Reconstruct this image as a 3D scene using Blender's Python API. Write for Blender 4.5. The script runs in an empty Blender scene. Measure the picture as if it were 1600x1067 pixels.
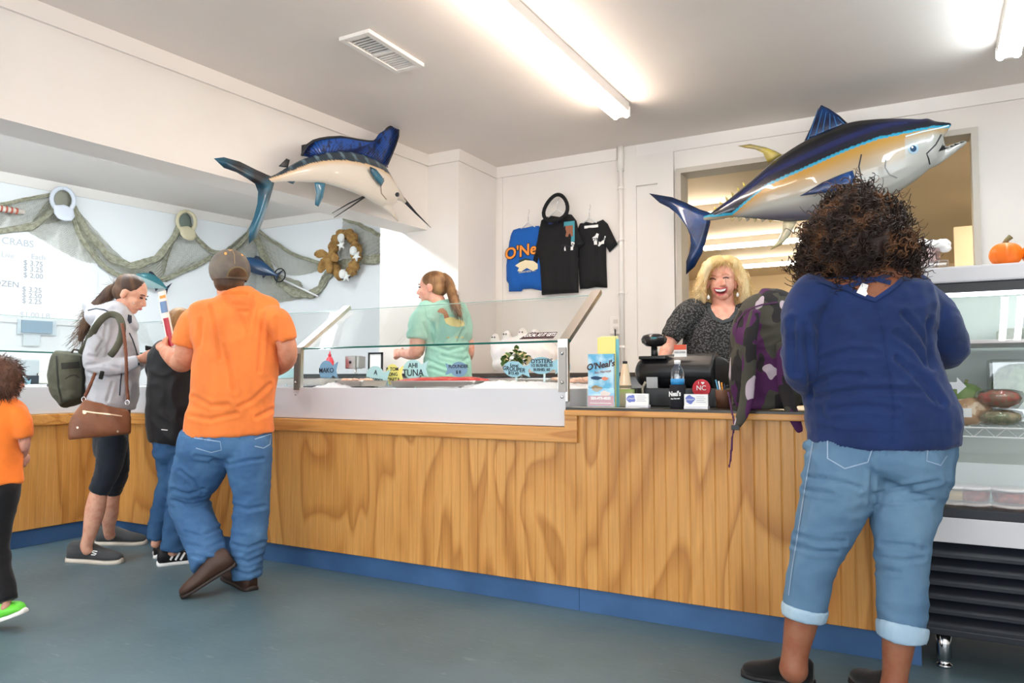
import bpy, bmesh, math, random
import numpy as np
from mathutils import Vector, Matrix, noise
from mathutils.bvhtree import BVHTree
from mathutils.geometry import delaunay_2d_cdt
random.seed(7); np.random.seed(7)
scene = bpy.context.scene
COL = scene.collection
# ---------------------------------------------------------------- camera
FPX = 1170.0; CX, CY, CAMH = 800.0, 533.5, 1.08
YAW = math.radians(29.05); PIT = math.atan(62.5/FPX)
cam = bpy.data.cameras.new('camera'); camo = bpy.data.objects.new('camera', cam); COL.objects.link(camo)
cam.sensor_width = 36.0; cam.lens = 36.0*FPX/1600.0; cam.clip_start = 0.05
camo.location = (0, 0, CAMH); camo.rotation_euler = (math.pi/2+PIT, 0, YAW)
scene.camera = camo
# ---------------------------------------------------------------- world, daylight, exposure
w = bpy.data.worlds.new('world'); scene.world = w; w.use_nodes = True
w.node_tree.nodes['Background'].inputs[0].default_value = (0.72, 0.86, 1.0, 1)
w.node_tree.nodes['Background'].inputs[1].default_value = 1.0
def area(name, loc, rot, sx, sy, power, col):
    l = bpy.data.lights.new(name, 'AREA'); l.shape = 'RECTANGLE'; l.size = sx; l.size_y = sy
    l.energy = power; l.color = col
    o = bpy.data.objects.new(name, l); COL.objects.link(o); o.location = loc; o.rotation_euler = rot
    return o
# daylight entering through the shop-front windows behind the camera (window openings at y = -2.9)
for i, x in enumerate((-4.6, -1.9, 0.8, 3.2)):
    area('daylight', (x, -2.86, 1.45), (math.pi/2, 0, 0), 2.0, 2.0, 56, (0.93, 0.97, 1.0))
vs = scene.view_settings
vs.view_transform = 'Standard'; vs.look = 'None'; vs.gamma = 1.0; vs.use_curve_mapping = False
vs.exposure = 0.08
# ---------------------------------------------------------------- pixel helpers (a pixel gives a direction; a surface gives the distance)
Fh = Vector((-math.sin(YAW), math.cos(YAW), 0)); Rv = Vector((math.cos(YAW), math.sin(YAW), 0)); Z = Vector((0, 0, 1))
Fv = Fh*math.cos(PIT)+Z*math.sin(PIT); Uv = -Fh*math.sin(PIT)+Z*math.cos(PIT); CAM = Vector((0, 0, CAMH))
def ray(px, py): return Fv+Rv*((px-CX)/FPX)-Uv*((py-CY)/FPX)
def onX(px, py, X): d = ray(px, py); return CAM+d*(X/d.x)
def onY(px, py, Y): d = ray(px, py); return CAM+d*(Y/d.y)
def onZ(px, py, z): d = ray(px, py); return CAM+d*((z-CAMH)/d.z)
def PH(px, py, dh): d = ray(px, py); return CAM+d*(dh/d.dot(Fh))
# ---------------------------------------------------------------- materials
def S(r, g, b):
    f = lambda c: (c/255/12.92 if c/255 <= 0.04045 else ((c/255+0.055)/1.055)**2.4)
    return (f(r), f(g), f(b), 1)
MATS = {}
def M(name, col, rough=0.6, metal=0.0, bump=None, var=None, spec=0.5, stretch=(1, 1, 1), emit=None, coat=0, sheen=0, trans=0, ior=1.45, coords='pos', attr=None, sss=0):
    if name in MATS: return MATS[name]
    m = bpy.data.materials.new(name); m.use_nodes = True; nt = m.node_tree; b = nt.nodes['Principled BSDF']; N = nt.nodes.new; L = nt.links.new
    b.inputs['Base Color'].default_value = col; b.inputs['Roughness'].default_value = rough; b.inputs['Metallic'].default_value = metal
    b.inputs['Specular IOR Level'].default_value = spec; b.inputs['IOR'].default_value = ior
    if coat: b.inputs['Coat Weight'].default_value = coat
    if sheen: b.inputs['Sheen Weight'].default_value = sheen
    if trans: b.inputs['Transmission Weight'].default_value = trans
    if sss:
        b.inputs['Subsurface Weight'].default_value = sss; b.inputs['Subsurface Radius'].default_value = (0.012, 0.005, 0.003); b.inputs['Subsurface Scale'].default_value = 0.6
    if emit: b.inputs['Emission Color'].default_value = emit[0]; b.inputs['Emission Strength'].default_value = emit[1]
    vec = None
    if bump or var:
        g = N('ShaderNodeNewGeometry') if coords == 'pos' else N('ShaderNodeTexCoord')
        mp = N('ShaderNodeMapping'); mp.inputs['Scale'].default_value = stretch
        L(g.outputs['Position' if coords == 'pos' else 'Object'], mp.inputs[0]); vec = mp.outputs[0]
    src = None
    if attr:
        a = N('ShaderNodeAttribute'); a.attribute_name = attr; src = a.outputs['Color']; L(src, b.inputs['Base Color'])
    if var:
        c2, sc, lo, hi = var
        n = N('ShaderNodeTexNoise'); n.inputs['Scale'].default_value = sc; n.inputs['Detail'].default_value = 5; L(vec, n.inputs['Vector'])
        r = N('ShaderNodeMapRange'); r.inputs[1].default_value = lo; r.inputs[2].default_value = hi; L(n.outputs['Fac'], r.inputs[0])
        x = N('ShaderNodeMix'); x.data_type = 'RGBA'; x.inputs[6].default_value = col; x.inputs[7].default_value = c2
        if src: L(src, x.inputs[6])
        L(r.outputs[0], x.inputs[0]); L(x.outputs[2], b.inputs['Base Color'])
    if bump:
        sc, st, dist = bump
        n = N('ShaderNodeTexNoise'); n.inputs['Scale'].default_value = sc; n.inputs['Detail'].default_value = 6; L(vec, n.inputs['Vector'])
        bp = N('ShaderNodeBump'); bp.inputs['Strength'].default_value = st; bp.inputs['Distance'].default_value = dist
        L(n.outputs['Fac'], bp.inputs['Height']); L(bp.outputs[0], b.inputs['Normal'])
    MATS[name] = m
    return m
def glassmat(name, tint=(1, 1, 1, 1), refl=0.08, edge=0.6, rough=0.0):
    m = bpy.data.materials.new(name); m.use_nodes = True; nt = m.node_tree; nt.nodes.clear(); N = nt.nodes.new; L = nt.links.new
    o = N('ShaderNodeOutputMaterial'); t = N('ShaderNodeBsdfTransparent'); t.inputs[0].default_value = tint
    g = N('ShaderNodeBsdfGlossy'); g.inputs['Roughness'].default_value = rough
    lw = N('ShaderNodeLayerWeight'); lw.inputs[0].default_value = 0.25
    r = N('ShaderNodeMapRange'); r.inputs[3].default_value = refl; r.inputs[4].default_value = edge; L(lw.outputs['Fresnel'], r.inputs[0])
    x = N('ShaderNodeMixShader'); L(r.outputs[0], x.inputs[0]); L(t.outputs[0], x.inputs[1]); L(g.outputs[0], x.inputs[2]); L(x.outputs[0], o.inputs[0])
    return m
def woodmat(name, c1, c2, c3, sc=(2.0, 2.0, 0.55), k=7.0, rough=0.38):
    """rotary-cut pine ply: wandering contour bands, knots of darker latewood, fine vertical grain"""
    m = bpy.data.materials.new(name); m.use_nodes = True; nt = m.node_tree; b = nt.nodes['Principled BSDF']; N = nt.nodes.new; L = nt.links.new
    g = N('ShaderNodeNewGeometry'); mp = N('ShaderNodeMapping'); mp.inputs['Scale'].default_value = sc; L(g.outputs['Position'], mp.inputs[0])
    n = N('ShaderNodeTexNoise'); n.inputs['Scale'].default_value = 1.25; n.inputs['Detail'].default_value = 2.2; n.inputs['Roughness'].default_value = 0.45; n.inputs['Distortion'].default_value = 0.5; L(mp.outputs[0], n.inputs['Vector'])
    mu = N('ShaderNodeMath'); mu.operation = 'MULTIPLY'; mu.inputs[1].default_value = k; L(n.outputs['Fac'], mu.inputs[0])
    fr = N('ShaderNodeMath'); fr.operation = 'FRACT'; L(mu.outputs[0], fr.inputs[0])
    cr = N('ShaderNodeValToRGB'); e = cr.color_ramp.elements
    e[0].position = 0.0; e[0].color = c1; e[1].position = 0.55; e[1].color = c2
    q = e.new(0.84); q.color = c3; q = e.new(0.93); q.color = c2; q = e.new(1.0); q.color = c1
    L(fr.outputs[0], cr.inputs[0])
    mp2 = N('ShaderNodeMapping'); mp2.inputs['Scale'].default_value = (60, 60, 2.5) if sc[2] < sc[0] else (2.5, 60, 60); L(g.outputs['Position'], mp2.inputs[0])
    n2 = N('ShaderNodeTexNoise'); n2.inputs['Scale'].default_value = 1.6; n2.inputs['Detail'].default_value = 4; L(mp2.outputs[0], n2.inputs['Vector'])
    r2 = N('ShaderNodeMapRange'); r2.inputs[1].default_value = 0.3; r2.inputs[2].default_value = 0.75; r2.inputs[3].default_value = 0.86; r2.inputs[4].default_value = 1.1; L(n2.outputs['Fac'], r2.inputs[0])
    x = N('ShaderNodeMix'); x.data_type = 'RGBA'; x.blend_type = 'MULTIPLY'; x.inputs[0].default_value = 1.0
    L(cr.outputs[0], x.inputs[6]); L(r2.outputs[0], x.inputs[7]); L(x.outputs[2], b.inputs['Base Color'])
    b.inputs['Roughness'].default_value = rough
    bp = N('ShaderNodeBump'); bp.inputs['Strength'].default_value = 0.08; bp.inputs['Distance'].default_value = 0.002; L(n2.outputs['Fac'], bp.inputs['Height']); L(bp.outputs[0], b.inputs['Normal'])
    MATS[name] = m
    return m
def emat(name, col, st):
    m = bpy.data.materials.new(name); m.use_nodes = True; nt = m.node_tree; nt.nodes.clear()
    o = nt.nodes.new('ShaderNodeOutputMaterial'); e = nt.nodes.new('ShaderNodeEmission'); e.inputs[0].default_value = col; e.inputs[1].default_value = st
    nt.links.new(e.outputs[0], o.inputs[0]); return m
WALL = M('wall paint', S(238, 232, 226), 0.55, bump=(120, 0.05, 0.001), var=(S(228, 221, 214), 0.8, 0.45, 0.7))
WALLC = M('alcove paint', S(244, 246, 248), 0.55, bump=(120, 0.05, 0.001))
CEIL = M('ceiling paint', S(240, 231, 224), 0.75, bump=(9, 0.12, 0.004), var=(S(233, 223, 215), 0.7, 0.4, 0.7))
TRIMW = M('white trim', S(240, 234, 228), 0.4)
WHITE = M('white laminate', S(210, 209, 212), 0.3)
WHITEP = M('white plastic', S(240, 240, 240), 0.35)
WOOD = woodmat('beadboard pine', S(210, 154, 84), S(203, 145, 74), S(176, 118, 54))
WOODH = woodmat('pine trim', S(212, 152, 82), S(206, 144, 72), S(184, 120, 54), sc=(0.5, 3.0, 5.0), k=5)
KICK = M('blue kick paint', S(62, 100, 146), 0.4, var=(S(48, 82, 124), 3, 0.4, 0.7))
STEEL = M('stainless steel', S(196, 192, 186), 0.28, 1.0, bump=(40, 0.06, 0.001), stretch=(1, 1, 8))
CHROME = M('chrome', S(225, 225, 228), 0.12, 1.0)
BLACK = M('black plastic', S(24, 25, 28), 0.35)
BLACKM = M('black satin', S(18, 18, 21), 0.6)
DARK = M('dark laminate', S(46, 44, 38), 0.3)
GLASS = glassmat('clear glass', (0.985, 0.995, 0.99, 1), 0.03, 0.22)
GLEDGE = M('green glass edge', S(20, 92, 84), 0.15)
PAPER = M('white paper', S(244, 244, 242), 0.7)
INK = M('ink', S(30, 34, 44), 0.7)
# ---------------------------------------------------------------- mesh helpers
def mk(name, verts, faces, mat=None, parent=None, smooth=False):
    me = bpy.data.meshes.new(name); me.from_pydata([tuple(v) for v in verts], [], faces); me.update()
    return lk(name, me, mat, parent, smooth)
def lk(name, me, mat=None, parent=None, smooth=False):
    if mat and not me.materials: me.materials.append(mat)
    if smooth: me.polygons.foreach_set('use_smooth', [True]*len(me.polygons))
    o = bpy.data.objects.new(name, me); COL.objects.link(o)
    if parent: o.parent = parent; o.matrix_parent_inverse = parent.matrix_basis.inverted()
    return o
def tag(o, label, cat, group=None, kind=None):
    o['label'] = label
    if cat: o['category'] = cat
    if group: o['group'] = group
    if kind: o['kind'] = kind
    return o
def struct(o, label, cat='structure'):
    o['label'] = label; o['kind'] = 'structure'; o['category'] = cat; return o
def thing(name, label, cat, loc=(0, 0, 0), group=None):
    o = bpy.data.objects.new(name, None); COL.objects.link(o); o.location = loc; o.empty_display_size = 0.05
    return tag(o, label, cat, group)
def bbm(bm, lo, hi, bev=0, mat4=None):
    """add a box (optionally bevelled) to bm"""
    r = bmesh.ops.create_cube(bm, size=1.0)
    vs_ = r['verts']; c = (Vector(lo)+Vector(hi))/2; d = Vector(hi)-Vector(lo)
    for v in vs_: v.co = Vector((v.co.x*d.x, v.co.y*d.y, v.co.z*d.z))+c
    if bev:
        es = list({e for v in vs_ for e in v.link_edges})
        rr = bmesh.ops.bevel(bm, geom=es, offset=bev, segments=2, affect='EDGES', profile=0.6)
        vs_ = list({v for f in rr['faces'] for v in f.verts} | {v for v in vs_ if v.is_valid})
    if mat4: bmesh.ops.transform(bm, matrix=mat4, verts=[v for v in vs_ if v.is_valid])
    return vs_
def box(name, lo, hi, mat, parent=None, bev=0.0, mat4=None):
    bm = bmesh.new(); bbm(bm, lo, hi, bev, mat4); me = bpy.data.meshes.new(name); bm.to_mesh(me); bm.free()
    return lk(name, me, mat, parent)
def boxes(name, lst, mat, parent=None, bev=0.0):
    bm = bmesh.new()
    for lo, hi in lst: bbm(bm, lo, hi, bev)
    me = bpy.data.meshes.new(name); bm.to_mesh(me); bm.free(); return lk(name, me, mat, parent)
def tube_data(pts, rad, n=8, V=None, Fc=None, cap=True):
    V = [] if V is None else V; Fc = [] if Fc is None else Fc
    pts = [Vector(p) for p in pts]; k = len(pts); base = len(V)
    rad = rad if isinstance(rad, (list, tuple)) else [rad]*k
    up = None
    for i, p in enumerate(pts):
        T = (pts[min(i+1, k-1)]-pts[max(i-1, 0)])
        T = T.normalized() if T.length > 1e-9 else Vector((0, 0, 1))
        if up is None:
            up = T.cross(Vector((0, 0, 1)));
            if up.length < 0.1: up = T.cross(Vector((1, 0, 0)))
        up = (up-T*up.dot(T)).normalized(); a2 = T.cross(up)
        for j in range(n):
            a = 2*math.pi*j/n; V.append(p+(up*math.cos(a)+a2*math.sin(a))*rad[i])
    for i in range(k-1):
        for j in range(n):
            a = base+i*n+j; b = base+i*n+(j+1) % n; Fc.append((a, b, b+n, a+n))
    if cap: Fc.append(tuple(base+j for j in range(n))[::-1]); Fc.append(tuple(base+(k-1)*n+j for j in range(n)))
    return V, Fc
def tube(name, pts, rad, mat, parent=None, n=8, smooth=True):
    V, Fc = tube_data(pts, rad, n); return mk(name, V, Fc, mat, parent, smooth)
def spline(pts, sub=6):
    """Catmull-Rom through tuples of any length"""
    P = [np.array(p, float) for p in pts]; out = []
    for i in range(len(P)-1):
        p0, p1, p2, p3 = P[max(i-1, 0)], P[i], P[i+1], P[min(i+2, len(P)-1)]
        for s in range(sub):
            t = s/sub; out.append(0.5*((2*p1)+(-p0+p2)*t+(2*p0-5*p1+4*p2-p3)*t*t+(-p0+3*p1-3*p2+p3)*t**3))
    out.append(P[-1]); return out
def lathe(name, prof, loc, mat, parent=None, n=24, smooth=True, axis=None):
    V = []; Fc = []; k = len(prof); loc = Vector(loc)
    q = axis if axis else Matrix.Identity(3)
    for r, z in prof:
        for j in range(n):
            a = 2*math.pi*j/n; V.append(loc+q@Vector((r*math.cos(a), r*math.sin(a), z)))
    for i in range(k-1):
        for j in range(n):
            a = i*n+j; b = i*n+(j+1) % n; Fc.append((a, b, b+n, a+n))
    if prof[0][0] > 1e-6: Fc.append(tuple(range(n))[::-1])
    if prof[-1][0] > 1e-6: Fc.append(tuple((k-1)*n+j for j in range(n)))
    return mk(name, V, Fc, mat, parent, smooth)
def plate(name, pts2, O, X, Y, th, mat, parent=None):
    """extruded outline: pts2 in (u,v) on plane O + u X + v Y, thickness th along X x Y (front face at O)"""
    O = Vector(O); X = Vector(X).normalized(); Y = Vector(Y).normalized(); Nn = X.cross(Y)
    n = len(pts2); V = [O+X*u+Y*v for u, v in pts2]+[O+X*u+Y*v-Nn*th for u, v in pts2]
    Fc = [tuple(range(n)), tuple(range(n, 2*n))[::-1]]+[(i+n, (i+1) % n+n, (i+1) % n, i) for i in range(n)]
    return mk(name, V, Fc, mat, parent)
def text(name, s, O, X, Y, size, mat, parent=None, shear=0.0, bold=0.0, align='CENTER', th=0.0006, sx=1.0):
    cu = bpy.data.curves.new(name, 'FONT'); cu.body = s; cu.size = size; cu.align_x = align; cu.align_y = 'CENTER'; cu.shear = shear; cu.offset = bold; cu.extrude = th; cu.resolution_u = 3
    t = bpy.data.objects.new(name, cu); COL.objects.link(t)
    dg = bpy.context.evaluated_depsgraph_get(); me = bpy.data.meshes.new_from_object(t.evaluated_get(dg)); bpy.data.objects.remove(t); bpy.data.curves.remove(cu)
    X = Vector(X).normalized(); Y = Vector(Y).normalized(); Nn = X.cross(Y)
    mm = Matrix(((X.x*sx, Y.x, Nn.x, O[0]), (X.y*sx, Y.y, Nn.y, O[1]), (X.z*sx, Y.z, Nn.z, O[2]), (0, 0, 0, 1)))
    me.transform(mm); me.materials.clear(); return lk(name, me, mat, parent)
# ---- closed volumes that are fused into one skin
class Vol:
    def __init__(s): s.V = []; s.F = []
    def rings(s, R, cap0='round', cap1='round'):
        """R: list of (center, axis1*w, axis2*t, tangent)"""
        n = 20; base = len(s.V); R = list(R)
        def dome(r, sg):
            c, a, b, T = r; L = (a.length+b.length)*0.45; out = []
            for q in (0.38, 0.7, 0.92): out.append((c+T*(sg*L*q), a*math.sqrt(1-q*q), b*math.sqrt(1-q*q), T))
            return out
        if cap0 == 'round': R = dome(R[0], -1)[::-1]+R
        if cap1 == 'round': R = R+dome(R[-1], 1)
        for c, a, b, T in R:
            for j in range(n):
                t = 2*math.pi*j/n; s.V.append(c+a*math.cos(t)+b*math.sin(t))
        for i in range(len(R)-1):
            for j in range(n):
                p = base+i*n+j; q = base+i*n+(j+1) % n; s.F.append((p, q, q+n, p+n))
        s.F.append(tuple(base+j for j in range(n))[::-1]); e = base+(len(R)-1)*n; s.F.append(tuple(e+j for j in range(n)))
        return s
    def limb(s, pts, cap0='round', cap1='round', sub=4):
        """pts: (px,py,dh,w,t), w and t are half sizes in photo pixels at that distance"""
        P = spline(pts, sub) if len(pts) > 2 else [np.array(p, float) for p in pts]
        C3 = [PH(p[0], p[1], p[2]) for p in P]
        W = []
        for p, c in zip(P, C3):
            k = (c-CAM).dot(Fv)/FPX; W.append((max(p[3], .5)*k, max(p[4], .5)*k))
        return s.wlimb([(c, w_, t_) for c, (w_, t_) in zip(C3, W)], cap0, cap1, 1)
    def wlimb(s, pts, cap0='round', cap1='round', sub=4):
        if sub > 1 and len(pts) > 2:
            P = spline([(*p[0], p[1], p[2]) for p in pts], sub); pts = [(Vector(p[:3]), p[3], p[4]) for p in P]
        R = []; k = len(pts); pa = None
        for i in range(k):
            c = Vector(pts[i][0]); T = Vector(pts[min(i+1, k-1)][0])-Vector(pts[max(i-1, 0)][0]); T = T.normalized() if T.length > 1e-9 else Z.copy()
            v = (c-CAM).normalized(); a = T.cross(v)
            if a.length < 0.35 and pa is not None: a = pa-T*pa.dot(T)
            elif a.length < 0.05: a = T.cross(Z)
            a.normalize()
            if pa is not None and a.dot(pa) < 0: a = -a
            pa = a; b = T.cross(a); R.append((c, a*pts[i][1], b*pts[i][2], T))
        return s.rings(R, cap0, cap1)
    def ell(s, c, r, rot=None):
        bm = bmesh.new(); bmesh.ops.create_uvsphere(bm, u_segments=24, v_segments=14, radius=1.0); base = len(s.V)
        rot = rot or Matrix.Identity(3)
        bm.verts.ensure_lookup_table()
        for v in bm.verts: s.V.append(Vector(c)+rot@Vector((v.co.x*r[0], v.co.y*r[1], v.co.z*r[2])))
        for f in bm.faces: s.F.append(tuple(base+v.index for v in f.verts))
        bm.free(); return s
    def fuse(s, name, mat, parent=None, voxel=0.008, smooth=4, fold=None, dec=None):
        me = bpy.data.meshes.new(name); me.from_pydata([tuple(v) for v in s.V], [], s.F); me.update()
        bm = bmesh.new(); bm.from_mesh(me); bmesh.ops.recalc_face_normals(bm, faces=bm.faces); bm.to_mesh(me); bm.free()
        o = bpy.data.objects.new('tmp', me); COL.objects.link(o)
        r = o.modifiers.new('r', 'REMESH'); r.mode = 'VOXEL'; r.voxel_size = voxel
        if smooth: q = o.modifiers.new('s', 'SMOOTH'); q.factor = 0.5; q.iterations = smooth
        if dec: d = o.modifiers.new('d', 'DECIMATE'); d.ratio = dec
        dg = bpy.context.evaluated_depsgraph_get(); m2 = bpy.data.meshes.new_from_object(o.evaluated_get(dg)); m2.name = name
        bpy.data.objects.remove(o); bpy.data.meshes.remove(me)
        if fold:
            n = len(m2.vertices); nr = np.empty(n*3, np.float32); m2.vertices.foreach_get('normal', nr); nr = nr.reshape(-1, 3)
            co = np.empty(n*3, np.float32); m2.vertices.foreach_get('co', co); co = co.reshape(-1, 3)
            d = np.array([fold(Vector(c)) for c in co], np.float32); co += nr*d[:, None]; m2.vertices.foreach_set('co', co.ravel()); m2.update()
        m2.materials.clear(); return lk(name, m2, mat, parent, True)
def folds(amp, sc=(9, 9, 9), seed=0.0, ridge=True):
    sc = Vector(sc); off = Vector((seed*3.1, seed*1.7, seed*5.3))
    def fn(c):
        q = Vector((c.x*sc.x, c.y*sc.y, c.z*sc.z))+off
        a = noise.noise(q+Vector((0, 0, 0.6*noise.noise(q*0.6))))
        return amp*((1-abs(a)*2.4) if ridge else a*1.6)
    return fn
def bvh(objs):
    V = []; Fc = []
    for o in objs:
        b = len(V); mw = o.matrix_world
        V += [mw@v.co for v in o.data.vertices]; Fc += [tuple(b+i for i in p.vertices) for p in o.data.polygons]
    return BVHTree.FromPolygons(V, Fc)
def decal(name, poly, tree, mat, parent, off=0.0025, step=3.0, eye=None):
    """thin patch lying on a surface: outline given by viewing directions, every vertex put on the surface it lies on"""
    xs = [p[0] for p in poly]; ys = [p[1] for p in poly]
    dense = []
    for i, p in enumerate(poly):
        q = poly[(i+1) % len(poly)]; k = max(1, int(math.hypot(q[0]-p[0], q[1]-p[1])/step))
        for s in range(k): dense.append((p[0]+(q[0]-p[0])*s/k, p[1]+(q[1]-p[1])*s/k))
    pts = [Vector(p) for p in dense]; nb = len(pts)
    x = min(xs)+step*0.5
    while x < max(xs):
        y = min(ys)+step*0.5
        while y < max(ys): pts.append(Vector((x+random.uniform(-.1, .1), y+random.uniform(-.1, .1)))); y += step
        x += step
    r = delaunay_2d_cdt(pts, [(i, (i+1) % nb) for i in range(nb)], [], 1, 1e-4)
    V = []; ok = []
    for p in r[0]:
        d = ray(p.x, p.y).normalized(); h, nn, _, _ = tree.ray_cast(CAM, d)
        if h is None: V.append(Vector((0, 0, 0))); ok.append(False)
        else: V.append(h-d*off); ok.append(True)
    Fc = [tuple(f) for f in r[2] if all(ok[i] for i in f) and max((V[f[0]]-V[f[1]]).length, (V[f[1]]-V[f[2]]).length) < 0.12]
    used = sorted({i for f in Fc for i in f}); mp = {u: i for i, u in enumerate(used)}
    return mk(name, [V[u] for u in used], [tuple(mp[i] for i in f) for f in Fc], mat, parent, True)
def ribbon_px(pts, w):
    """polygon around a polyline of pixels"""
    L = []; Rr = []
    for i, p in enumerate(pts):
        a = pts[max(i-1, 0)]; b = pts[min(i+1, len(pts)-1)]; d = Vector((b[0]-a[0], b[1]-a[1])).normalized(); n = Vector((-d.y, d.x))*w/2
        L.append((p[0]+n.x, p[1]+n.y)); Rr.append((p[0]-n.x, p[1]-n.y))
    return L+Rr[::-1]
def tuck(inner, outers, gap=.006, reach=.014):
    """push the inner surface under the garments it would poke through"""
    tr = bvh(outers); me = inner.data; me.update(); vn = [Vector(v.normal) for v in me.vertices]
    for v, n in zip(me.vertices, vn):
        h, hn, _, dist = tr.find_nearest(v.co, .06)
        if h is None or hn.dot(n) < .35: continue
        sd = (v.co-h).dot(hn)
        if -gap < sd < reach: v.co = v.co-hn*(sd+gap)
    me.update()
def proj(c):
    d = c-CAM; z_ = d.dot(Fv); return CX+FPX*d.dot(Rv)/z_, CY-FPX*d.dot(Uv)/z_
def creases(lines, width, depth):
    """cloth folds along polylines: a groove with a raised lip"""
    segs = []
    for L in lines:
        for a, b in zip(L, L[1:]): segs.append((np.array(a, float), np.array(b, float)))
    A = np.array([a for a, b in segs]); B = np.array([b for a, b in segs]); AB = B-A; LL = (AB**2).sum(1)
    def fn(c):
        p = np.array(proj(c)); ap = p-A; t = np.clip((ap*AB).sum(1)/LL, 0, 1); d = np.sqrt(((ap-AB*t[:, None])**2).sum(1)).min()/width
        return -depth*math.exp(-d*d)+depth*.55*math.exp(-(d-1.9)**2) if d < 4.5 else 0.0
    return fn
def strands(base, count, length, dirfn, rad=0.0022, segs=8, curl=0.0, freq=3.0, seed=1, rnd=0.25, keep=None):
    """mesh strands rooted on the object base; joined into its mesh"""
    rs = np.random.RandomState(seed); me = base.data; n = len(me.polygons)
    ar = np.empty(n, np.float32); me.polygons.foreach_get('area', ar); ce = np.empty(n*3, np.float32); me.polygons.foreach_get('center', ce); ce = ce.reshape(-1, 3)
    nr = np.empty(n*3, np.float32); me.polygons.foreach_get('normal', nr); nr = nr.reshape(-1, 3)
    idx = rs.choice(n, size=count, p=ar/ar.sum()); V = []; Fc = []
    for i in idx:
        c = Vector(ce[i]); nn = Vector(nr[i])
        if keep and not keep(c): continue
        d = dirfn(c, nn).normalized(); L = length*(0.6+0.8*rs.rand()); ph = rs.rand()*6.28; fq = freq*(0.75+0.5*rs.rand()); rc = curl*(0.6+0.8*rs.rand())
        s1 = d.cross(Vector((0.3, 0.5, 0.8))).normalized(); s2 = d.cross(s1); wob = Vector(rs.randn(3)*rnd)
        pts = []; rr = []
        for k in range(segs+1):
            t = k/segs; p = c-nn*0.004+(d+wob*t).normalized()*L*t+(s1*math.cos(ph+6.28*fq*t)+s2*math.sin(ph+6.28*fq*t))*rc*min(1, t*3)
            pts.append(p); rr.append(rad*(1-0.75*t*t))
        tube_data(pts, rr, 3, V, Fc, False)
    b2 = bpy.data.meshes.new('st'); b2.from_pydata([tuple(v) for v in V], [], Fc); b2.update()
    bm = bmesh.new(); bm.from_mesh(me); bm.from_mesh(b2); bm.to_mesh(me); bm.free(); bpy.data.meshes.remove(b2)
    me.polygons.foreach_set('use_smooth', [True]*len(me.polygons)); me.update()
# ================================================================ STRUCTURE
H = 2.95
def floormat():
    m = bpy.data.materials.new('painted concrete floor'); m.use_nodes = True; nt = m.node_tree; b = nt.nodes['Principled BSDF']; N = nt.nodes.new; L = nt.links.new
    g = N('ShaderNodeNewGeometry')
    n = N('ShaderNodeTexNoise'); n.inputs['Scale'].default_value = 1.1; n.inputs['Detail'].default_value = 6; L(g.outputs['Position'], n.inputs['Vector'])
    cr = N('ShaderNodeValToRGB'); e = cr.color_ramp.elements; e[0].position = 0.32; e[0].color = S(66, 88, 98); e[1].position = 0.7; e[1].color = S(92, 116, 126); L(n.outputs['Fac'], cr.inputs[0])
    # pale scuffs with a shape of their own
    mp = N('ShaderNodeMapping'); mp.inputs['Scale'].default_value = (2.2, 9, 1); mp.inputs['Rotation'].default_value = (0, 0, 0.5); L(g.outputs['Position'], mp.inputs[0])
    n2 = N('ShaderNodeTexNoise'); n2.inputs['Scale'].default_value = 3.2; n2.inputs['Detail'].default_value = 9; n2.inputs['Roughness'].default_value = 0.75; L(mp.outputs[0], n2.inputs['Vector'])
    r = N('ShaderNodeMapRange'); r.inputs[1].default_value = 0.57; r.inputs[2].default_value = 0.76; r.inputs[4].default_value = 0.55; L(n2.outputs['Fac'], r.inputs[0])
    x = N('ShaderNodeMix'); x.data_type = 'RGBA'; x.inputs[7].default_value = S(150, 166, 168); L(r.outputs[0], x.inputs[0]); L(cr.outputs[0], x.inputs[6]); L(x.outputs[2], b.inputs['Base Color'])
    r3 = N('ShaderNodeMapRange'); r3.inputs[3].default_value = 0.32; r3.inputs[4].default_value = 0.55; L(n2.outputs['Fac'], r3.inputs[0]); L(r3.outputs[0], b.inputs['Roughness'])
    bp = N('ShaderNodeBump'); bp.inputs['Strength'].default_value = 0.25; bp.inputs['Distance'].default_value = 0.003
    n4 = N('ShaderNodeTexNoise'); n4.inputs['Scale'].default_value = 22; n4.inputs['Detail'].default_value = 8; L(g.outputs['Position'], n4.inputs['Vector']); L(n4.outputs['Fac'], bp.inputs['Height']); L(bp.outputs[0], b.inputs['Normal'])
    return m
struct(box('floor', (-8, -3.1, -0.1), (4.2, 12.2, 0), floormat()), 'blue grey painted concrete shop floor with pale scuffs')
struct(box('ceiling', (-8, -3.1, H), (4.2, 6.4, H+0.1), CEIL), 'flat beige painted ceiling of the shop')
OX0, OX1, OZ1, YB = -1.625, 0.287, 2.68, 5.6
struct(boxes('wall_back', [((-3.4, YB, 0), (OX0, YB+.14, H)), ((OX1, YB, 0), (4.2, YB+.14, H)), ((OX0, YB, OZ1), (OX1, YB+.14, H)), ((OX0, YB, 0), (OX1, YB+.14, 0.9))], WALL), 'white back wall with a wide opening into the next room')
struct(box('wall_corner', (-4.065, 5.0, 0), (-3.27, 6.2, H), WALL), 'white wall corner projecting behind the ponytailed shop assistant')
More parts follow.
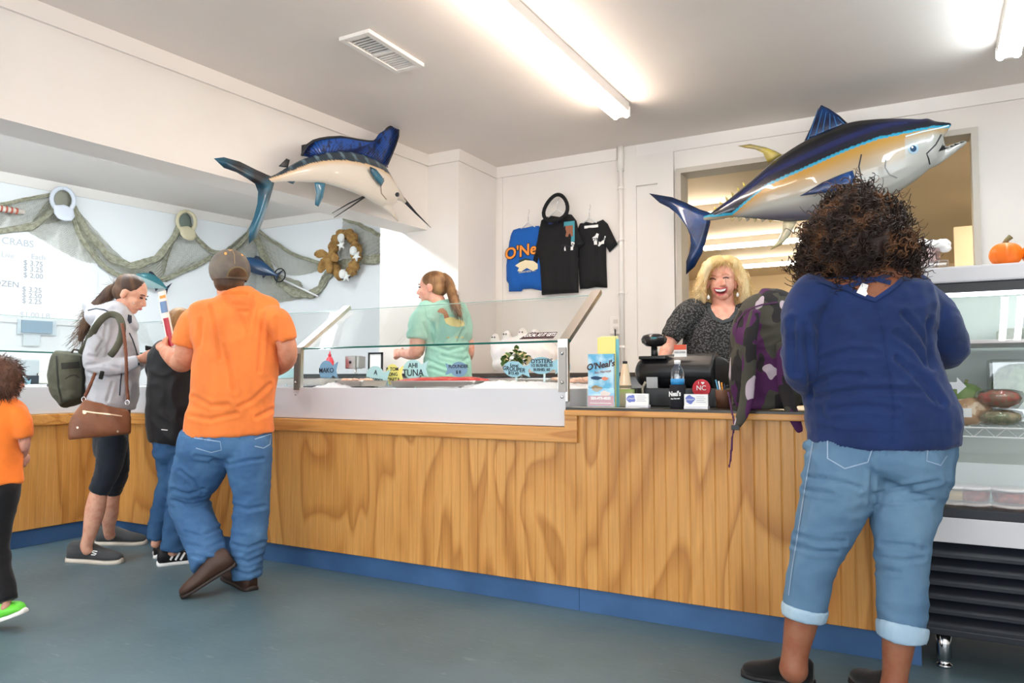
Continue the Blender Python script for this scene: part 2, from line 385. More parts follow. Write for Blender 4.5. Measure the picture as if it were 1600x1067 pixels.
# header beam over the passage to the left bay
hA, hB = Vector((-3.575, 4.999, 0)), Vector((-3.81, 1.85, 0)); dB = (hB-hA).normalized(); hB = hA+dB*8.0; nB = Vector((dB.y, -dB.x, 0))
if nB.x > 0: nB = -nB
def slab(name, A, B, n, th, z0, z1, mat):
    q = [A, B, B+n*th, A+n*th]; V = [(p.x, p.y, z0) for p in q]+[(p.x, p.y, z1) for p in q]
    return mk(name, V, [(0, 1, 2, 3), (7, 6, 5, 4), (0, 4, 5, 1), (1, 5, 6, 2), (2, 6, 7, 3), (3, 7, 4, 0)], mat)
struct(slab('wall_header', hA, hB, nB, 0.255, 2.325, H, WALL), 'white header beam dropping from the ceiling behind the leaping sailfish')
lA, lB = Vector((-6.83, 6.17, 0)), Vector((-7.19, 3.54, 0)); dL = (lB-lA).normalized(); nL = Vector((-dL.y, dL.x, 0))
if nL.x > 0: nL = -nL
struct(slab('wall_left', lA-dL*0.15, lA+dL*9.4, nL, 0.12, 0, H, WALLC), 'white left wall where the fishing net and price board hang')
struct(box('wall_alcove', (-7.2, 6.15, 0), (-4.065, 6.28, H), WALLC), 'white rear wall of the left bay behind the wreath')
struct(box('wall_right', (4.1, -3.1, 0), (4.22, 5.7, H), WALL), 'white right side wall of the shop')
fr = [((-8, -3.02, 0), (4.2, -2.9, 0.4)), ((-8, -3.02, 2.5), (4.2, -2.9, H))]; xs = [-8, -5.6, -3.6, -2.9, -0.9, -0.2, 1.8, 2.2, 4.1, 4.2]
for a, b in ((-8, -5.65), (-3.55, -2.95), (-0.85, -0.25), (1.85, 2.15)): fr.append(((a, -3.02, 0.4), (b, -2.9, 2.5)))
struct(boxes('wall_front', fr, WALL), 'white shop front wall with wide windows')
WG = glassmat('window glass', (0.97, 0.99, 1, 1), 0.05, 0.6)
for i, (a, b) in enumerate(((-5.65, -3.55), (-2.95, -0.85), (-0.25, 1.85), (2.15, 4.1))):
    wf = struct(boxes('window_%d' % (i+1), [((a, -3.0, 0.4), (a+.06, -2.93, 2.5)), ((b-.06, -3.0, 0.4), (b, -2.93, 2.5)), ((a, -3.0, 0.4), (b, -2.93, 0.46)), ((a, -3.0, 2.44), (b, -2.93, 2.5))], TRIMW), 'shop front window, number %d from the left bay' % (i+1))
    box('pane', (a+.06, -2.97, 0.46), (b-.06, -2.962, 2.44), WG, wf)
# crown boards
def crown(name, A, B, n, label):
    return struct(slab(name, A, B, n, 0.018, H-0.095, H, TRIMW), label, 'trim')
crown('trim_1', hA+Vector((.001, 0, 0)), hB, -nB, 'white crown board along the header beam')
crown('trim_2', Vector((-3.575, 5.0, 0)), Vector((-3.252, 5.0, 0)), Vector((0, -1, 0)), 'white crown board on the projecting wall corner')
crown('trim_3', Vector((-3.27, 5.0, 0)), Vector((-3.27, 5.6, 0)), Vector((1, 0, 0)), 'short white crown board on the side of the wall corner')
crown('trim_4', Vector((-3.252, YB, 0)), Vector((-2.14, YB, 0)), Vector((0, -1, 0)), 'white crown board above the hanging shirts')
crown('trim_5', Vector((-1.98, YB, 0)), Vector((4.1, YB, 0)), Vector((0, -1, 0)), 'white crown board above the wall opening')
crown('trim_6', lA-dL*.05, lA+dL*6, -nL, 'white crown board above the fishing net')
crown('trim_7', Vector((-6.85, 6.15, 0)), Vector((-4.065, 6.15, 0)), Vector((0, -1, 0)), 'white crown board above the wreath')
# wall panel boards by the conduit and the opening casing
struct(boxes('trim_8', [((-2.12, YB-.02, 0.0), (-1.98, YB, H)), ((-1.98, YB-.03, 2.62), (-1.80, YB, H-.095)), ((-1.80, YB-.03, 0), (OX0-.05, YB, H-.095))], WALL), 'flat white wall boards beside the conduit', 'trim')
struct(boxes('trim_9', [((OX0-.03, YB-.035, 0.9), (OX0+.008, YB+.16, OZ1+.03)), ((OX1-.008, YB-.035, 0.9), (OX1+.03, YB+.16, OZ1+.03)), ((OX0+.008, YB-.035, OZ1-.008), (OX1-.008, YB+.16, OZ1+.03))], M('grey casing', S(196, 188, 176), 0.5)), 'thin grey casing around the wall opening', 'trim')
struct(box('trim_10', (-3.245, YB-.012, 0), (-3.2, YB, H-.095), TRIMW), 'narrow white corner batten beside the blue shirt', 'trim')
# next room seen through the opening
BEI = M('beige wall paint', S(226, 205, 170), 0.6)
CEB = M('beige ceiling paint', S(236, 218, 192), 0.7, var=(S(226, 206, 178), 0.5, 0.4, 0.7))
struct(box('ceiling_back', (-3.9, 5.745, 2.72), (4.2, 12.2, 2.8), CEB), 'beige ceiling of the room behind the opening')
struct(box('wall_far', (-3.9, 12.0, 0), (4.2, 12.1, 2.8), BEI), 'far beige wall of the room behind the opening')
struct(boxes('wall_far_sides', [((-3.9, 5.74, 0), (-3.8, 12, 2.8)), ((3.0, 5.74, 0), (3.1, 12, 2.8))], BEI), 'beige side walls of the room behind the opening')
struct(box('trim_11', (0.24, 7.95, 0), (0.40, 8.1, 2.5), M('cream post', S(248, 232, 200), 0.5)), 'cream post standing in the room behind the opening', 'trim')
# ================================================================ CEILING LIGHTS AND VENT
def fixture(loc, L, alongY, z, st, col, label, grp):
    t = thing('fluorescent_light', label, 'ceiling light', loc, grp); x, y, _ = loc
    em = MATS.get(('em', col, st)) or emat('fluorescent tube', (*col, 1), st); MATS[('em', col, st)] = em
    def bx(n, a0, a1, c0, c1, z0, z1, m, bev=0): return box(n, (x+a0, y+c0, z0), (x+a1, y+c1, z1), m, t, bev) if alongY else box(n, (x+c0, y+a0, z0), (x+c1, y+a1, z1), m, t, bev)
    bx('housing', -.055, .055, -L/2, L/2, z-.07, z, TRIMW, .006)
    for s in (-1, 1):
        bx('end_cap', -.06, .06, s*L/2-.012, s*L/2+.012, z-.095, z-.03, TRIMW, .004)
        p = [(x+s*.038, y-L/2+.01, z-.09), (x+s*.038, y+L/2-.01, z-.09)] if alongY else [(x-L/2+.01, y+s*.038, z-.09), (x+L/2-.01, y+s*.038, z-.09)]
        tube('tube', p, .018, em, t, 10)
WARM = (1.0, 0.84, 0.71); COOL = (0.84, 0.95, 1.0)
fixture((-1.76, 3.47, H), 2.44, True, H, 46, WARM, 'twin tube ceiling light nearest the vent, in full view', 'shop ceiling lights')
fixture((0.43, 3.62, H), 2.44, True, H, 42, COOL, 'twin tube ceiling light cut by the top right corner', 'shop ceiling lights')
fixture((-1.76, -0.6, H), 2.44, True, H, 46, WARM, 'twin tube ceiling light behind the viewer, in line with the vent light', 'shop ceiling lights')
fixture((1.6, -0.4, H), 2.44, True, H, 46, WARM, 'twin tube ceiling light behind the viewer, to the right', 'shop ceiling lights')
fixture((-4.75, 3.45, H), 2.44, True, H, 76, COOL, 'cool twin tube ceiling light over the left bay worktop', 'left bay ceiling lights')
fixture((-4.95, 0.4, H), 2.44, True, H, 76, COOL, 'cool twin tube ceiling light over the left bay entrance', 'left bay ceiling lights')
WARM2 = (1.0, 0.86, 0.66)
fixture((-1.66, 8.68, 2.72), 1.22, False, 2.72, 60, WARM2, 'nearer ceiling tube light seen through the opening above the blonde woman', 'next room ceiling lights')
fixture((-1.75, 10.32, 2.72), 1.22, False, 2.72, 60, WARM2, 'farther ceiling tube light seen through the opening beside the blonde hair', 'next room ceiling lights')
fixture((-2.1, 6.95, 2.72), 1.22, False, 2.72, 60, WARM2, 'ceiling tube light glimpsed behind the tuna tail', 'next room ceiling lights')
fixture((1.5, 7.2, 2.72), 1.22, False, 2.72, 150, WARM2, 'added unseen ceiling tube light brightening the next room right of the post', 'next room ceiling lights')  # unseen lamp added to brighten the right side of the next room
vt = thing('ceiling_vent', 'white rectangular ceiling air vent with two louvred halves', 'vent', (-2.65, 3.27, H))
boxes('frame', [((-2.755, 3.02, H-.022), (-2.72, 3.52, H)), ((-2.58, 3.02, H-.022), (-2.545, 3.52, H)), ((-2.72, 3.02, H-.022), (-2.58, 3.055, H)), ((-2.72, 3.485, H-.022), (-2.58, 3.52, H)), ((-2.72, 3.26, H-.02), (-2.58, 3.285, H))], TRIMW, vt, .004)
box('dark_throat', (-2.72, 3.055, H-.004), (-2.58, 3.26, H-.001), M('vent dark', S(70, 62, 54), 0.8), vt)
for k in range(16):
    y = 3.065+k*0.0265
    if abs(y-3.272) < .02: continue
    box('slat', (-2.72, y, H-.016), (-2.58, y+(.006 if y < 3.26 else .016), H-.006), TRIMW, vt)
# ================================================================ COUNTERS
def planks(parent, p0, d, L, z0, z1, n, w0=0.054):
    """beadboard strips along direction d from p0, facing n; one shared mesh, every strip an object"""
    k = int(round(L/w0)); wd = L/k; d = Vector(d); n = Vector(n)
    g = 0.0022; prof = [(0, -.0012), (g, -.0024), (g*1.8, 0), (wd-g*1.8, 0), (wd-g, -.0024), (wd, -.0012)]
    V = []; Fc = []
    for z in (z0, z1):
        for u, o in prof: V.append(d*u+n*o+Z*z)
    for z in (z0, z1): V += [Vector(d*0-n*.012+Z*z), Vector(d*wd-n*.012+Z*z)]
    for i in range(5): Fc.append((i, i+1, i+7, i+6))
    Fc += [(12, 0, 6, 14), (5, 13, 15, 11), (13, 12, 14, 15)]
    me = bpy.data.meshes.new('plank'); me.from_pydata([tuple(v) for v in V], [], Fc); me.update(); me.materials.append(WOOD)
    bm = bmesh.new(); bm.from_mesh(me); bmesh.ops.recalc_face_normals(bm, faces=bm.faces); bm.to_mesh(me); bm.free()
    for i in range(k):
        o = lk('plank', me, None, parent); o.location = Vector(p0)+d*(wd*i)
FY = 3.27; XL = -5.16; CR0, CR1 = -1.47, -0.05
t = thing('fish_counter', 'long beadboard counter base carrying the iced fish display', 'counter', ((XL+CR0)/2, FY+.4, 0))
box('core', (XL, FY+.013, 0.11), (CR0, FY+.75, .862), DARK, t)
box('kick_board', (XL, FY+.03, 0), (CR0, FY+.06, .118), KICK, t)
planks(t, (XL, FY, 0), (1, 0, 0), CR0-XL, .115, .80, (0, -1, 0))
box('trim_board', (XL-.012, FY-.022, .79), (-1.455, FY+.012, .862), WOODH, t, .005)
t2 = thing('checkout_counter', 'beadboard checkout counter with dark top under the till', 'counter', ((CR0+CR1)/2, FY+.4, 0))
box('core', (CR0+.002, FY+.013, 0.11), (CR1, FY+.68, .93), DARK, t2)
box('kick_board', (CR0+.002, FY+.03, 0), (CR1, FY+.06, .118), KICK, t2)
planks(t2, (CR0, FY, 0), (1, 0, 0), CR1-CR0, .115, .932, (0, -1, 0))
plate('trim_board', [(-1.518, .864), (-1.455, .792), (-1.455, .935), (-1.518, .935)], (0, FY-.022, 0), (1, 0, 0), (0, 0, 1), .03, WOODH, t2)
box('countertop', (-1.515, FY-.018, .938), (CR1, FY+.72, .957), DARK, t2, .003)
box('edge_strip', (-1.518, FY-.03, .918), (CR1, FY-.001, .945), WOODH, t2, .006)
t3 = thing('side_counter', 'beadboard counter base running along the left bay', 'counter', (XL-.4, 2.0, 0))
box('core', (XL-.75, -0.6, 0.11), (XL-.013, FY+.74, .862), DARK, t3)
box('kick_board', (XL-.06, -0.6, 0), (XL-.03, FY+.02, .118), KICK, t3)
planks(t3, (XL, -.6, 0), (0, 1, 0), FY+.6-.002, .115, .80, (1, 0, 0))
box('trim_board', (XL-.013, -.6, .79), (XL+.022, FY-.024, .862), WOODH, t3, .005)
# ---- refrigerated fish display (white insulated case, ice well, glass guard)
def guard(t, P0, d, L, n, zb, posts, gl=GLASS, m0=0.0, m1=0.0):
    """glass sneeze guard: low upright pane then pane leaning back; d along, n towards the customer"""
    d = Vector(d); n = Vector(n); P0 = Vector(P0)
    z1, z2, back = 1.275, 1.54, 0.40
    def quad(nm, a, b, c, e, m, th=.006):
        nn = (b-a).cross(e-a).normalized(); q = [a, b, c, e]; V = q+[p-nn*th for p in q]
        return mk(nm, V, [(0, 1, 2, 3), (7, 6, 5, 4), (0, 4, 5, 1), (1, 5, 6, 2), (2, 6, 7, 3), (3, 7, 4, 0)], m, t)
    A, B = P0.copy(), P0+d*L
    quad('leaning_pane', A+Z*z1, B+Z*z1, B+Z*z2-n*back+d*m1, A+Z*z2-n*back-d*m0, gl)
    V, Fc = tube_data([A+Z*(z1+.001), B+Z*(z1+.001)], .0055, 6); mk('pane_edge', V, Fc, GLEDGE, t)
    V, Fc = tube_data([A+Z*(z2+.001)-n*back-d*m0, B+Z*(z2+.001)-n*back+d*m1], .0025, 6); mk('pane_edge', V, Fc, M('glass edge pale', S(150, 176, 170), 0.2), t)
    for u in posts:
        O = P0+d*u; f = n*.012
        def bar(nm, p, q, wd, th, m):
            T = (q-p).normalized(); s = d*wd; nn = d.cross(T).normalized()*th
            V = [p-s-nn, p+s-nn, p+s+nn, p-s+nn, q-s-nn, q+s-nn, q+s+nn, q-s+nn]
            o = mk(nm, V, [(3, 2, 1, 0), (4, 5, 6, 7), (0, 1, 5, 4), (1, 2, 6, 5), (2, 3, 7, 6), (3, 0, 4, 7)], m, t); return o
        pb = bar('post', O+f+Z*(zb-.06), O+f+Z*(z1+.01), .026, .012, STEEL)
        bar('post_cover', O+f*2.4+Z*(zb-.015), O+f*2.4+Z*(z1-.03), .020, .004, M('brushed post cover', S(120, 114, 108), .3, 1.0))
        bar('arm', O+f*.3+Z*z1, O+f*.3+Z*(z2+.02)-n*(back+.015), .026, .012, STEEL)
        for zz in (zb-.04, zb+.03, z1-.06):
            lathe('bolt', [(0, .006), (.006, .005), (.008, 0)], O+f*2.9+Z*zz, CHROME, t, 10, True, Matrix.Rotation(math.atan2(n.x, -n.y), 3, 'Z')@Matrix.Rotation(math.pi/2, 3, 'X'))
CE = -1.525
dc = thing('fish_display_case', 'white iced fish display case with leaning glass guard on steel posts', 'display case', ((XL+CE)/2, FY+.4, .864))
boxes('case_body', [((XL, FY+.004, .864), (CE, FY+.05, 1.045)), ((XL-.75, FY+.70, .864), (CE, FY+.75, 1.06)), ((CE-.045, FY+.05, .864), (CE, FY+.70, 1.045)), ((XL-.75, FY+.05, .864), (CE-.045, FY+.70, .95))], WHITE, dc, .004)
box('rear_rail', (XL-.2, FY+.69, 1.058), (CE, FY+.75, 1.075), STEEL, dc, .003)
guard(dc, (XL-.025, FY+.03, 0), (1, 0, 0), 3.675, (0, -1, 0), 1.045, (1.905, 3.645), GLASS, .395)
dl = thing('side_display_case', 'white display case with glass guard on the left bay counter', 'display case', (XL-.4, 1.4, .864))
boxes('case_body', [((XL-.05, -.6, .864), (XL-.004, FY, 1.045)), ((XL-.75, -.6, .864), (XL-.70, FY+.0, 1.06)), ((XL-.70, -.6, .864), (XL-.05, FY+.0, .95))], WHITE, dl, .004)
guard(dl, (XL-.035, -.55, 0), (0, 1, 0), FY+.57, (1, 0, 0), 1.045, (0.3, 2.0), GLASS, 0, .395)
# crushed ice
ICE = M('crushed ice', S(240, 243, 246), 0.35, bump=(160, 0.9, 0.006), spec=0.7)
def ice(name, x0, x1, y0, y1, base, hfn, label, step=.012):
    nx = int((x1-x0)/step); ny = int((y1-y0)/step); V = []; Fc = []
    for j in range(ny+1):
        for i in range(nx+1):
            x = x0+(x1-x0)*i/nx; y = y0+(y1-y0)*j/ny
            V.append((x, y, hfn(x, y)+.012*noise.noise(Vector((x*30, y*30, 0)))+.006*noise.noise(Vector((x*90, y*90, 3)))))
    for j in range(ny):
        for i in range(nx): a = j*(nx+1)+i; Fc.append((a, a+1, a+nx+2, a+nx+1))
    return tag(mk(name, V, Fc, ICE, None, True), label, 'ice', kind='stuff')
def hm(x, y):
    edge = min(1, max(0, (y-3.32)/.05))*min(1, max(0, (CE-.05-x)/.06))
    m = 1.03+.035*max(0, noise.noise(Vector((x*2.1, y*2, 5))))+(.045*math.exp(-((x+1.9)/.30)**2))+(.05*math.exp(-((x+3.05)/.12)**2-((y-3.45)/.2)**2))
    return 0.99+(m-0.99)*(0.55+.45*edge)
ice('crushed_ice', XL, CE-.046, FY+.051, FY+.699, .95, hm, 'crushed white ice heaped in the fish display case')
ice('crushed_ice', XL-.699, XL-.051, -.6, FY, .95, lambda x, y: 1.035+.03*noise.noise(Vector((x*3, y*3, 1))), 'crushed white ice in the left bay display case', .02)
# ================================================================ REFRIGERATED MERCHANDISER (right)
FX0, FX1, FYF = -0.035, 1.55, 3.24
ft = thing('glass_fridge', 'glass fronted refrigerated display cabinet with white top and black louvres', 'fridge', (.75, FYF+.4, 0))
NAVYB = M('black enamel', S(22, 27, 36), 0.4)
box('top_slab', (FX0-.03, FYF+.285, 1.482), (FX1+.03, FYF+.95, 1.549), WHITE, ft, .008)
box('header_band', (FX0, FYF+.30, 1.44), (FX1, FYF+.35, 1.482), BLACK, ft, .003)
SPP = [(FYF+.01, .5), (FYF+.8, .5), (FYF+.8, 1.482), (FYF+.312, 1.482)]+[(FYF+.012+.30*(k/8)**1.8, .612+.828*k/8) for k in range(8, -1, -1)]
for xa in (FX0, FX1-.03): plate('side_panel', SPP, (xa+.03, 0, 0), (0, 1, 0), (0, 0, 1), .03, M('fridge side glass white', S(214, 222, 222), 0.3), ft)
box('back_panel', (FX0+.03, FYF+.76, .5), (FX1-.03, FYF+.8, 1.482), M('fridge interior', S(206, 214, 210), 0.35), ft)
box('deck', (FX0+.03, FYF+.02, .50), (FX1-.03, FYF+.76, .56), M('fridge deck', S(170, 178, 180), 0.3), ft)
box('sill', (FX0, FYF, .575), (FX1, FYF+.06, .612), NAVYB, ft, .004)
box('front_band', (FX0, FYF-.004, .485), (FX1, FYF+.06, .577), WHITE, ft, .003)
box('base', (FX0, FYF+.03, .15), (FX1, FYF+.8, .5), BLACKM, ft)
for k in range(6):
    z = .17+k*.052
    V = [(FX0, FYF+.03, z+.05), (FX1, FYF+.03, z+.05), (FX1, FYF-.006, z+.012), (FX0, FYF-.006, z+.012), (FX0, FYF-.006, z), (FX1, FYF-.006, z), (FX1, FYF+.03, z), (FX0, FYF+.03, z)]
    mk('louver', V, [(3, 2, 1, 0), (4, 5, 2, 3), (7, 6, 5, 4), (0, 1, 6, 7)], NAVYB, ft)
box('bottom_rail', (FX0, FYF-.01, .146), (FX1, FYF+.03, .17), NAVYB, ft, .003)
for x in (FX0+.06, FX1-.06):
    for y in (FYF+.10, FYF+.72): lathe('leg', [(.026, .15), (.026, .035), (.021, .03), (.021, .012), (.028, .01), (.028, 0)], (x, y, 0), CHROME, ft, 20)
# curved front glass
V = []; Fc = []; prof = []
for k in range(15):
    s = k/14; prof.append((FYF+.012+.30*s**1.8, .612+.828*s))
for y, z in prof: V += [(FX0+.03, y, z), (FX1-.03, y, z)]
for k in range(14): Fc.append((2*k, 2*k+1, 2*k+3, 2*k+2))
mk('front_glass', V, Fc, glassmat('fridge glass', (0.97, 0.99, 0.985, 1), 0.045, 0.5), ft, True)
box('handle_strip', (FX0, FYF+.292, 1.432), (FX1, FYF+.31, 1.441), CHROME, ft)
def wire_shelf(z, y0, y1):
    V = []; Fc = []
    for y in (y0, y1):
        for zz in (z, z-.035): tube_data([(FX0+.04, y, zz), (FX1-.04, y, zz)], .0035, 6, V, Fc)
        k = 0; x = FX0+.04; pts = []
        while x < FX1-.04: pts.append((x, y, z if k % 2 else z-.035)); x += .035; k += 1
        tube_data(pts, .002, 4, V, Fc)
    x = FX0+.05
    while x < FX1-.04: tube_data([(x, y0, z+.003), (x, y1, z+.003)], .0016, 4, V, Fc); x += .06
    mk('wire_shelf', V, Fc, WHITEP, ft)
wire_shelf(.905, FYF+.12, FYF+.70)
box('upper_shelf', (FX0+.03, FYF+.25, 1.23), (FX1-.03, FYF+.74, 1.245), M('shelf pale', S(226, 216, 216), 0.3), ft, .003)
tube('light_tube', [(FX0+.06, FYF+.55, 1.46), (FX1-.06, FYF+.55, 1.46)], .012, emat('fridge lamp', (0.9, 1, 0.97, 1), 9), ft)

# grey arrow sticker on the fridge glass
def glass_y(z): return FYF+.006+.30*((z-.612)/.828)**1.8
ga = [onY(a, b_, FYF+.06) for a, b_ in ((1440, 597), (1496, 597), (1496, 589), (1511, 604), (1496, 616), (1496, 608), (1440, 608))]
mk('arrow_sticker', [(q.x, glass_y(q.z)-.002, q.z) for q in ga], [(0, 1, 5, 6), (2, 3, 4), (1, 2, 4, 5)][:1]+[(1, 2, 3, 4, 5)], M('grey sticker', S(190, 194, 198), .5), ft)
# ================================================================ FLAT / SOFT HELPERS
def pillow(name, poly, fr, depth, step, mat, parent=None, edgew=.05, fold=None, back=0.004):
    """soft puffed body from an outline: fr(u,v) -> (point, normal); front bulges by depth, back stays nearly flat"""
    dense = []
    for i, p in enumerate(poly):
        q = poly[(i+1) % len(poly)]; k = max(1, int(math.hypot(q[0]-p[0], q[1]-p[1])/step))
        for s in range(k): dense.append((p[0]+(q[0]-p[0])*s/k, p[1]+(q[1]-p[1])*s/k))
    pts = [Vector(p) for p in dense]; nb = len(pts); xs = [p[0] for p in poly]; ys = [p[1] for p in poly]
    x = min(xs)+step*.5
    while x < max(xs):
        y = min(ys)+step*.5
        while y < max(ys): pts.append(Vector((x+random.uniform(-.1, .1)*step, y+random.uniform(-.1, .1)*step))); y += step
        x += step
    r = delaunay_2d_cdt(pts, [(i, (i+1) % nb) for i in range(nb)], [], 1, 1e-6)
    A = np.array(poly); B = np.roll(A, -1, 0); V = []; Bk = []
    for p in r[0]:
        ap = np.array((p.x, p.y))-A; ab = B-A; t = np.clip((ap*ab).sum(1)/(ab*ab).sum(1), 0, 1); d = np.sqrt(((ap-ab*t[:, None])**2).sum(1)).min()
        O, n = fr(p.x, p.y); g = math.sqrt(max(0, 1-(1-min(1, d/edgew))**2)); h = depth*g
        if fold: h += fold(O)*min(1, d/edgew)
        V.append(O+n*(h+.001)); Bk.append(O-n*back*g)
    n = len(V); edges = {}
    Fc = [tuple(f) for f in r[2]]
    for f in Fc:
        for a, b in zip(f, f[1:]+f[:1]): edges[(a, b)] = 1
    F2 = list(Fc)+[tuple(i+n for i in f[::-1]) for f in Fc]
    for (a, b) in edges:
        if (b, a) not in edges: F2.append((b, a, a+n, b+n))
    o = mk(name, V+Bk, F2, mat, parent, True)
    bm = bmesh.new(); bm.from_mesh(o.data); bmesh.ops.recalc_face_normals(bm, faces=bm.faces); bm.to_mesh(o.data); bm.free()
    return o
def frY(Y): return lambda u, v: (Vector((u, Y, v)), Vector((0, -1, 0)))
def pxY(pts, Y): return [(q.x, q.z) for q in (onY(a, b, Y) for a, b in pts)]
def onL(px, py, off=0.0):
    d = ray(px, py); P = lA-nL*off; t_ = (P-CAM).dot(nL)/d.dot(nL); return CAM+d*t_
XLw = -dL
def ss(r, g, b, rough=.6, **k): return M('c%d_%d_%d_%d' % (r, g, b, int(rough*100)), S(r, g, b), rough, **k)
# ================================================================ BACK WALL ITEMS
# shirts on hangers
def shirt(name, poly, crop, Y, mat, label, amp=.012, seed=0):
    ox, oy, sc = crop
    p = pxY([(ox+a/sc, oy+b/sc) for a, b in poly], Y)
    t = thing(name, label, 'shirt', (sum(a for a, b in p)/len(p), Y, min(b for a, b in p)), 'shirts hung on the back wall')
    pillow('fabric', p, frY(Y), .035, .025, mat, t, .07, folds(amp, (16, 1, 3), seed)); return t
CS = (760, 220, 4.104)
SH_BLUE = M('royal blue cotton', S(16, 92, 178), .8, bump=(300, .1, .001)); SH_BLK = M('black cotton', S(20, 20, 23), .85, bump=(300, .1, .001))
def lg(u, v, Y): return onY(760+u/4.104, 220+v/4.104, Y)
def hanger(t, u, v, Y, w):
    c = lg(u, v, Y); pts = [c+Vector((-w, 0, -.07)), c, c+Vector((w, 0, -.07))]
    tube('hanger', pts, .005, WHITEP, t)
    tube('hook', [c, c+Vector((0, 0, .06)), c+Vector((.012, 0, .09)), c+Vector((0, .01, .11))], .002, CHROME, t)
s1 = shirt('long_sleeve_shirt', [(210, 560), (250, 558), (290, 548), (335, 545), (400, 590), (420, 955), (350, 960), (290, 948), (235, 950), (225, 965), (145, 967), (143, 915), (131, 900), (128, 800), (140, 700), (155, 610), (172, 572)], CS, 5.585, SH_BLUE, 'royal blue long sleeve shirt with orange lettering on the wall', seed=1)
hanger(s1, 268, 520, 5.57, .09)
ORG = ss(245, 150, 60); CRM = ss(240, 226, 190)
text('lettering', "O'Neal's", lg(272, 700, 5.535), (1, 0, .10), (-.1, 0, 1), .135, ss(30, 24, 22), s1, .1, .008)
text('lettering', "O'Neal's", lg(272, 700, 5.531), (1, 0, .10), (-.1, 0, 1), .135, ORG, s1, .1, .003)
for pts, m in (([(185, 800), (215, 780), (250, 765), (300, 770), (330, 790), (330, 820), (300, 835), (260, 815), (225, 838), (200, 835), (210, 815)], CRM), ([(225, 800), (260, 780), (310, 775), (330, 795), (325, 825), (290, 825), (255, 805)], ss(240, 180, 40)), ([(205, 770), (250, 752), (290, 760), (262, 770), (225, 790)], ss(34, 60, 52))):
    q = [lg(a, b, 5.537) for a, b in pts]; plate('print', [(p.x, p.z) for p in q], (0, 5.5365-.001*len(pts)*.2, 0), (1, 0, 0), (0, 0, 1), .0005, m, s1)
text('lettering', 'WANCHESE N.C.', lg(262, 838, 5.534), (1, 0, .05), (0, 0, 1), .022, CRM, s1)
s2 = shirt('polo_shirt', [(352, 510), (385, 488), (415, 480), (470, 488), (510, 466), (548, 474), (578, 512), (592, 580), (640, 660), (592, 692), (588, 760), (592, 974), (470, 980), (356, 990), (345, 800), (338, 745), (325, 785), (300, 765), (318, 690), (335, 590)], CS, 5.545, SH_BLK, 'black polo shirt with hang tag, in the middle on the wall', seed=2)
hanger(s2, 455, 440, 5.53, .1)
o = lg(532, 582, 5.50); box('hang_tag', (o.x-.05, 5.503, o.z-.085), (o.x+.045, 5.505, o.z+.085), ss(70, 150, 164), s2)
box('tag_picture', (o.x-.035, 5.501, o.z-.04), (o.x+.03, 5.503, o.z+.05), ss(150, 96, 70), s2)
c = lg(428, 522, 5.50); box('neck_label', (c.x-.045, 5.505, c.z-.012), (c.x+.04, 5.508, c.z+.014), ss(36, 52, 110), s2)
def logo(t, u, v, Y):
    c = lg(u, v, Y); n = 16
    plate('logo', [(c.x+(.055+.008*math.sin(5*a))*math.cos(a), c.z+(.05+.008*math.sin(7*a))*math.sin(a)) for a in [2*math.pi*i/n for i in range(n)]], (0, Y, 0), (1, 0, 0), (0, 0, 1), .001, PAPER, t)
    text('lettering', "O'Neal's", c+Vector((0, -.002, 0)), (1, 0, 0), (0, 0, 1), .034, INK, t, .1, .001)
logo(s2, 524, 672, 5.503)
s3 = shirt('tee_shirt', [(588, 560), (600, 530), (640, 520), (680, 528), (715, 518), (748, 504), (778, 532), (810, 598), (842, 664), (790, 716), (768, 678), (770, 800), (776, 942), (700, 938), (650, 948), (600, 950), (590, 800)], CS, 5.585, SH_BLK, 'black short sleeve tee with white chest logo, nearest the conduit', seed=3)
hanger(s3, 660, 492, 5.57, .09); logo(s3, 722, 632, 5.545)
c = lg(670, 548, 5.54); box('neck_label', (c.x-.06, 5.545, c.z-.012), (c.x+.06, 5.548, c.z+.01), PAPER, s3)
# black visor hung over the polo hanger
c = lg(452, 432, 5.49); vz = thing('black_visor', 'black open top visor hooked over the polo hanger', 'hat', c)
V, Fc = tube_data([c+Vector((.105*math.sin(a)*(1-.25*math.cos(a)), -.02+.03*math.cos(a), .115*math.cos(a))) for a in [2*math.pi*i/24 for i in range(24)]+[0]], .016, 8); mk('band', V, Fc, SH_BLK, vz, True)
# conduit and outlet
cp = onY(970, 300, 5.56); ct = thing('conduit', 'white vertical conduit pipe running up the back wall', 'pipe', (cp.x, 5.56, 0.9))
tube('pipe', [(cp.x, 5.56, 1.146), (cp.x, 5.56, H)], .019, TRIMW, ct, 12)
for z in (1.35, 1.78, 2.2, 2.62):
    box('clamp', (cp.x-.045, 5.575, z-.01), (cp.x+.045, 5.58, z+.01), TRIMW, ct); tube('coupling', [(cp.x, 5.56, z-.012), (cp.x, 5.56, z+.012)], .023, TRIMW, ct, 12)
tube('coupling', [(cp.x, 5.56, 2.75), (cp.x, 5.56, H)], .026, TRIMW, ct, 12)
oc = onY(962, 508, 5.575); ot = thing('wall_outlet', 'white double wall outlet with a black cord plugged in', 'outlet', (oc.x, 5.575, oc.z))
box('plate', (oc.x-.05, 5.572, oc.z-.07), (oc.x+.05, 5.58, oc.z+.07), TRIMW, ot, .003)
for s in (-.03, .03): box('socket', (oc.x-.018, 5.568, oc.z+s-.016), (oc.x+.018, 5.573, oc.z+s+.016), ss(216, 208, 200), ot, .002)
tube('cord', [(oc.x, 5.56, oc.z-.03), (oc.x+.01, 5.54, oc.z-.12), (oc.x+.03, 5.53, oc.z-.3), (oc.x+.03, 5.54, 1.16)], .005, BLACK, ot)
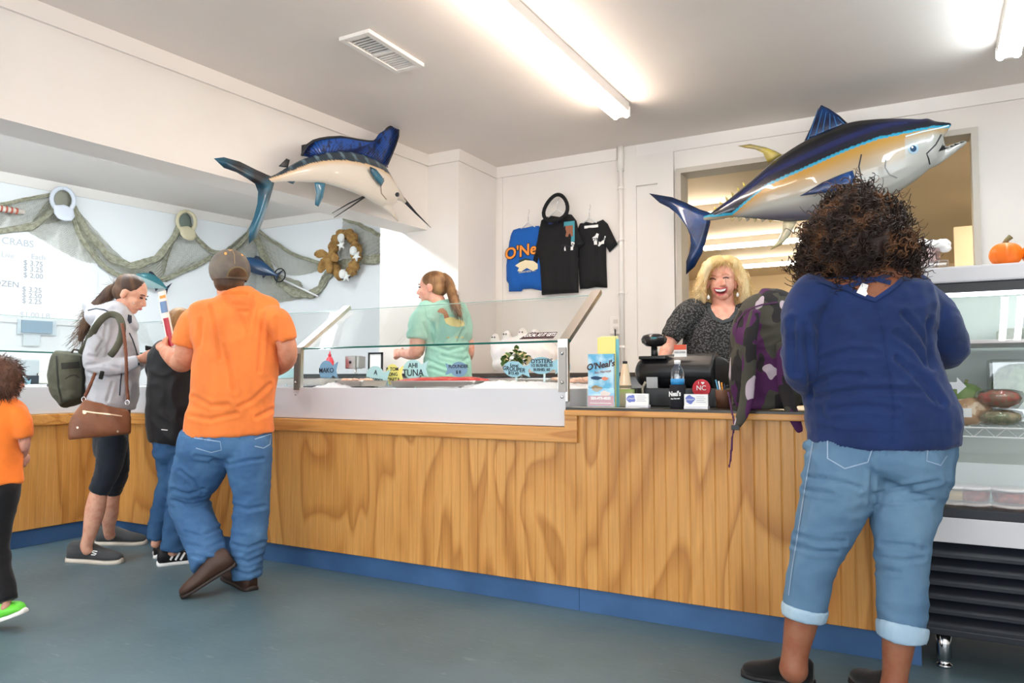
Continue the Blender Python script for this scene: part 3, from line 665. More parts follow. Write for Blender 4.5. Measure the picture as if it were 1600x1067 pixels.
# ================================================================ WORKTOPS BEHIND THE COUNTER
wt = thing('back_worktop', 'steel topped work counter along the wall behind the assistants', 'counter', (-3.2, 4.8, 0))
box('top', (-4.9, 4.66, 1.115), (-3.29, 4.99, 1.14), STEEL, wt, .003); box('front_edge', (-4.9, 4.645, 1.12), (-3.29, 4.66, 1.142), ss(60, 64, 66), wt)
box('cabinet', (-4.9, 4.70, 0), (-3.29, 4.99, 1.115), WHITE, wt)
wt2 = thing('rear_worktop', 'low steel topped work counter against the shirt wall', 'counter', (-2.4, 5.3, 0))
box('top', (-3.26, 5.0, 1.115), (-1.70, 5.57, 1.14), STEEL, wt2, .003); box('front_edge', (-3.26, 4.985, 1.118), (-1.70, 5.0, 1.143), ss(70, 58, 50), wt2); box('cabinet', (-3.26, 5.05, 0), (-1.70, 5.57, 1.115), WHITE, wt2)
wt3 = thing('side_worktop', 'white work shelf under the price board', 'counter', (-6.6, 3.6, 0))
box('top', (-6.9, 1.8, 1.0), (-6.35, 4.6, 1.03), WHITE, wt3, .003); box('cabinet', (-6.85, 1.8, 0), (-6.4, 4.6, 1.0), WHITE, wt3)
# soap dispenser, bottle, frame
d0 = onY(556, 566, 4.96); sd = thing('soap_dispenser', 'grey steel soap dispenser mounted on the white wall', 'dispenser', d0)
box('body', (d0.x-.07, 4.90, d0.z-.055), (d0.x+.045, 4.998, d0.z+.055), STEEL, sd, .008); box('side_cap', (d0.x+.047, 4.91, d0.z-.05), (d0.x+.075, 4.998, d0.z+.05), ss(170, 172, 170), sd, .006)
lathe('lens', [(0, .004), (.012, .003), (.014, 0)], (d0.x-.01, 4.898, d0.z), BLACK, sd, 12, True, Matrix.Rotation(math.pi/2, 3, 'X'))
tube('spout', [(d0.x+.03, 4.93, d0.z-.05), (d0.x+.03, 4.92, d0.z-.085), (d0.x+.045, 4.92, d0.z-.10)], .009, CHROME, sd)
b0 = onY(515, 575, 4.8); bt = thing('spray_bottle', 'red plastic squeeze bottle on the steel worktop', 'bottle', (b0.x, 4.8, 1.14))
lathe('body', [(.034, 0), (.036, .01), (.036, .11), (.022, .14), (.012, .15)], (b0.x, 4.8, 1.141), ss(232, 70, 84, .35), bt, 20); lathe('cap', [(.013, .15), (.013, .17), (.006, .175), (.004, .195)], (b0.x, 4.8, 1.141), ss(214, 60, 74, .35), bt, 14)
f0 = onY(586, 573, 4.85); pf = thing('framed_card', 'small black framed card standing on the steel worktop', 'frame', (f0.x, 4.85, 1.14))
boxes('frame', [((f0.x-.075, 4.85, 1.141), (f0.x-.06, 4.862, 1.32)), ((f0.x+.06, 4.85, 1.141), (f0.x+.075, 4.862, 1.32)), ((f0.x-.075, 4.85, 1.305), (f0.x+.075, 4.862, 1.32)), ((f0.x-.075, 4.85, 1.141), (f0.x+.075, 4.862, 1.15))], BLACK, pf); box('card', (f0.x-.06, 4.855, 1.15), (f0.x+.06, 4.858, 1.305), PAPER, pf)
q = onY(648, 455, 4.99); wn = thing('wall_notice', 'plain white paper notice taped to the wall by the assistant', 'paper', (q.x, 4.99, q.z)); box('sheet', (q.x-.06, 4.994, q.z-.12), (q.x+.06, 4.998, q.z+.12), PAPER, wn)
for k in range(6): box('print_line', (q.x-.04, 4.9925, q.z+.08-.03*k), (q.x+.04-.01*(k % 3), 4.994, q.z+.083-.03*k), ss(200, 202, 210), wn)
# ghost print bag
gb = onY(815, 590, 5.12); gt = thing('ghost_bag', 'white plastic bag with little ghost faces behind the glass guard', 'bag', (gb.x, 5.15, 1.14))
vv = Vol(); g0 = onY(765, 590, 5.12); g1 = onY(868, 590, 5.12)
vv.ell(((g0.x+g1.x)/2, 5.17, 1.29), ((g1.x-g0.x)/2, .14, .15)); vv.ell(((g0.x+g1.x)/2, 5.17, 1.22), ((g1.x-g0.x)/2*.97, .15, .10))
GH = []
for u, v in ((772, 527), (790, 522), (815, 519), (835, 520)):
    q = onY(u, v, 5.12); GH.append(q); vv.wlimb([(Vector((q.x, 5.16, 1.32)), .05, .05), (Vector((q.x, 5.14, q.z-.02)), .036, .03), (Vector((q.x, 5.14, q.z+.012)), .026, .024)])
bgm = M('translucent white plastic', S(242, 232, 228), .35, var=(S(250, 240, 236), 3, .4, .7), sss=.3)
ob = vv.fuse('bag_body', bgm, gt, .012, 4, folds(.006, (14, 14, 10), 3))
for q in GH:
    for s in (-.011, .011): lathe('ghost_eye', [(0, .003), (.006, .002), (.007, 0)], (q.x+s, 5.109, q.z), INK, gt, 10, True, Matrix.Rotation(math.pi/2, 3, 'X'))
# jar of greens
jx = onY(843, 560, 4.3).x; jz = 1.076
jt = thing('herb_bunch', 'bunch of leafy green herbs in a clear cup behind the oyster sign', 'plant', (jx, 3.99, jz))
lathe('cup', [(.032, 0), (.042, .10), (.039, .10), (.03, .004)], (jx, 3.99, jz), GLASS, jt, 20)
LEAF = [M('leaf a', S(70, 104, 44), .6), M('leaf b', S(150, 158, 84), .6), M('leaf c', S(206, 190, 150), .6)]
for k in range(90):
    a = random.uniform(0, 6.28); rr = random.uniform(0, .095); p = Vector((jx+rr*math.cos(a), 3.99+rr*math.sin(a), jz+.11+random.uniform(0, .10)*(1-rr*6))); s_ = random.uniform(.016, .030)
    q = Matrix.Rotation(a, 3, 'Z')@Matrix.Rotation(random.uniform(-.9, .9), 3, 'X')
    V = [p+q@Vector(v)*s_ for v in ((0, -1, 0), (.5, -.3, .2), (.6, .3, .1), (0, 1, -.2), (-.6, .3, .1), (-.5, -.3, .2), (0, 0, .35))]
    mk('leaf', V, [(0, 1, 6), (1, 2, 6), (2, 3, 6), (3, 4, 6), (4, 5, 6), (5, 0, 6)], LEAF[0 if k % 5 < 3 else 1+k % 2], jt, True)
for k in range(7): tube('stem', [(jx+.015*math.cos(k), 3.99+.015*math.sin(k), jz+.01), (jx+.03*math.cos(k), 3.99+.03*math.sin(k), jz+.12)], .002, LEAF[1], jt, 5)
# ================================================================ IN THE FISH CASE: trays, fish, signs
def tray(x0, x1, y0, y1, z, h, label, name='steel_tray'):
    t = thing(name, label, 'tray', ((x0+x1)/2, (y0+y1)/2, z))
    def rr(x0, x1, y0, y1, z, r, n=5):
        P = []
        for cx_, cy_, a0 in ((x1-r, y1-r, 0), (x0+r, y1-r, 90), (x0+r, y0+r, 180), (x1-r, y0+r, 270)):
            for k in range(n): a = math.radians(a0+90*k/(n-1)); P.append(Vector((cx_+r*math.cos(a), cy_+r*math.sin(a), z)))
        return P
    L = [rr(x0+.012, x1-.012, y0+.012, y1-.012, z, .02), rr(x0, x1, y0, y1, z+h, .03), rr(x0-.012, x1+.012, y0-.012, y1+.012, z+h, .035), rr(x0-.012, x1+.012, y0-.012, y1+.012, z+h-.004, .035), rr(x0+.003, x1-.003, y0+.003, y1-.003, z+h-.005, .03), rr(x0+.015, x1-.015, y0+.015, y1-.015, z+.003, .02)]
    L = [L[5], L[4], ][:0]+[L[0], L[1], L[2], L[3]]
    n = len(L[0]); V = [p for l in L for p in l]; Fc = [tuple(range(n))]
    for i in range(len(L)-1):
        for j in range(n): a = i*n+j; b = i*n+(j+1) % n; Fc.append((a, b, b+n, a+n))
    mk('pan', V, Fc, STEEL, t, False); return t
def XC(px, Y=3.42): return onY(px, 598, Y).x
ZT = 1.052
tray(XC(616), XC(752), 3.36, 3.66, ZT, .032, 'long steel tray holding the red tuna loins')
tray(XC(533), XC(578), 3.36, 3.60, ZT, .034, 'short steel pan between the blue fish signs')
tray(XC(432, 3.7), XC(520, 3.7), 3.60, 3.86, ZT+.01, .04, 'wide steel tray beside the left guard post')
tray(XC(585, 3.8), XC(640, 3.8), 3.74, 3.94, ZT+.01, .04, 'steel tray behind the yellow fish sign')
tray(XC(765, 3.8), XC(868, 3.8), 3.74, 3.94, ZT+.008, .038, 'steel tray under the grouper sign')
TUNA = M('raw tuna', S(186, 62, 58), .35, bump=(40, .3, .003), var=(S(214, 110, 96), 14, .5, .72), stretch=(1, 4, 4))
for a, b, y, hh, lab in ((622, 700, 3.44, .016, 'red tuna loin, front one in the long tray'), (690, 758, 3.50, .018, 'red tuna loin, right one in the long tray'), (650, 735, 3.58, .02, 'red tuna loin, rear one in the long tray')):
    xa, xb = XC(a, y), XC(b, y); v = Vol(); v.wlimb([(Vector((xa, y, ZT+.026)), .008, .02), (Vector(((xa*2+xb)/3, y, ZT+.032)), hh*.9, .05), (Vector(((xa+2*xb)/3, y+.01, ZT+.034)), hh, .055), (Vector((xb, y+.015, ZT+.03)), .010, .025)])
    o = v.fuse('tuna_loin', TUNA, None, .007, 3, folds(.003, (12, 40, 40), a)); tag(o, lab, 'fish fillet', 'tuna loins')
SHR = M('shrimp pink', S(240, 196, 172), .4)
def shrimp(x, y, z, rot, label, grp):
    pts = [Vector((x, y, z))+Matrix.Rotation(rot, 3, 'Z')@Vector((.022*math.cos(a), .022*math.sin(a), .006)) for a in [i*.5 for i in range(8)]]
    o = tube('shrimp', pts, [.004, .008, .0095, .0095, .0085, .007, .005, .003], SHR, None, 8); return tag(o, label, 'shrimp', grp)
for k in range(14):
    shrimp(random.uniform(XC(538), XC(573)), random.uniform(3.40, 3.56), ZT+.022+random.uniform(0, .012), random.uniform(0, 6), 'peeled pink shrimp lying in the short steel pan', 'shrimp in the short pan')
for k in range(16):
    shrimp(random.uniform(XC(905, 3.9)-.1, CE-.07), random.uniform(3.72, 3.92), 1.075+random.uniform(0, .02), random.uniform(0, 6), 'peeled pink shrimp on the ice at the right case end', 'shrimp at the case end')
SB = M('sign blue paper', S(150, 196, 212), .7); SB2 = M('sign slate blue paper', S(122, 160, 190), .7); SY = M('sign yellow paper', S(238, 226, 128), .7); ST = M('sign mint paper', S(176, 216, 220), .7)
def fishsign(px, py, wpx, hpx, Y, mat, lines, label, flip=False, tail=.35, ang=0.0, zb=1.06):
    c = onY(px, py, Y); k = (onY(px+1, py, Y)-onY(px, py, Y)).length; w_, h_ = wpx*k/2, hpx*k/2; sg = -1 if flip else 1
    t = thing('fish_sign', label, 'sign', (c.x, Y, min(zb, c.z-h_)), 'hand lettered fish signs')
    P = []; 
    for i in range(17): a = math.radians(28+304*i/16); P.append((-sg*w_*.18-sg*-1*w_*0+sg*w_*.82*math.cos(a)*1.0, h_*math.sin(a)))
    P = P+[(sg*w_*1.15, -h_*.75), (sg*w_*.95, 0), (sg*w_*1.15, h_*.85)]
    X = Vector((math.cos(ang), 0, math.sin(ang))); Yv = Vector((-math.sin(ang), 0, math.cos(ang)))
    if sg < 0: P = P[::-1]
    plate('card', P, c, X, Yv, .003, mat, t)
    lo = min(c.z-h_*.6, c.z-.02); box('stake', (c.x-.006, Y+.003, min(1.04, lo-.01)), (c.x+.006, Y+.006, lo+.03), M('stake', S(200, 220, 222), .6), t)
    n = len(lines)
    for i, (s, sz) in enumerate(lines):
        yy = (n-1)/2-i; text('lettering', s, c+Vector((-sg*w_*.15, -.0015, 0))+Yv*(yy*h_*1.5/max(n, 1.5)), X, Yv, sz*k, INK, t, 0, .0004)
    return t
fishsign(512, 579, 27, 24, 3.78, SB2, [('MAKO', 8)], 'slate blue fish sign standing in front of the red bottle')
fishsign(589, 588, 34, 25, 3.62, ST, [('A', 8), ('SNAPPER', 6.5)], 'pale mint fish sign in front of the black frame', ang=-.12)
fishsign(615, 585, 26, 26, 3.68, SY, [('P. TOM', 6), ('LONG', 6), ('BONITA', 6.5)], 'yellow round fish sign with three hand written lines')
fishsign(648, 577, 36, 25, 3.75, ST, [('AHI', 9), ('TUNA', 12)], 'pale fish sign lettered AHI TUNA')
fishsign(714, 577, 32, 20, 3.72, SB2, [('FLOUNDER', 6), ('$ 8', 6)], 'slate blue fish sign lettered FLOUNDER over the tuna', True)
fishsign(806, 577, 40, 22, 3.66, SB, [('Local', 6), ('GROUPER', 8), ('$15.49', 6)], 'light blue fish sign lettered GROUPER', ang=-.12)
fishsign(850, 571, 48, 24, 3.6, SB, [('OYSTERS', 8.5), ('1/2 BUSHEL 35', 5.5), ('BUSHEL 60', 5.5)], 'light blue fish sign lettered OYSTERS beside the steel post')
fishsign(880, 574, 22, 26, 3.85, SB, [], 'blank light blue fish sign half hidden by the steel post', True)
fishsign(447, 583, 34, 20, 3.8, ST, [], 'mint fish sign left of the guard post behind the man')
fishsign(40, 600, 14, 10, 3.9-.5, SB, [], 'little blue fish sign on the ice beside the orange boy')
# black strip sign lying along the glass
q0 = onY(811, 527, 3.33); q1 = onY(878, 522, 3.33)
ls = thing('glass_sticker', 'black strip reading LOCAL AS IT GETS on the glass guard', 'sign', (q0.x, 3.33, 1.285))
xa, xb = onY(812, 530, FY+.03).x, -1.60
Xs = Vector((1, 0, 0)); Ys = Vector((0, .40, .265)).normalized()
O = Vector((xa, FY+.03, 1.285))-Xs.cross(Ys)*-.004
plate('strip', [(0, 0), (xb-xa, 0), (xb-xa+.0, .06), (.03, .06)], O+Vector((0, -.004, .004)), Xs, Ys, .002, ss(58, 30, 40), ls)
text('lettering', 'LOCAL AS IT GETS', O+Vector(((xb-xa)/2+.01, -.006, .006))+Ys*.03, Xs, Ys, .043, PAPER, ls, .2, .0003, sx=(xb-xa)/.40)
# ================================================================ ON THE CHECKOUT COUNTER
ZC = .9575
def CXY(px, Y): return onY(px, 620, Y).x
def zY(px, py, Y): return onY(px, py, Y).z
# brochure rack
xa, xb = CXY(919, 3.34), CXY(959, 3.34)
br = thing('brochure_rack', 'clear rack of blue fish house brochures on the checkout counter', 'brochures', ((xa+xb)/2, 3.36, ZC))
BRM = M('brochure print', S(96, 176, 214), .4, var=(S(196, 226, 238), 14, .42, .6))
zt = zY(940, 553, 3.34)
box('brochure', (xa, 3.34, ZC+.004), (xb, 3.355, zt), BRM, br)
text('lettering', "O'Neal's", ((xa+xb)/2, 3.338, zt-.055), (1, 0, .15), (0, 0, 1), .042, ss(70, 40, 34), br, .1, .001)
text('lettering', "Sea Harvest", ((xa+xb)/2+.01, 3.338, zt-.085), (1, 0, .1), (0, 0, 1), .018, ss(150, 80, 60), br, .1)
def blob(nm, x, z, rx, rz, Y, m, par, n=14, sd=1): plate(nm, [(x+rx*(1+.15*math.sin(3*a+sd))*math.cos(a), z+rz*(1+.2*math.sin(4*a+sd))*math.sin(a)) for a in [2*math.pi*i/n for i in range(n)]], (0, Y, 0), (1, 0, 0), (0, 0, 1), .0005, m, par)
blob('print', (xa*2+xb)/3, zt-.115, .032, .008, 3.3385, ss(30, 60, 96), br); blob('print', (xa+2*xb)/3, zt-.118, .018, .008, 3.338, ss(226, 140, 110), br)
blob('print', (xa*2+xb)/3, zt-.165, .028, .014, 3.3385, ss(150, 130, 96), br); blob('print', (xa+2*xb)/3, zt-.19, .026, .014, 3.3385, ss(214, 190, 180), br)
box('print', (xa, 3.338, ZC+.006), (xb, 3.3395, ZC+.055), ss(178, 110, 122), br)
text('lettering', '252-473-4535', ((xa+xb)/2, 3.337, ZC+.042), (1, 0, 0), (0, 0, 1), .018, PAPER, br, 0, .0006)
text('lettering', 'OnealsSeaHarvest.com', ((xa+xb)/2, 3.337, ZC+.020), (1, 0, 0), (0, 0, 1), .0115, PAPER, br)
boxes('holder', [((xa-.004, 3.331, ZC), (xb+.006, 3.334, ZC+.09)), ((xa-.004, 3.331, ZC), (xb+.006, 3.395, ZC+.003))], GLASS, br)
xa, xb = CXY(934, 3.40), CXY(962, 3.40)
yp = thing('yellow_leaflets', 'stack of pale yellow leaflets standing behind the blue brochures', 'leaflets', ((xa+xb)/2, 3.41, ZC))
box('leaflet', (xa, 3.40, ZC), (xb, 3.408, zY(948, 527, 3.4)), ss(240, 228, 140), yp); box('leaflet', (xa+.02, 3.41, ZC), (xb+.014, 3.414, zY(948, 530, 3.4)), ss(120, 190, 208), yp); box('leaflet', (xa+.01, 3.416, ZC), (xb+.006, 3.42, zY(948, 525, 3.4)), ss(238, 230, 170), yp)
xc = CXY(977, 3.60); cu = thing('cup_stack', 'tall stack of pale plastic cups under a black cap', 'cups', (xc, 3.60, ZC))
CUPM = M('cup plastic', S(226, 206, 180), .25, sss=.2)
for k in range(9): lathe('cup', [(.045-.0032*k, .012*k+.10-.10), (.043-.0032*k, .012*k+.02), (.040-.0032*k, .012*k+.05)][:2]+[(.030-.0018*k, .012*k+.115)], (xc, 3.60, ZC+.001), CUPM, cu, 20)
lathe('cap', [(.012, .205), (.012, .225), (0, .227)], (xc, 3.60, ZC), BLACK, cu, 14); lathe('top_cup', [(.034, .09), (.014, .207), (0, .208)], (xc, 3.60, ZC), CUPM, cu, 20)
xa, xb = CXY(962, 3.47), CXY(990, 3.47); ab = thing('acrylic_box', 'small clear acrylic box holding folded papers', 'box', ((xa+xb)/2, 3.5, ZC))
boxes('walls', [((xa, 3.46, ZC), (xb, 3.463, ZC+.10)), ((xa, 3.52, ZC), (xb, 3.523, ZC+.10)), ((xa, 3.46, ZC), (xa+.003, 3.523, ZC+.1)), ((xb-.003, 3.46, ZC), (xb, 3.523, ZC+.1))], GLASS, ab)
for k in range(5): box('paper', (xa+.008, 3.468+.009*k, ZC+.001), (xb-.008, 3.471+.009*k, ZC+.06+.006*k), ss(216-8*k, 206, 180-14*k), ab)
# till
xa, xb = CXY(993, 3.62), CXY(1120, 3.62)
tl = thing('cash_register', 'black till with rounded printer housing on the checkout counter', 'cash register', ((xa+xb)/2, 3.75, ZC))
bx_ = CXY(985, 3.56); box('cash_drawer', (bx_, 3.56, ZC), (CXY(1118, 3.56), 3.93, ZC+.09), BLACK, tl, .006)
v = Vol(); zt = zY(1050, 541, 3.7)
v.wlimb([(Vector((xa+.03, 3.75, ZC+.17)), .085, .08), (Vector(((xa+xb)/2, 3.75, ZC+.175)), .088, .085), (Vector((xb-.03, 3.75, ZC+.17)), .095, .095)], 'round', 'flat')
v.wlimb([(Vector((xa+.06, 3.74, ZC+.08)), .05, .06), (Vector((xa+.06, 3.74, ZC+.17)), .05, .06)], 'flat', 'flat'); v.wlimb([(Vector((xb-.09, 3.75, ZC+.08)), .07, .07), (Vector((xb-.09, 3.75, ZC+.17)), .07, .07)], 'flat', 'flat')
v.fuse('housing', BLACK, tl, .006, 6)
lathe('end_disc', [(0, .02), (.068, .02), (.078, .014), (.08, 0)], (xb-.03, 3.74, ZC+.17), M('dark bronze plastic', S(44, 40, 36), .4), tl, 28, True, Matrix.Rotation(.45, 3, 'Z')@Matrix.Rotation(math.pi/2, 3, 'X'))
q = onY(1017, 580, 3.64); box('grey_label', (q.x-.028, 3.652, ZC+.085), (q.x+.03, 3.656, ZC+.145), ss(176, 180, 184), tl)
q = onY(1063, 548, 3.66); box('card_sticker', (q.x-.03, 3.655, q.z-.03), (q.x+.032, 3.66, q.z+.03), PAPER, tl); box('sticker_band', (q.x-.03, 3.653, q.z+.005), (q.x+.032, 3.656, q.z+.03), ss(214, 90, 60), tl)
text('lettering', 'DISCOVER', (q.x, 3.653, q.z-.008), (1, 0, 0), (0, 0, 1), .012, INK, tl)
# scanner
q = onY(1018, 531, 3.66); sc_ = thing('barcode_scanner', 'black round barcode scanner on a short neck above the till', 'scanner', (q.x, 3.70, ZC+.24))
lathe('head', [(0, -.035), (.04, -.03), (.062, -.012), (.066, .006), (.055, .024), (.03, .032), (0, .034)], (q.x, 3.70, q.z), M('scanner shell', S(40, 38, 38), .22), sc_, 28)
tube('neck', [(q.x, 3.70, q.z-.03), (q.x+.003, 3.70, ZC+.235)], [.016, .02], BLACK, sc_); box('foot', (q.x-.07, 3.66, ZC+.235), (q.x+.07, 3.78, ZC+.252), BLACK, sc_, .004)
text('lettering', 'SCAN', (q.x+.02, 3.635, q.z+.008), (1, 0, 0), (0, .2, 1), .012, ss(90, 190, 200), sc_)
tube('cable', [(q.x, 3.56, ZC+.12), (q.x-.01, 3.545, ZC+.09), (q.x-.005, 3.54, ZC+.04), (q.x+.02, 3.535, ZC+.008)], .006, ss(130, 126, 112), sc_)
# business cards
for a, b, y, lab in ((978, 1013, 3.36, 'white business cards in a stand beside the brochures'), (1069, 1106, 3.31, 'white business cards in a stand beside the bottle')):
    xa, xb = CXY(a, y), CXY(b, y); ct_ = thing('card_stand', lab, 'cards', ((xa+xb)/2, y, ZC), 'business card stands')
    box('card', (xa, y, ZC+.014), (xb, y+.012, ZC+.066), PAPER, ct_); box('stand', (xa-.001, y-.006, ZC), (xb+.001, y+.03, ZC+.014), ss(226, 226, 230, .3), ct_, .002)
    blob('logo', xa+.026, ZC+.042, .021, .018, y-.0008, ss(110, 124, 196), ct_, 16, a); text('lettering', "O'Neal's", (xa+.027, y-.0016, ZC+.042), (1, 0, .1), (0, 0, 1), .011, PAPER, ct_)
    for k in range(4): box('print_line', (xa+.054, y-.0008, ZC+.03+.008*k), (xb-.010-.006*(k % 2), y, ZC+.0318+.008*k), ss(170, 174, 190), ct_)
# bottle in koozie
xk = CXY(1056, 3.34); bo = thing('water_bottle', 'water bottle with blue label in a black foam sleeve', 'bottle', (xk, 3.37, ZC))
lathe('sleeve', [(.0335, .0), (.036, .004), (.036, .105), (.033, .107), (.032, .09)], (xk, 3.37, ZC), M('neoprene', S(20, 20, 28), .8), bo, 28)
lathe('bottle', [(.03, .09), (.0305, .135), (.031, .16), (.026, .18), (.014, .197), (.012, .205)], (xk, 3.37, ZC), glassmat('bottle plastic', (.93, .96, .98, 1), .12, .7), bo, 24)
lathe('label', [(.0312, .108), (.0314, .135)], (xk, 3.37, ZC), ss(50, 140, 200, .3), bo, 24); lathe('cap', [(.0145, .202), (.0145, .22), (0, .221)], (xk, 3.37, ZC), WHITEP, bo, 20)
text('lettering', "Neal's", (xk-.002, 3.331, ZC+.066), (1, 0, .06), (0, 0, 1), .03, PAPER, bo, 0, .0012, sx=.75); text('lettering', 'Sea Harvest', (xk, 3.331, ZC+.045), (1, 0, .06), (0, 0, 1), .0085, PAPER, bo, 0, .0003)
q = onY(1095, 607, 3.545); rb = thing('red_badge', 'round red I love NC badge stuck on the till', 'badge', (q.x, 3.555, q.z))
Rx = Matrix.Rotation(math.pi/2, 3, 'X'); lathe('disc', [(0, .004), (.042, .004), (.044, 0)], (q.x, 3.556, q.z), ss(206, 36, 52, .4), rb, 28, False, Rx)
text('lettering', 'NC', (q.x, 3.551, q.z+.002), (1, 0, 0), (0, 0, 1), .032, PAPER, rb, 0, .0005); text('lettering', 'I', (q.x-.012, 3.551, q.z+.026), (1, 0, 0), (0, 0, 1), .02, PAPER, rb)
plate('heart', [(q.x+.008+.008*(16*math.sin(a)**3)/16, q.z+.026+.008*(13*math.cos(a)-5*math.cos(2*a)-2*math.cos(3*a)-math.cos(4*a))/16) for a in [-2*math.pi*i/20 for i in range(20)]], (0, 3.5512, 0), (1, 0, 0), (0, 0, 1), .0005, PAPER, rb)
xp = CXY(1131, 3.5); pc = thing('pen_cup', 'brown pen cup with coloured pens beside the camouflage backpack', 'pen cup', (xp, 3.5, ZC))
lathe('cup', [(.032, 0), (.038, .085), (.034, .085), (.028, .006)], (xp, 3.5, ZC), ss(96, 62, 44), pc, 20)
for k, cc in enumerate(((80, 150, 190), (236, 236, 236), (226, 150, 50), (40, 40, 60))): tube('pen', [(xp-.01+.006*k, 3.5, ZC+.01), (xp-.036+.012*k, 3.5+.005*k, ZC+.13-.006*k)], .0035, ss(*cc), pc, 6)
ms = onY(960, 636, 3.3); tag(box('menu_sheet', (-1.50, 3.262, ZC), (-1.16, 3.33, ZC+.0012), ss(200, 196, 186, .3)), 'laminated sheet lying flat along the counter edge by the brochures', 'paper')
# ================================================================ FRIDGE CONTENTS
def FXp(px, Y, py=760): return onY(px, py, Y).x
CLR = glassmat('clear tub', (.95, .95, .95, 1), .12, .5); REDS = M('cranberry salsa', S(150, 52, 46), .4, var=(S(190, 90, 60), 40, .45, .6))
for px, grp in ((1518, 0), (1578, 1), (1462, 2)):
    x = max(FXp(px, FYF+.16), FX0+.108)
    for k in range(2):
        z = .562+k*.062; c_ = thing('deli_tub', ('upper' if k else 'lower')+' clear tub of red relish in the '+('left', 'right', 'half hidden left')[grp]+' stack', 'tub', (x, FYF+.16, z), 'tubs on the fridge deck')
        lathe('tub', [(.058, 0), (.064, .045), (.067, .048)], (x, FYF+.16, z), CLR, c_, 24); lathe('filling', [(.055, .003), (.06, .036), (0, .038)], (x, FYF+.16, z), REDS if grp < 2 else ss(214, 180, 110), c_, 24); lathe('lid', [(.069, .048), (.069, .055), (.06, .057), (0, .056)], (x, FYF+.16, z), M('tub lid', S(226, 216, 214), .25), c_, 24)
def clam(px, Y, z, w, h, m, label):
    x = FXp(px, Y, 640); c_ = thing('clamshell', label, 'food container', (x, Y, z), 'food packs on the wire shelf')
    lathe('base', [(w*.7, 0), (w, h*.5), (w*1.04, h*.5)], (x, Y, z), CLR, c_, 20); v = Vol(); v.ell((x, Y, z+h*.5), (w*.86, w*.86, h*.40)); v.fuse('food', m, c_, .012, 1, folds(.008, (30, 30, 30), px)); lathe('lid', [(w*1.04, h*.5), (w*.9, h*.9), (w*.5, h), (0, h)], (x, Y, z), CLR, c_, 20)
SAL = M('salad', S(160, 120, 96), .6, var=(S(204, 96, 80), 30, .48, .56)); GRN = M('green salad', S(128, 156, 96), .6, var=(S(90, 122, 60), 30, .45, .6))
clam(1560, FYF+.25, .911, .085, .06, M('pasta salad', S(196, 178, 140), .6, var=(S(130, 140, 90), 30, .45, .6)), 'clear clamshell of pasta salad, lower one on the wire shelf'); clam(1562, FYF+.25, .975, .085, .075, SAL, 'clear clamshell of mixed salad stacked on the pasta salad')
x = FXp(1585, FYF+.4, 570); gt_ = thing('lettuce_tub', 'tall clear tub of green lettuce on the wire shelf', 'food container', (x, FYF+.42, .911), 'food packs on the wire shelf')
box('tub', (x-.09, FYF+.34, .911), (x+.12, FYF+.52, 1.17), CLR, gt_, .012); v = Vol(); v.ell((x+.015, FYF+.43, 1.06), (.088, .075, .085)); v.fuse('lettuce', GRN, gt_, .012, 1, folds(.012, (28, 28, 28), 4))
x = FXp(1508, FYF+.45, 585); ml = thing('melon', 'round green melon on the wire shelf', 'melon', (x, FYF+.45, .911)); v = Vol(); v.ell((x, FYF+.45, .995), (.078, .078, .08)); v.fuse('rind', M('melon rind', S(132, 172, 96), .45, var=(S(176, 200, 136), 9, .4, .6)), ml, .01, 2); tube('stem', [(x, FYF+.45, 1.07), (x+.006, FYF+.45, 1.088)], .006, LEAF[1], ml)
x = FX0+.16; bw = thing('wrapped_sandwich', 'wrapped brown bread pack on the wire shelf behind the blue elbow', 'bread', (x, FYF+.26, .911)); v = Vol(); v.wlimb([(Vector((x-.05, FYF+.25, .955)), .045, .04), (Vector((x+.03, FYF+.25, .96)), .055, .046), (Vector((x+.06, FYF+.25, .955)), .04, .035)]); v.fuse('loaf', M('bread', S(186, 146, 108), .6, var=(S(226, 206, 180), 20, .5, .6)), bw, .01, 2, folds(.004, (30, 30, 30), 2)); box('label', (x-.02, FYF+.203, .94), (x+.02, FYF+.205, .975), PAPER, bw)
for k in range(4):
    x = FX0+.30+.27*k; tag(box('parcel', (x, FYF+.45, 1.246), (x+.2, FYF+.66, 1.30), M('parcel', S(206, 210, 190), .5, var=(S(160, 170, 160), 8, .4, .6)), None, .01), ('first', 'second', 'third', 'fourth')[k]+' pale wrapped parcel from the left on the top fridge shelf', 'parcel', 'parcels on the fridge shelf')
# on top of the fridge
ZF = 1.55
PUM = M('pumpkin skin', S(236, 122, 24), .4, bump=(12, .1, .004), var=(S(222, 100, 18), 5, .4, .7)); STM = M('pumpkin stem', S(120, 108, 72), .8)
def pumpkin(px, Y, r, label):
    x = onY(px, 410, Y).x; c_ = thing('pumpkin', label, 'pumpkin', (x, Y, ZF), 'pumpkins on the fridge'); V = []; Fc = []; n, m_ = 48, 16
    for i in range(m_+1):
        ph = math.pi*i/m_
        for j in range(n):
            a = 2*math.pi*j/n; rb_ = 1-.07*abs(math.cos(a*5))**.6*math.sin(ph); rr = r*math.sin(ph)*rb_; zz = r*.80*(1-math.cos(ph)) - r*.12*math.exp(-(math.sin(ph)/.3)**2)*(1 if i > m_/2 else -.6)
            V.append((x+rr*math.cos(a), Y+rr*math.sin(a), ZF+zz))
    for i in range(m_):
        for j in range(n): a = i*n+j; b = i*n+(j+1) % n; Fc.append((a, b, b+n, a+n))
    mk('flesh', V, Fc, PUM, c_, True); tube('stem', [(x, Y, ZF+1.45*r), (x+.004, Y, ZF+1.72*r), (x+.02, Y, ZF+1.95*r)], [.014, .009, .011], STM, c_, 8)
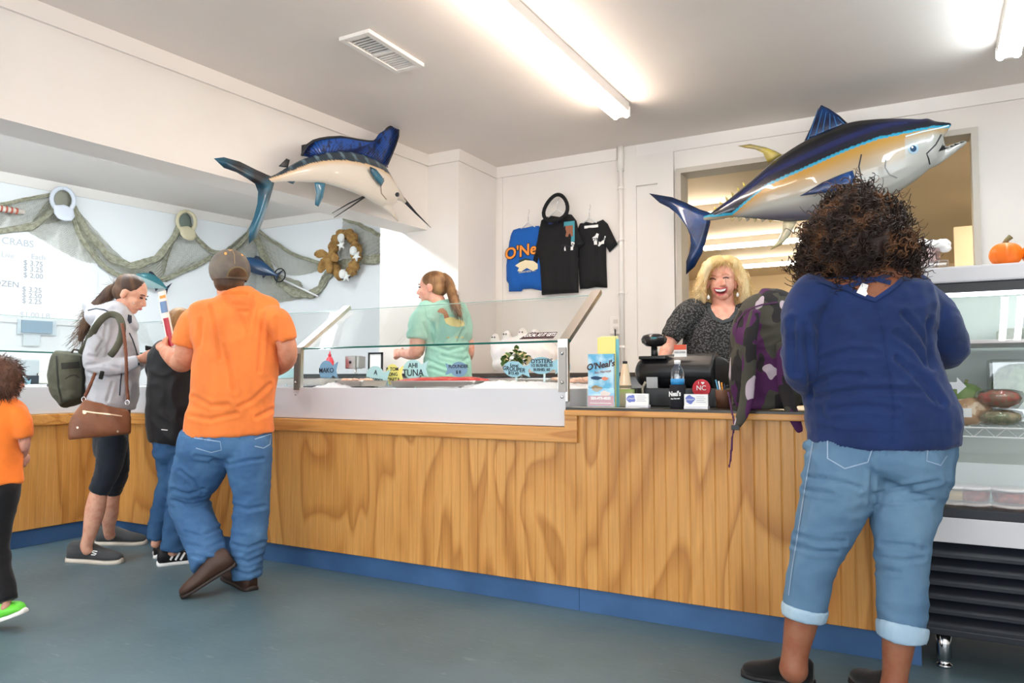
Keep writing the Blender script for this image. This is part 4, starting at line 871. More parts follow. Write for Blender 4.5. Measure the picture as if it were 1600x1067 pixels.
pumpkin(1572, FYF+.42, .064, 'small orange pumpkin in full view on the fridge top'); pumpkin(1624, FYF+.44, .064, 'small orange pumpkin cut by the right picture edge')
x = onY(1448, 410, FYF+.38).x; tc = thing('deli_cup', 'clear cup stuffed with white tissue on the fridge top', 'cup', (x, FYF+.38, ZF))
lathe('cup', [(.042, 0), (.052, .095), (.055, .097)], (x, FYF+.38, ZF), CLR, tc, 24); lathe('red_strip', [(.049, .03), (.0525, .09)], (x, FYF+.38, ZF), glassmat('faint print', (.9, .75, .75, 1), .1, .4), tc, 24)
v = Vol(); v.ell((x-.02, FYF+.38, ZF+.105), (.038, .03, .028)); v.ell((x+.035, FYF+.38, ZF+.105), (.04, .026, .022)); v.ell((x+.07, FYF+.38, ZF+.10), (.018, .016, .026)); v.ell((x, FYF+.38, ZF+.06), (.03, .03, .05)); v.fuse('tissue', PAPER, tc, .007, 1, folds(.008, (45, 45, 45), 5))
text('lettering', 'Lucky Fish', (x, FYF+.322, ZF+.085), (1, 0, 0), (0, 0, 1), .016, INK, tc)
tag(box('plastic_tub_lid', (x-.07, FYF+.287, ZF), (x+.08, FYF+.325, ZF+.03), CLR, None, .01), 'low clear plastic tray at the fridge corner behind the navy shoulder', 'tray')
# ================================================================ LEFT BAY WALL: board, screen, net, hats, wreath
wb = thing('price_board', 'white price board with faint hand written crab prices', 'board', onL(20, 500, .02))
def plateL(name, px0, py0, px1, py1, off, th, mat, par):
    a = onL(px0, py1, off); b = onL(px1, py1, off); zt_ = onL((px0+px1)/2, py0, off).z; zb_ = onL((px0+px1)/2, py1, off).z; w_ = (b-a).dot(XLw)
    return plate(name, [(0, 0), (w_, 0), (w_, zt_-zb_), (0, zt_-zb_)], (a.x, a.y, zb_), XLw, Z, th, mat, par)
plateL('panel', -60, 345, 150, 505, .02, .015, WHITEP, wb)
PEN = M('faint marker', S(196, 200, 206), .7); PEN2 = M('marker grey', S(164, 170, 178), .7)
for px, py, s, sz, m in ((28, 379, 'CRABS', 15, PEN), (12, 399, 'Live', 11, PEN), (60, 402, 'Each', 11, PEN), (52, 412, '$ 3.75', 11, PEN2), (52, 421, '$ 3.25', 11, PEN2), (52, 431, '$ 2.00', 11, PEN2), (2, 443, 'FROZEN', 13, PEN2), (50, 453, '$ 3.25', 11, PEN2), (50, 462, '$ 2.50', 11, PEN2), (50, 471, '$ 2.25', 11, PEN2), (55, 493, '$1.00 LB', 12, PEN), (-12, 412, '# 1', 11, PEN), (-12, 421, '# 2', 11, PEN)):
    k = (onL(px, py)-CAM).dot(Fv)/FPX; text('lettering', s, onL(px, py, .022), XLw, Z, sz*k, m, wb)
sn = thing('wall_screen', 'blue grey screen on a pale bracket below the price board', 'screen', onL(56, 522, .03))
plateL('screen', 34, 501, 82, 520, .05, .02, ss(140, 168, 188, .3), sn); plateL('bezel', 27, 500, 88, 523, .03, .02, ss(214, 224, 230), sn); plateL('bracket', 36, 523, 62, 540, .03, .02, ss(222, 230, 234), sn)
kx = -6.6
for px, nm, lab, wd, hh, cc in ((40, 'receipt_printer', 'pale grey printer with dark base on the shelf by the orange boy', .11, .20, (190, 200, 204)), (66, 'deli_scale', 'white deli scale with dark feet beside the olive backpack', .22, .10, (232, 234, 226))):
    q = onX(px, 590, kx); t_ = thing(nm, lab, 'appliance', (kx, q.y, 1.03)); box('body', (kx-.08, q.y-wd/2, 1.06), (kx+.1, q.y+wd/2, 1.06+hh), ss(*cc), t_, .01); box('base', (kx-.07, q.y-wd*.45, 1.03), (kx+.11, q.y+wd*.45, 1.06 if hh < .15 else 1.13), ss(50, 58, 66), t_, .006)
# ---- fishing net
NETM = M('net twine', S(172, 170, 150), .9, var=(S(140, 138, 118), 30, .4, .65))
def net_pt(px, py, off):
    """left wall up to the bay corner, then the alcove wall"""
    a = onL(px, py, off); b = onY(px, py, 6.15-off)
    return a if a.y < 6.15-off else b
nt_ = thing('fishing_net', 'grey green fishing net draped in swags across the left bay walls', 'net', net_pt(300, 440, .03))
def sheet(top, bot, nu, nv, name='netting'):
    T = spline(top, 8); B = spline(bot, 8)
    def at(C_, u): f = u*(len(C_)-1); i = min(int(f), len(C_)-2); return C_[i]*(1-(f-i))+C_[i+1]*(f-i)
    me = bpy.data.meshes.new(name); V = []; E_ = []
    for j in range(nv+1):
        for i in range(nu+1):
            u, v_ = i/nu, j/nv; p = at(T, u)*(1-v_)+at(B, u)*v_; off = .02+.03*(.5+.5*math.sin(u*23+v_*5))*math.sin(math.pi*v_)
            p = p+np.array((.6*math.sin(v_*40+u*30), .5*math.sin(u*90)))
            V.append(net_pt(p[0], p[1], off))
    for j in range(nv+1):
        for i in range(nu+1):
            a = j*(nu+1)+i
            if i < nu and j < nv: E_.append((a, a+nu+2)); E_.append((a+1, a+nu+1))
    W = []; Fq = []
    for a, b in E_: thread(V[a], V[b], W, Fq)
    o = mk(name, W, Fq, NETM, nt_); o['kind'] = 'stuff'
def thread(p, q, W, Fq, r=.0012):
    d = (q-p)
    if d.length < 1e-6: return
    d = d.normalized(); s1 = d.cross(Vector((.6, -.3, .74))).normalized()*r; s2 = d.cross(s1); b = len(W)
    for k in range(3):
        o_ = s1*math.cos(2.094*k)+s2*math.sin(2.094*k); W.append(p+o_); W.append(q+o_)
    for k in range(3): a = b+2*k; c_ = b+2*((k+1) % 3); Fq.append((a, c_, c_+1, a+1))
def gather(pts, r, name='gathered_hem', n=9):
    """rope-like bunched netting"""
    P = spline(pts, 10); C3 = [net_pt(p[0], p[1], .035) for p in P]; V = []; Fc = []
    for s in range(n):
        a0 = 6.28*s/n; L = []
        for i, c_ in enumerate(C3):
            a = a0+i*.10; rr = r*(.55+.25*math.sin(i*.7+s)); L.append(c_+Vector((.5*rr*math.cos(a), .5*rr*math.cos(a), rr*math.sin(a))))
        tube_data(L, r*.33, 5, V, Fc)
    o = mk(name, V, Fc, NETM, nt_, True)
sheet([(-30, 326), (30, 312), (100, 297)], [(-30, 358), (40, 356), (95, 345)], 60, 16)
sheet([(70, 318), (100, 300), (118, 318)], [(40, 360), (120, 405), (160, 412)], 46, 34)
sheet([(100, 300), (150, 360), (205, 412), (250, 405), (288, 335)], [(110, 340), (150, 405), (205, 430), (250, 436), (262, 400)], 110, 18)
sheet([(288, 335), (310, 375), (340, 402), (372, 385), (395, 354)], [(252, 405), (258, 440), (280, 425), (330, 400), (350, 395)], 70, 30)
sheet([(395, 354), (400, 372), (412, 400), (430, 425), (470, 440)], [(345, 395), (340, 440), (380, 470), (430, 473), (480, 465)], 60, 50)
sheet([(395, 354), (430, 380), (470, 402), (512, 412)], [(412, 395), (440, 425), (470, 430), (512, 418)], 56, 20)
sheet([(536, 342), (556, 348), (575, 358), (593, 366)], [(530, 400), (548, 420), (570, 410), (593, 402)], 34, 34)
gather([(-30, 362), (40, 356), (75, 335), (100, 299)], .035); gather([(-30, 324), (40, 312), (100, 298)], .02, n=6)
gather([(100, 299), (125, 345), (155, 385), (190, 412), (230, 410), (262, 385), (288, 335)], .045); gather([(104, 310), (135, 385), (180, 428), (210, 432)], .03, n=6)
gather([(290, 336), (312, 378), (345, 396), (372, 385), (395, 353)], .03, n=7); gather([(240, 440), (285, 425), (330, 402)], .03, n=6)
gather([(395, 353), (405, 385), (420, 415), (440, 445), (470, 460), (495, 455), (512, 430), (530, 415), (560, 408), (593, 404)], .05, n=10)
gather([(395, 353), (430, 380), (470, 402), (512, 413)], .024, n=6); gather([(537, 342), (556, 348), (575, 358), (593, 367)], .026, n=6)
def cap_on_wall(px, py, col, dark, label):
    c_ = net_pt(px, py, .09); k = (c_-CAM).dot(Fv)/FPX; t_ = thing('ball_cap', label, 'hat', c_, 'caps hung on the net'); m = ss(*col); X_ = XLw; N_ = -nL
    L = [c_+X_*(.085*math.sin(a))+Z*(.11*math.cos(a)+.06)+N_*(.03*math.sin(a)) for a in [2*math.pi*i/20 for i in range(21)]]
    V, Fc = tube_data(L, .020, 8); mk('band', V, Fc, m, t_, True)
    P = [(-.085, 0), (-.09, -.08), (-.06, -.125), (0, -.14), (.06, -.125), (.09, -.08), (.085, 0), (0, .02)]
    pillow('brim', P, lambda u, v: (c_+X_*u+Z*(v-.01)+N_*(.02+.3*abs(v)), N_), .02, .02, m, t_, .04)
    pillow('inner_crown', [(.07*math.sin(a), .10*math.cos(a)+.06) for a in [2*math.pi*i/14 for i in range(14)]], lambda u, v: (c_+X_*u+Z*v-N_*.02, N_), .01, .03, ss(*dark), t_, .05)
cap_on_wall(98, 322, (226, 230, 240), (140, 138, 124), 'white cap hung open side out on the left net peak'); cap_on_wall(291, 355, (214, 204, 172), (110, 120, 112), 'tan cap hung on the middle net peak')
def toy_fish(a, b, h, base, belly, label, Yoff=.10, dark=(26, 40, 60)):
    A = net_pt(*a, Yoff); B = net_pt(*b, Yoff); t_ = thing('small_fish', label, 'fish model', (A+B)/2, 'small fish models on the net'); d = (B-A); Lh = d.length; d.normalize(); up = (Z-d*Z.dot(d)).normalized()
    prof = [(0, .03), (.08, .35), (.25, .85), (.45, 1), (.65, .8), (.85, .3), (.93, .16)]
    v = Vol(); v.wlimb([(A+d*(Lh*s), h*r, h*r*.5) for s, r in prof]); o = v.fuse('body', None, t_, .006, 2); paint(o, lambda c_: base if (c_-(A+d*((c_-A).dot(d)))).dot(up) > -.1*h else belly, 'toy', .3)
    m = ss(*dark)
    def fin(nm, pts): plate(nm, [(Lh*u, h*v_) for u, v_ in pts], A, d, up, .006, m, t_)
    fin('tail_fin', [(.90, -.1), (1.0, -1.1), (.97, 0), (1.02, 1.1), (.90, .1)]); fin('dorsal_fin', [(.3, .8), (.62, .7), (.55, 1.0), (.4, 1.35), (.33, 1.3)]); fin('anal_fin', [(.62, -.7), (.72, -.5), (.68, -1.1)])
    for s in (-1, 1): lathe('eye', [(0, .004), (.006, .002), (.007, 0)], A+d*(Lh*.1)+up*h*.15+d.cross(up)*s*h*.28, INK, t_, 8)
def paint(o, fn, name, rough=.25, coat=.5):
    me = o.data; at = me.color_attributes.new('pig', 'FLOAT_COLOR', 'POINT')
    a = np.ones((len(me.vertices), 4), np.float32)
    for i, v in enumerate(me.vertices):
        c_ = fn(v.co); a[i, :3] = c_[:3]
    at.data.foreach_set('color', a.ravel()); me.materials.clear(); me.materials.append(M('paint '+name, (.5, .5, .5, 1), rough, attr='pig', coat=coat))
toy_fish((372, 404), (437, 432), .085, S(30, 70, 110), S(20, 44, 74), 'small dark blue fish model pinned beside the orange man\'s cap'); toy_fish((212, 428), (264, 452), .07, S(50, 120, 130), S(170, 196, 196), 'small teal fish model pinned above the hooded woman')
dn = thing('dip_net', 'little landing net hoop with white handle stuck in the fishing net', 'net', onY(437, 430, 6.03)); c_ = onY(437, 430, 6.03)
V, Fc = tube_data([c_+Vector((.085*math.cos(a), 0, .075*math.sin(a))) for a in [2*math.pi*i/24 for i in range(25)]], .007, 6); mk('hoop', V, Fc, BLACK, dn, True); tube('handle', [onY(444, 438, 6.03), onY(497, 463, 6.03)], .011, WHITEP, dn)
pl = thing('striped_paddle', 'striped wooden stick tucked in the net at the left picture edge', 'stick', net_pt(10, 326, .08)); tube('shaft', [net_pt(-20, 322, .08), net_pt(38, 332, .08)], [.03, .022], ss(226, 214, 204), pl)
for u in (0, 8, 16, 24): tube('stripe', [net_pt(u, 325.5+u*.17, .08), net_pt(u+3, 326+u*.17, .08)], .030, ss(190, 100, 80), pl)
# ---- wreath
wc = onY(538, 398, 6.03); wr = thing('wreath', 'burlap and twig wreath with white seashells on the rear wall', 'wreath', wc); BUR = M('burlap', S(166, 128, 74), .95, bump=(220, .6, .002), var=(S(138, 102, 56), 20, .4, .65)); TWG = M('dark twig', S(70, 58, 46), .9)
Rx_, Rz_ = .165, .225
def wp(a, r=1.0, o_=0): return wc+Vector((Rx_*r*math.cos(a), o_, Rz_*r*math.sin(a)))
V = []; Fc = []
for k in range(22):
    ph = random.uniform(0, 6.28); tube_data([wp(2*math.pi*i/40, 1+.18*math.sin(i*.47+ph), -.03*math.cos(i*.47+ph)) for i in range(41)], .006, 5, V, Fc)
mk('twig_ring', V, Fc, TWG, wr, True)
for a0, a1 in ((.75, 1.35), (1.75, 2.5), (2.6, 3.4), (3.7, 4.6), (5.3, 5.8), (6.1, 6.6), (.1, .45)):
    v = Vol(); v.wlimb([(wp(a0+(a1-a0)*i/5), .05+.012*math.sin(i*2.2), .05) for i in range(6)]); v.fuse('burlap_wrap', BUR, wr, .009, 2, folds(.010, (26, 26, 26), a0))
bc = onY(513, 402, 5.97)
for s, a in ((-1, .35), (1, -.2), (-1, -1.0), (1, -1.25)):
    d_ = Vector((s*math.cos(a), -.2, math.sin(a))); v = Vol(); v.wlimb([(bc, .015, .012), (bc+d_*.06+Z*.02, .04, .018), (bc+d_*.12, .045, .014), (bc+d_*.16-Z*.01, .03, .01)]); v.fuse('bow_loop', BUR, wr, .007, 1, folds(.004, (30, 30, 30), a))
SHL = M('white shell', S(240, 240, 236), .5)
for px, py in ((533, 372), (532, 383), (552, 392), (556, 400), (535, 428), (540, 432)):
    q = onY(px, py, 5.95); r0 = random.uniform(0, 6); P = []
    for i in range(10): a = r0+2*math.pi*i/10; rr = .055 if i % 2 == 0 else .022; P.append((rr*math.cos(a), rr*math.sin(a)))
    if py in (372, 392, 428): v = Vol(); v.ell(q, (.04, .03, .048)); v.fuse('seashell', SHL, wr, .007, 1, folds(.004, (60, 60, 20), px))
    else: plate('starfish', P, q, (1, 0, 0), (0, 0, 1), .02, SHL, wr)
# ================================================================ MOUNTED FISH
def mixc(a, b, t): t = max(0, min(1, t)); return tuple(a[i]*(1-t)+b[i]*t for i in range(3))
def fishrings(pairs, P, thick, nrm, vol, c0='round', c1='round'):
    """pairs: (top px, bottom px, thickness factor); P maps a pixel onto the fish's own mid plane"""
    A = spline([(*t, *b, k) for t, b, k in pairs], 4); R = []
    C3 = [((P(a[0], a[1])+P(a[2], a[3]))/2, (P(a[0], a[1])-P(a[2], a[3]))/2, a[4]) for a in A]
    for i, (c, h, k) in enumerate(C3):
        T = (C3[min(i+1, len(C3)-1)][0]-C3[max(i-1, 0)][0]).normalized(); R.append((c, h, nrm*(h.length*k), T))
    vol.rings(R, c0, c1)
def finplate(name, pts, P, nrm, th, mat, par, lift=0.0):
    """fin: outline on the mid plane, thicker in the middle and thin at its rim"""
    q = [P(a, b)+nrm*lift for a, b in pts]; c = sum(q, Vector())/len(q); n = len(q)
    inner = [c+(p-c)*.72 for p in q]
    V = [p for p in q]+[p+nrm*th for p in inner]+[p-nrm*th for p in inner]; Fc = [tuple(range(n, 2*n)), tuple(range(2*n, 3*n))[::-1]]
    for i in range(n): j = (i+1) % n; Fc += [(i, j, n+j, n+i), (j, i, 2*n+i, 2*n+j)]
    o = mk(name, V, Fc, mat, par, True); bm = bmesh.new(); bm.from_mesh(o.data); bmesh.ops.recalc_face_normals(bm, faces=bm.faces); bm.to_mesh(o.data); bm.free(); return o
# ---- yellowfin tuna over the opening
TY = 5.28; TP = lambda a, b: onY(a, b, TY); TN = Vector((0, -1, 0))
tn = thing('mounted_tuna', 'large mounted yellowfin tuna with blue black back over the wall opening', 'fish mount', TP(1300, 330))
pairs = [((1100, 337), (1102, 346), .8), ((1112, 331), (1118, 344), .8), ((1135, 314), (1150, 340), .6), ((1165, 290), (1190, 343), .55), ((1212, 250), (1238, 346), .52), ((1262, 218), (1290, 340), .50), ((1321, 193), (1345, 326), .48), ((1367, 186), (1392, 307), .48), ((1408, 185), (1430, 283), .48), ((1438, 186), (1455, 262), .48)]
v = Vol(); fishrings(pairs, TP, .5, TN, v, 'round', 'round')
fishrings([((1430, 186), (1445, 262), .48), ((1452, 188), (1458, 243), .48), ((1470, 190), (1470, 222), .5), ((1482, 191), (1480, 206), .6), ((1487, 192), (1486, 197), .8)], TP, .5, TN, v)
fishrings([((1440, 225), (1448, 266), .45), ((1462, 236), (1466, 258), .6), ((1485, 226), (1487, 243), .6), ((1503, 220), (1504, 230), .7), ((1511, 220), (1511, 224), .9)], TP, .5, TN, v)
ob = v.fuse('body', None, tn, .009, 5)
kp = [(1100, 340), (1145, 337), (1200, 296), (1260, 272), (1320, 246), (1370, 226), (1420, 213), (1460, 203), (1490, 198), (1520, 195)]
# pigment and a painted blue sheen follow the fish's own lateral line, given in metres on its mid plane
KL = [(p.x, p.z) for p in (TP(*k) for k in kp)]; BLr = [(p.x, p.z) for p in (TP(a, b) for a, b in ((1100, 346), (1190, 343), (1290, 340), (1345, 326), (1430, 283), (1470, 258), (1512, 224)))]
def interp(L, x):
    for (a, za), (b, zb) in zip(L, L[1:]):
        if x <= b: return za+(zb-za)*(x-a)/(b-a)
    return L[-1][1]
def tcol(c):
    zl = interp(KL, c.x); zb = interp(BLr, c.x); d = c.z-zl; u = (c.x-KL[0][0])/(KL[-1][0]-KL[0][0])
    if d > .012: return mixc(S(14, 34, 58), mixc(S(10, 11, 15), S(26, 36, 84), math.exp(-((d-.085)/.03)**2)), min(1, d/.04))  # blue sheen along the back is painted into this colour
    if d > -.004: return S(40, 150, 184)
    f = min(1, -d/max(.02, zl-zb)); gold = S(172, 130, 54); sil = S(160, 160, 154)
    col = mixc(gold, sil, f*1.9-.15 if u < .78 else f*4)
    if u < .62: col = mixc(col, S(60, 54, 86), max(0, f*2.4-1.55))
    return col
paint(ob, tcol, 'tuna', .25, .8)
FB = M('fin blue', S(16, 66, 128), .35, var=(S(10, 24, 56), 7, .35, .65), coat=.5); FYL = M('fin yellow', S(216, 190, 60), .35, var=(S(120, 116, 110), 5, .4, .7), coat=.4); FG = M('fin grey', S(150, 146, 138), .35, var=(S(206, 196, 140), 6, .4, .7), coat=.4)
finplate('tail_fin', [(1110, 332), (1093, 327), (1075, 318), (1050, 308), (1014, 302), (1034, 312), (1054, 328), (1066, 344), (1074, 356), (1080, 372), (1082, 390), (1079, 410), (1072, 429), (1086, 416), (1097, 396), (1104, 372), (1110, 348)], TP, TN, .012, FB, tn)
finplate('dorsal_fin', [(1256, 222), (1268, 196), (1275, 178), (1283, 164), (1296, 170), (1312, 181), (1326, 194), (1300, 205)], TP, TN, .008, FB, tn)
for k in range(6):
    f = k/5; V, Fc = tube_data([TP(1262+58*f, 221-26*f)-Vector((0, .01, 0)), TP(1279+30*f, 170+14*f)-Vector((0, .01, 0))], [.004, .002], 5); mk('fin_ray', V, Fc, ss(50, 110, 170), tn)
finplate('second_dorsal_fin', [(1200, 255), (1193, 240), (1178, 232), (1152, 228), (1172, 225), (1196, 230), (1212, 236), (1222, 242)], TP, TN, .008, FYL, tn)
finplate('anal_fin', [(1224, 344), (1222, 362), (1214, 378), (1203, 391), (1222, 382), (1234, 368), (1246, 344)], TP, TN, .008, FG, tn)
finplate('pectoral_fin', [(1336, 276), (1318, 282), (1290, 294), (1255, 315), (1285, 311), (1315, 308), (1330, 303), (1340, 290)], TP, TN, .010, FB, tn, .17)
for k in range(6):
    a = 1140+k*12; finplate('finlet', [(a, 338+k*.5), (a+3, 346+k*.4), (a+8, 341+k*.5)], TP, TN, .003, FYL, tn); b = (1165-k*9, 288+k*7.5); finplate('finlet', [b, (b[0]-5, b[1]-4), (b[0]-3, b[1]+5)], TP, TN, .003, FYL, tn)
tt = bvh([ob]); DKL = ss(30, 34, 38, .4)
def fdisc(px, py, r, n=20): return [(px+r*math.cos(2*math.pi*i/n), py+r*math.sin(2*math.pi*i/n)) for i in range(n)]
decal('eye', fdisc(1427, 232, 8.5), tt, ss(150, 178, 196, .15), tn, .004); decal('pupil', fdisc(1427, 232, 5), tt, ss(26, 60, 90, .1), tn, .007); decal('eye_glint', fdisc(1425.5, 230, 1.6), tt, PAPER, tn, .009)
decal('gill_line', ribbon_px([(1346, 241), (1342, 260), (1346, 280), (1356, 297), (1368, 304)], 2.2), tt, DKL, tn); decal('gill_line', ribbon_px([(1384, 249), (1383, 262), (1390, 273), (1402, 278)], 1.6), tt, ss(110, 112, 112), tn); decal('mouth_line', ribbon_px([(1471, 210), (1462, 226), (1448, 240), (1451, 248), (1453, 257)], 2.2), tt, DKL, tn)
decal('mouth_inside', [(1466, 237), (1474, 224), (1490, 220), (1510, 220.5), (1488, 229)], tt, BLACK, tn, .006)
decal('sheen_line', ribbon_px([(1415, 213), (1440, 206), (1468, 200), (1483, 196)], 2.0), tt, ss(196, 214, 220, .2), tn)
box('wall_bracket', (-.66, TY+.05, 2.70), (-.58, YB-.001, 2.76), BLACK, tn)
# ---- sailfish on the header beam
SX = -3.40; SP = lambda a, b: onX(a, b, SX); SN = Vector((1, 0, 0))
sf = thing('mounted_sailfish', 'mounted sailfish with raised blue sail leaping on the header beam', 'fish mount', SP(520, 300))
pairs = [((420, 276), (421, 286), .8), ((432, 271), (434, 285), .65), ((452, 259), (458, 284), .55), ((475, 247.5), (482, 285), .5), ((502, 239.5), (508, 287), .48), ((527, 236), (527, 292), .48), ((551, 237.5), (545, 298), .46), ((576, 245), (562, 305), .46), ((597, 257), (580, 314), .46), ((610, 277), (593, 321), .46), ((618, 290), (602, 322), .48)]
v = Vol(); fishrings(pairs, SP, .5, SN, v)
fishrings([((612, 282), (603, 316), .46), ((622, 295), (613, 312), .6), ((630, 308), (626, 314), .8), ((634, 313), (631, 317), 1)], SP, .5, SN, v); fishrings([((603, 308), (598, 325), .46), ((611, 322), (606, 331), .6), ((618, 335), (615, 340), .7), ((623, 345), (621, 346), 1)], SP, .5, SN, v)
ob2 = v.fuse('body', None, sf, .008, 4)
KS = [(p.y, p.z) for p in (SP(a, b) for a, b in ((415, 280), (432, 275), (455, 266), (480, 256), (505, 252), (530, 252), (555, 256), (580, 264), (600, 274), (615, 288), (628, 303), (640, 316)))]
def scol(c):
    d = c.z-interp(KS, c.y); bars = .5+.5*math.sin((c.y+.25*c.z)*52)
    if d > 0: return mixc(mixc(S(40, 66, 84), S(26, 34, 40), .6), S(104, 130, 144), (bars > .86)*.7*min(1, d/.03))
    return mixc(S(206, 174, 132), S(212, 204, 192), -d/.035) if c.y < KS[-3][0] else mixc(S(150, 146, 138), S(200, 190, 176), -d/.05)
paint(ob2, scol, 'sailfish', .3, .6)
SAIL = M('sail membrane', S(16, 74, 156), .4, var=(S(12, 26, 64), 24, .5, .62), coat=.4); FT = M('sailfish fin', S(46, 106, 132), .35, var=(S(26, 30, 38), 4, .4, .62), coat=.4); DKF = M('dark fin', S(34, 36, 42), .4)
top = [(472, 243), (475, 234), (480, 227), (490, 220), (500, 217), (512, 215), (532, 214), (548, 216.5), (562, 219), (576, 221), (587, 221), (593, 217), (597, 212), (601, 206), (605, 201), (610, 198), (615, 197), (620, 199), (622.5, 203), (622, 213), (618, 226), (612, 241), (605, 257)]
bot = [(604, 262), (596, 257), (584, 251), (572, 246), (556, 241), (540, 239), (520, 239), (500, 242), (485, 246)]
finplate('sail', top+bot, SP, SN, .008, SAIL, sf)
V = []; Fc = []
for k in range(40):
    f = k/39*(len(top)-1); i = min(int(f), len(top)-2); p = Vector(top[i])*(1-f+i)+Vector(top[i+1])*(f-i); q = Vector(bot[-1]).lerp(Vector(bot[0]), k/39); r_ = Vector((q.x, interp([(b[0], b[1]) for b in bot[::-1]], q.x)))
    tube_data([SP(r_.x, r_.y)+SN*.008, SP(p.x, p.y)+SN*.004], [.004, .002], 4, V, Fc)
o = mk('sail_rays', V, Fc, ss(20, 34, 80), sf); o['kind'] = 'stuff'
V, Fc = tube_data([SP(*p) for p in top], .009, 6); mk('sail_rim', V, Fc, DKF, sf, True)
finplate('tail_fin', [(430, 278), (418, 273), (400, 265), (375, 252.5), (350, 245.5), (334, 247.5), (362, 257.5), (385, 271), (402.5, 283), (409, 300), (407.5, 325), (400, 355), (389, 381), (401, 370), (412.5, 340), (422, 310), (428, 288)], SP, SN, .012, FT, sf)
finplate('anal_fin', [(491, 283), (494, 300), (492, 320), (497.5, 323), (505, 308), (509, 284)], SP, SN, .007, FT, sf); finplate('second_dorsal_fin', [(435, 260), (447.5, 247.5), (453, 250), (450, 262)], SP, SN, .005, DKF, sf); finplate('second_anal_fin', [(444, 282), (458, 288), (462, 282)], SP, SN, .005, FT, sf)
finplate('pectoral_fin', [(562, 263), (572, 267), (581, 278), (585, 285), (580, 294), (571, 283), (563, 271)], SP, SN, .008, FT, sf, .09)
tube('bill', [SP(628, 309), SP(650, 333), SP(673, 355.5)], [.016, .008, .002], DKF, sf); tube('pelvic_ray', [SP(570, 306), SP(545, 318), SP(519, 333)], [.006, .005, .002], DKF, sf); tube('pelvic_ray', [SP(571, 307), SP(548, 323), SP(522, 340)], [.006, .005, .002], DKF, sf)
ts = bvh([ob2]); decal('eye', fdisc(621, 304, 3.6), ts, ss(60, 66, 72, .15), sf, .004, 1.5); decal('pupil', fdisc(621, 304, 2.0), ts, INK, sf, .007, 1.2); decal('gill_line', ribbon_px([(600, 278), (595, 290), (596, 302), (604, 312)], 1.3), ts, ss(120, 108, 94), sf, .003, 1.5)
hp = hA+dB*((SP(520, 262)-hA).dot(dB)); box('wall_bracket', (hp.x-.05, hp.y-.03, 2.62), (SX, hp.y+.03, 2.68), BLACK, sf)
# ================================================================ PEOPLE
def skinm(name, r, g, b): return M(name, S(r, g, b), .5, var=(S(int(r*.94), int(g*.86), int(b*.84)), 26, .42, .66), bump=(500, .08, .0006), sss=.12)
SK_L = skinm('light skin', 226, 172, 146); SK_M = skinm('ruddy skin', 214, 150, 120); SK_B = skinm('brown skin', 150, 98, 72); SK_P = skinm('pink skin', 232, 176, 154)
def cloth(name, r, g, b, sc=260, st=.25, var=None, stretch=(1, 1, 1), rough=.85): return M(name, S(r, g, b), rough, bump=(sc, st, .0015), var=var or (S(int(r*.9), int(g*.9), int(b*.9)), 7, .4, .65), spec=.25, sheen=.15, stretch=stretch)
C_ORG = cloth('orange cotton', 246, 134, 66); C_ORG2 = cloth('bright orange cotton', 252, 132, 52); C_NAVY = cloth('navy knit', 30, 50, 98, 420, .35); C_MINT = cloth('mint cotton', 160, 212, 194); C_GREY = cloth('pale grey fleece', 200, 200, 206); C_BLKJ = cloth('black nylon', 24, 24, 27, 60, .3, rough=.5); C_LEG = cloth('charcoal leggings', 34, 40, 50); C_BLKP = cloth('black trackpants', 22, 22, 25)
def denim(name, r, g, b): return M(name, S(r, g, b), .85, bump=(500, .4, .0012), var=(S(min(255, int(r*1.22)), min(255, int(g*1.16)), min(255, int(b*1.1))), 5, .42, .68), spec=.2)
D_MAN = denim('blue denim', 66, 102, 144); D_LADY = denim('washed denim', 88, 120, 150); D_BOY = denim('boy denim', 54, 88, 128)
def knit(name, r, g, b):
    m = M(name, S(r, g, b), .9); nt = m.node_tree; N = nt.nodes.new; L = nt.links.new; bs = nt.nodes['Principled BSDF']
    g_ = N('ShaderNodeNewGeometry'); mp = N('ShaderNodeMapping'); mp.inputs['Scale'].default_value = (1, 1, 1.3); L(g_.outputs['Position'], mp.inputs[0])
    v = N('ShaderNodeTexVoronoi'); v.inputs['Scale'].default_value = 95; L(mp.outputs[0], v.inputs['Vector'])
    r_ = N('ShaderNodeValToRGB'); e = r_.color_ramp.elements; e[0].position = .25; e[0].color = S(int(r*1.5), int(g*1.5), int(b*1.5)); e[1].position = .6; e[1].color = S(int(r*.5), int(g*.5), int(b*.5)); L(v.outputs['Distance'], r_.inputs[0]); L(r_.outputs[0], bs.inputs['Base Color'])
    bp = N('ShaderNodeBump'); bp.inputs['Strength'].default_value = .6; bp.inputs['Distance'].default_value = .003; bp.invert = True; L(v.outputs['Distance'], bp.inputs['Height']); L(bp.outputs[0], bs.inputs['Normal']); return m
def hairm(name, r, g, b, r2, g2, b2): return M(name, S(r, g, b), .5, var=(S(r2, g2, b2), 16, .42, .62), bump=(70, .5, .003), stretch=(1, 1, .25), spec=.4)
def basis(yaw, pitch=0, roll=0):
    """head axes; yaw 0 looks along the view direction away from the viewer, +90 deg looks to the picture's right"""
    f = Fh*math.cos(yaw)+Rv*math.sin(yaw); r = f.cross(Z); q = Matrix((r, f, Z)).transposed()
    return q@Matrix.Rotation(pitch, 3, 'X')@Matrix.Rotation(roll, 3, 'Y')
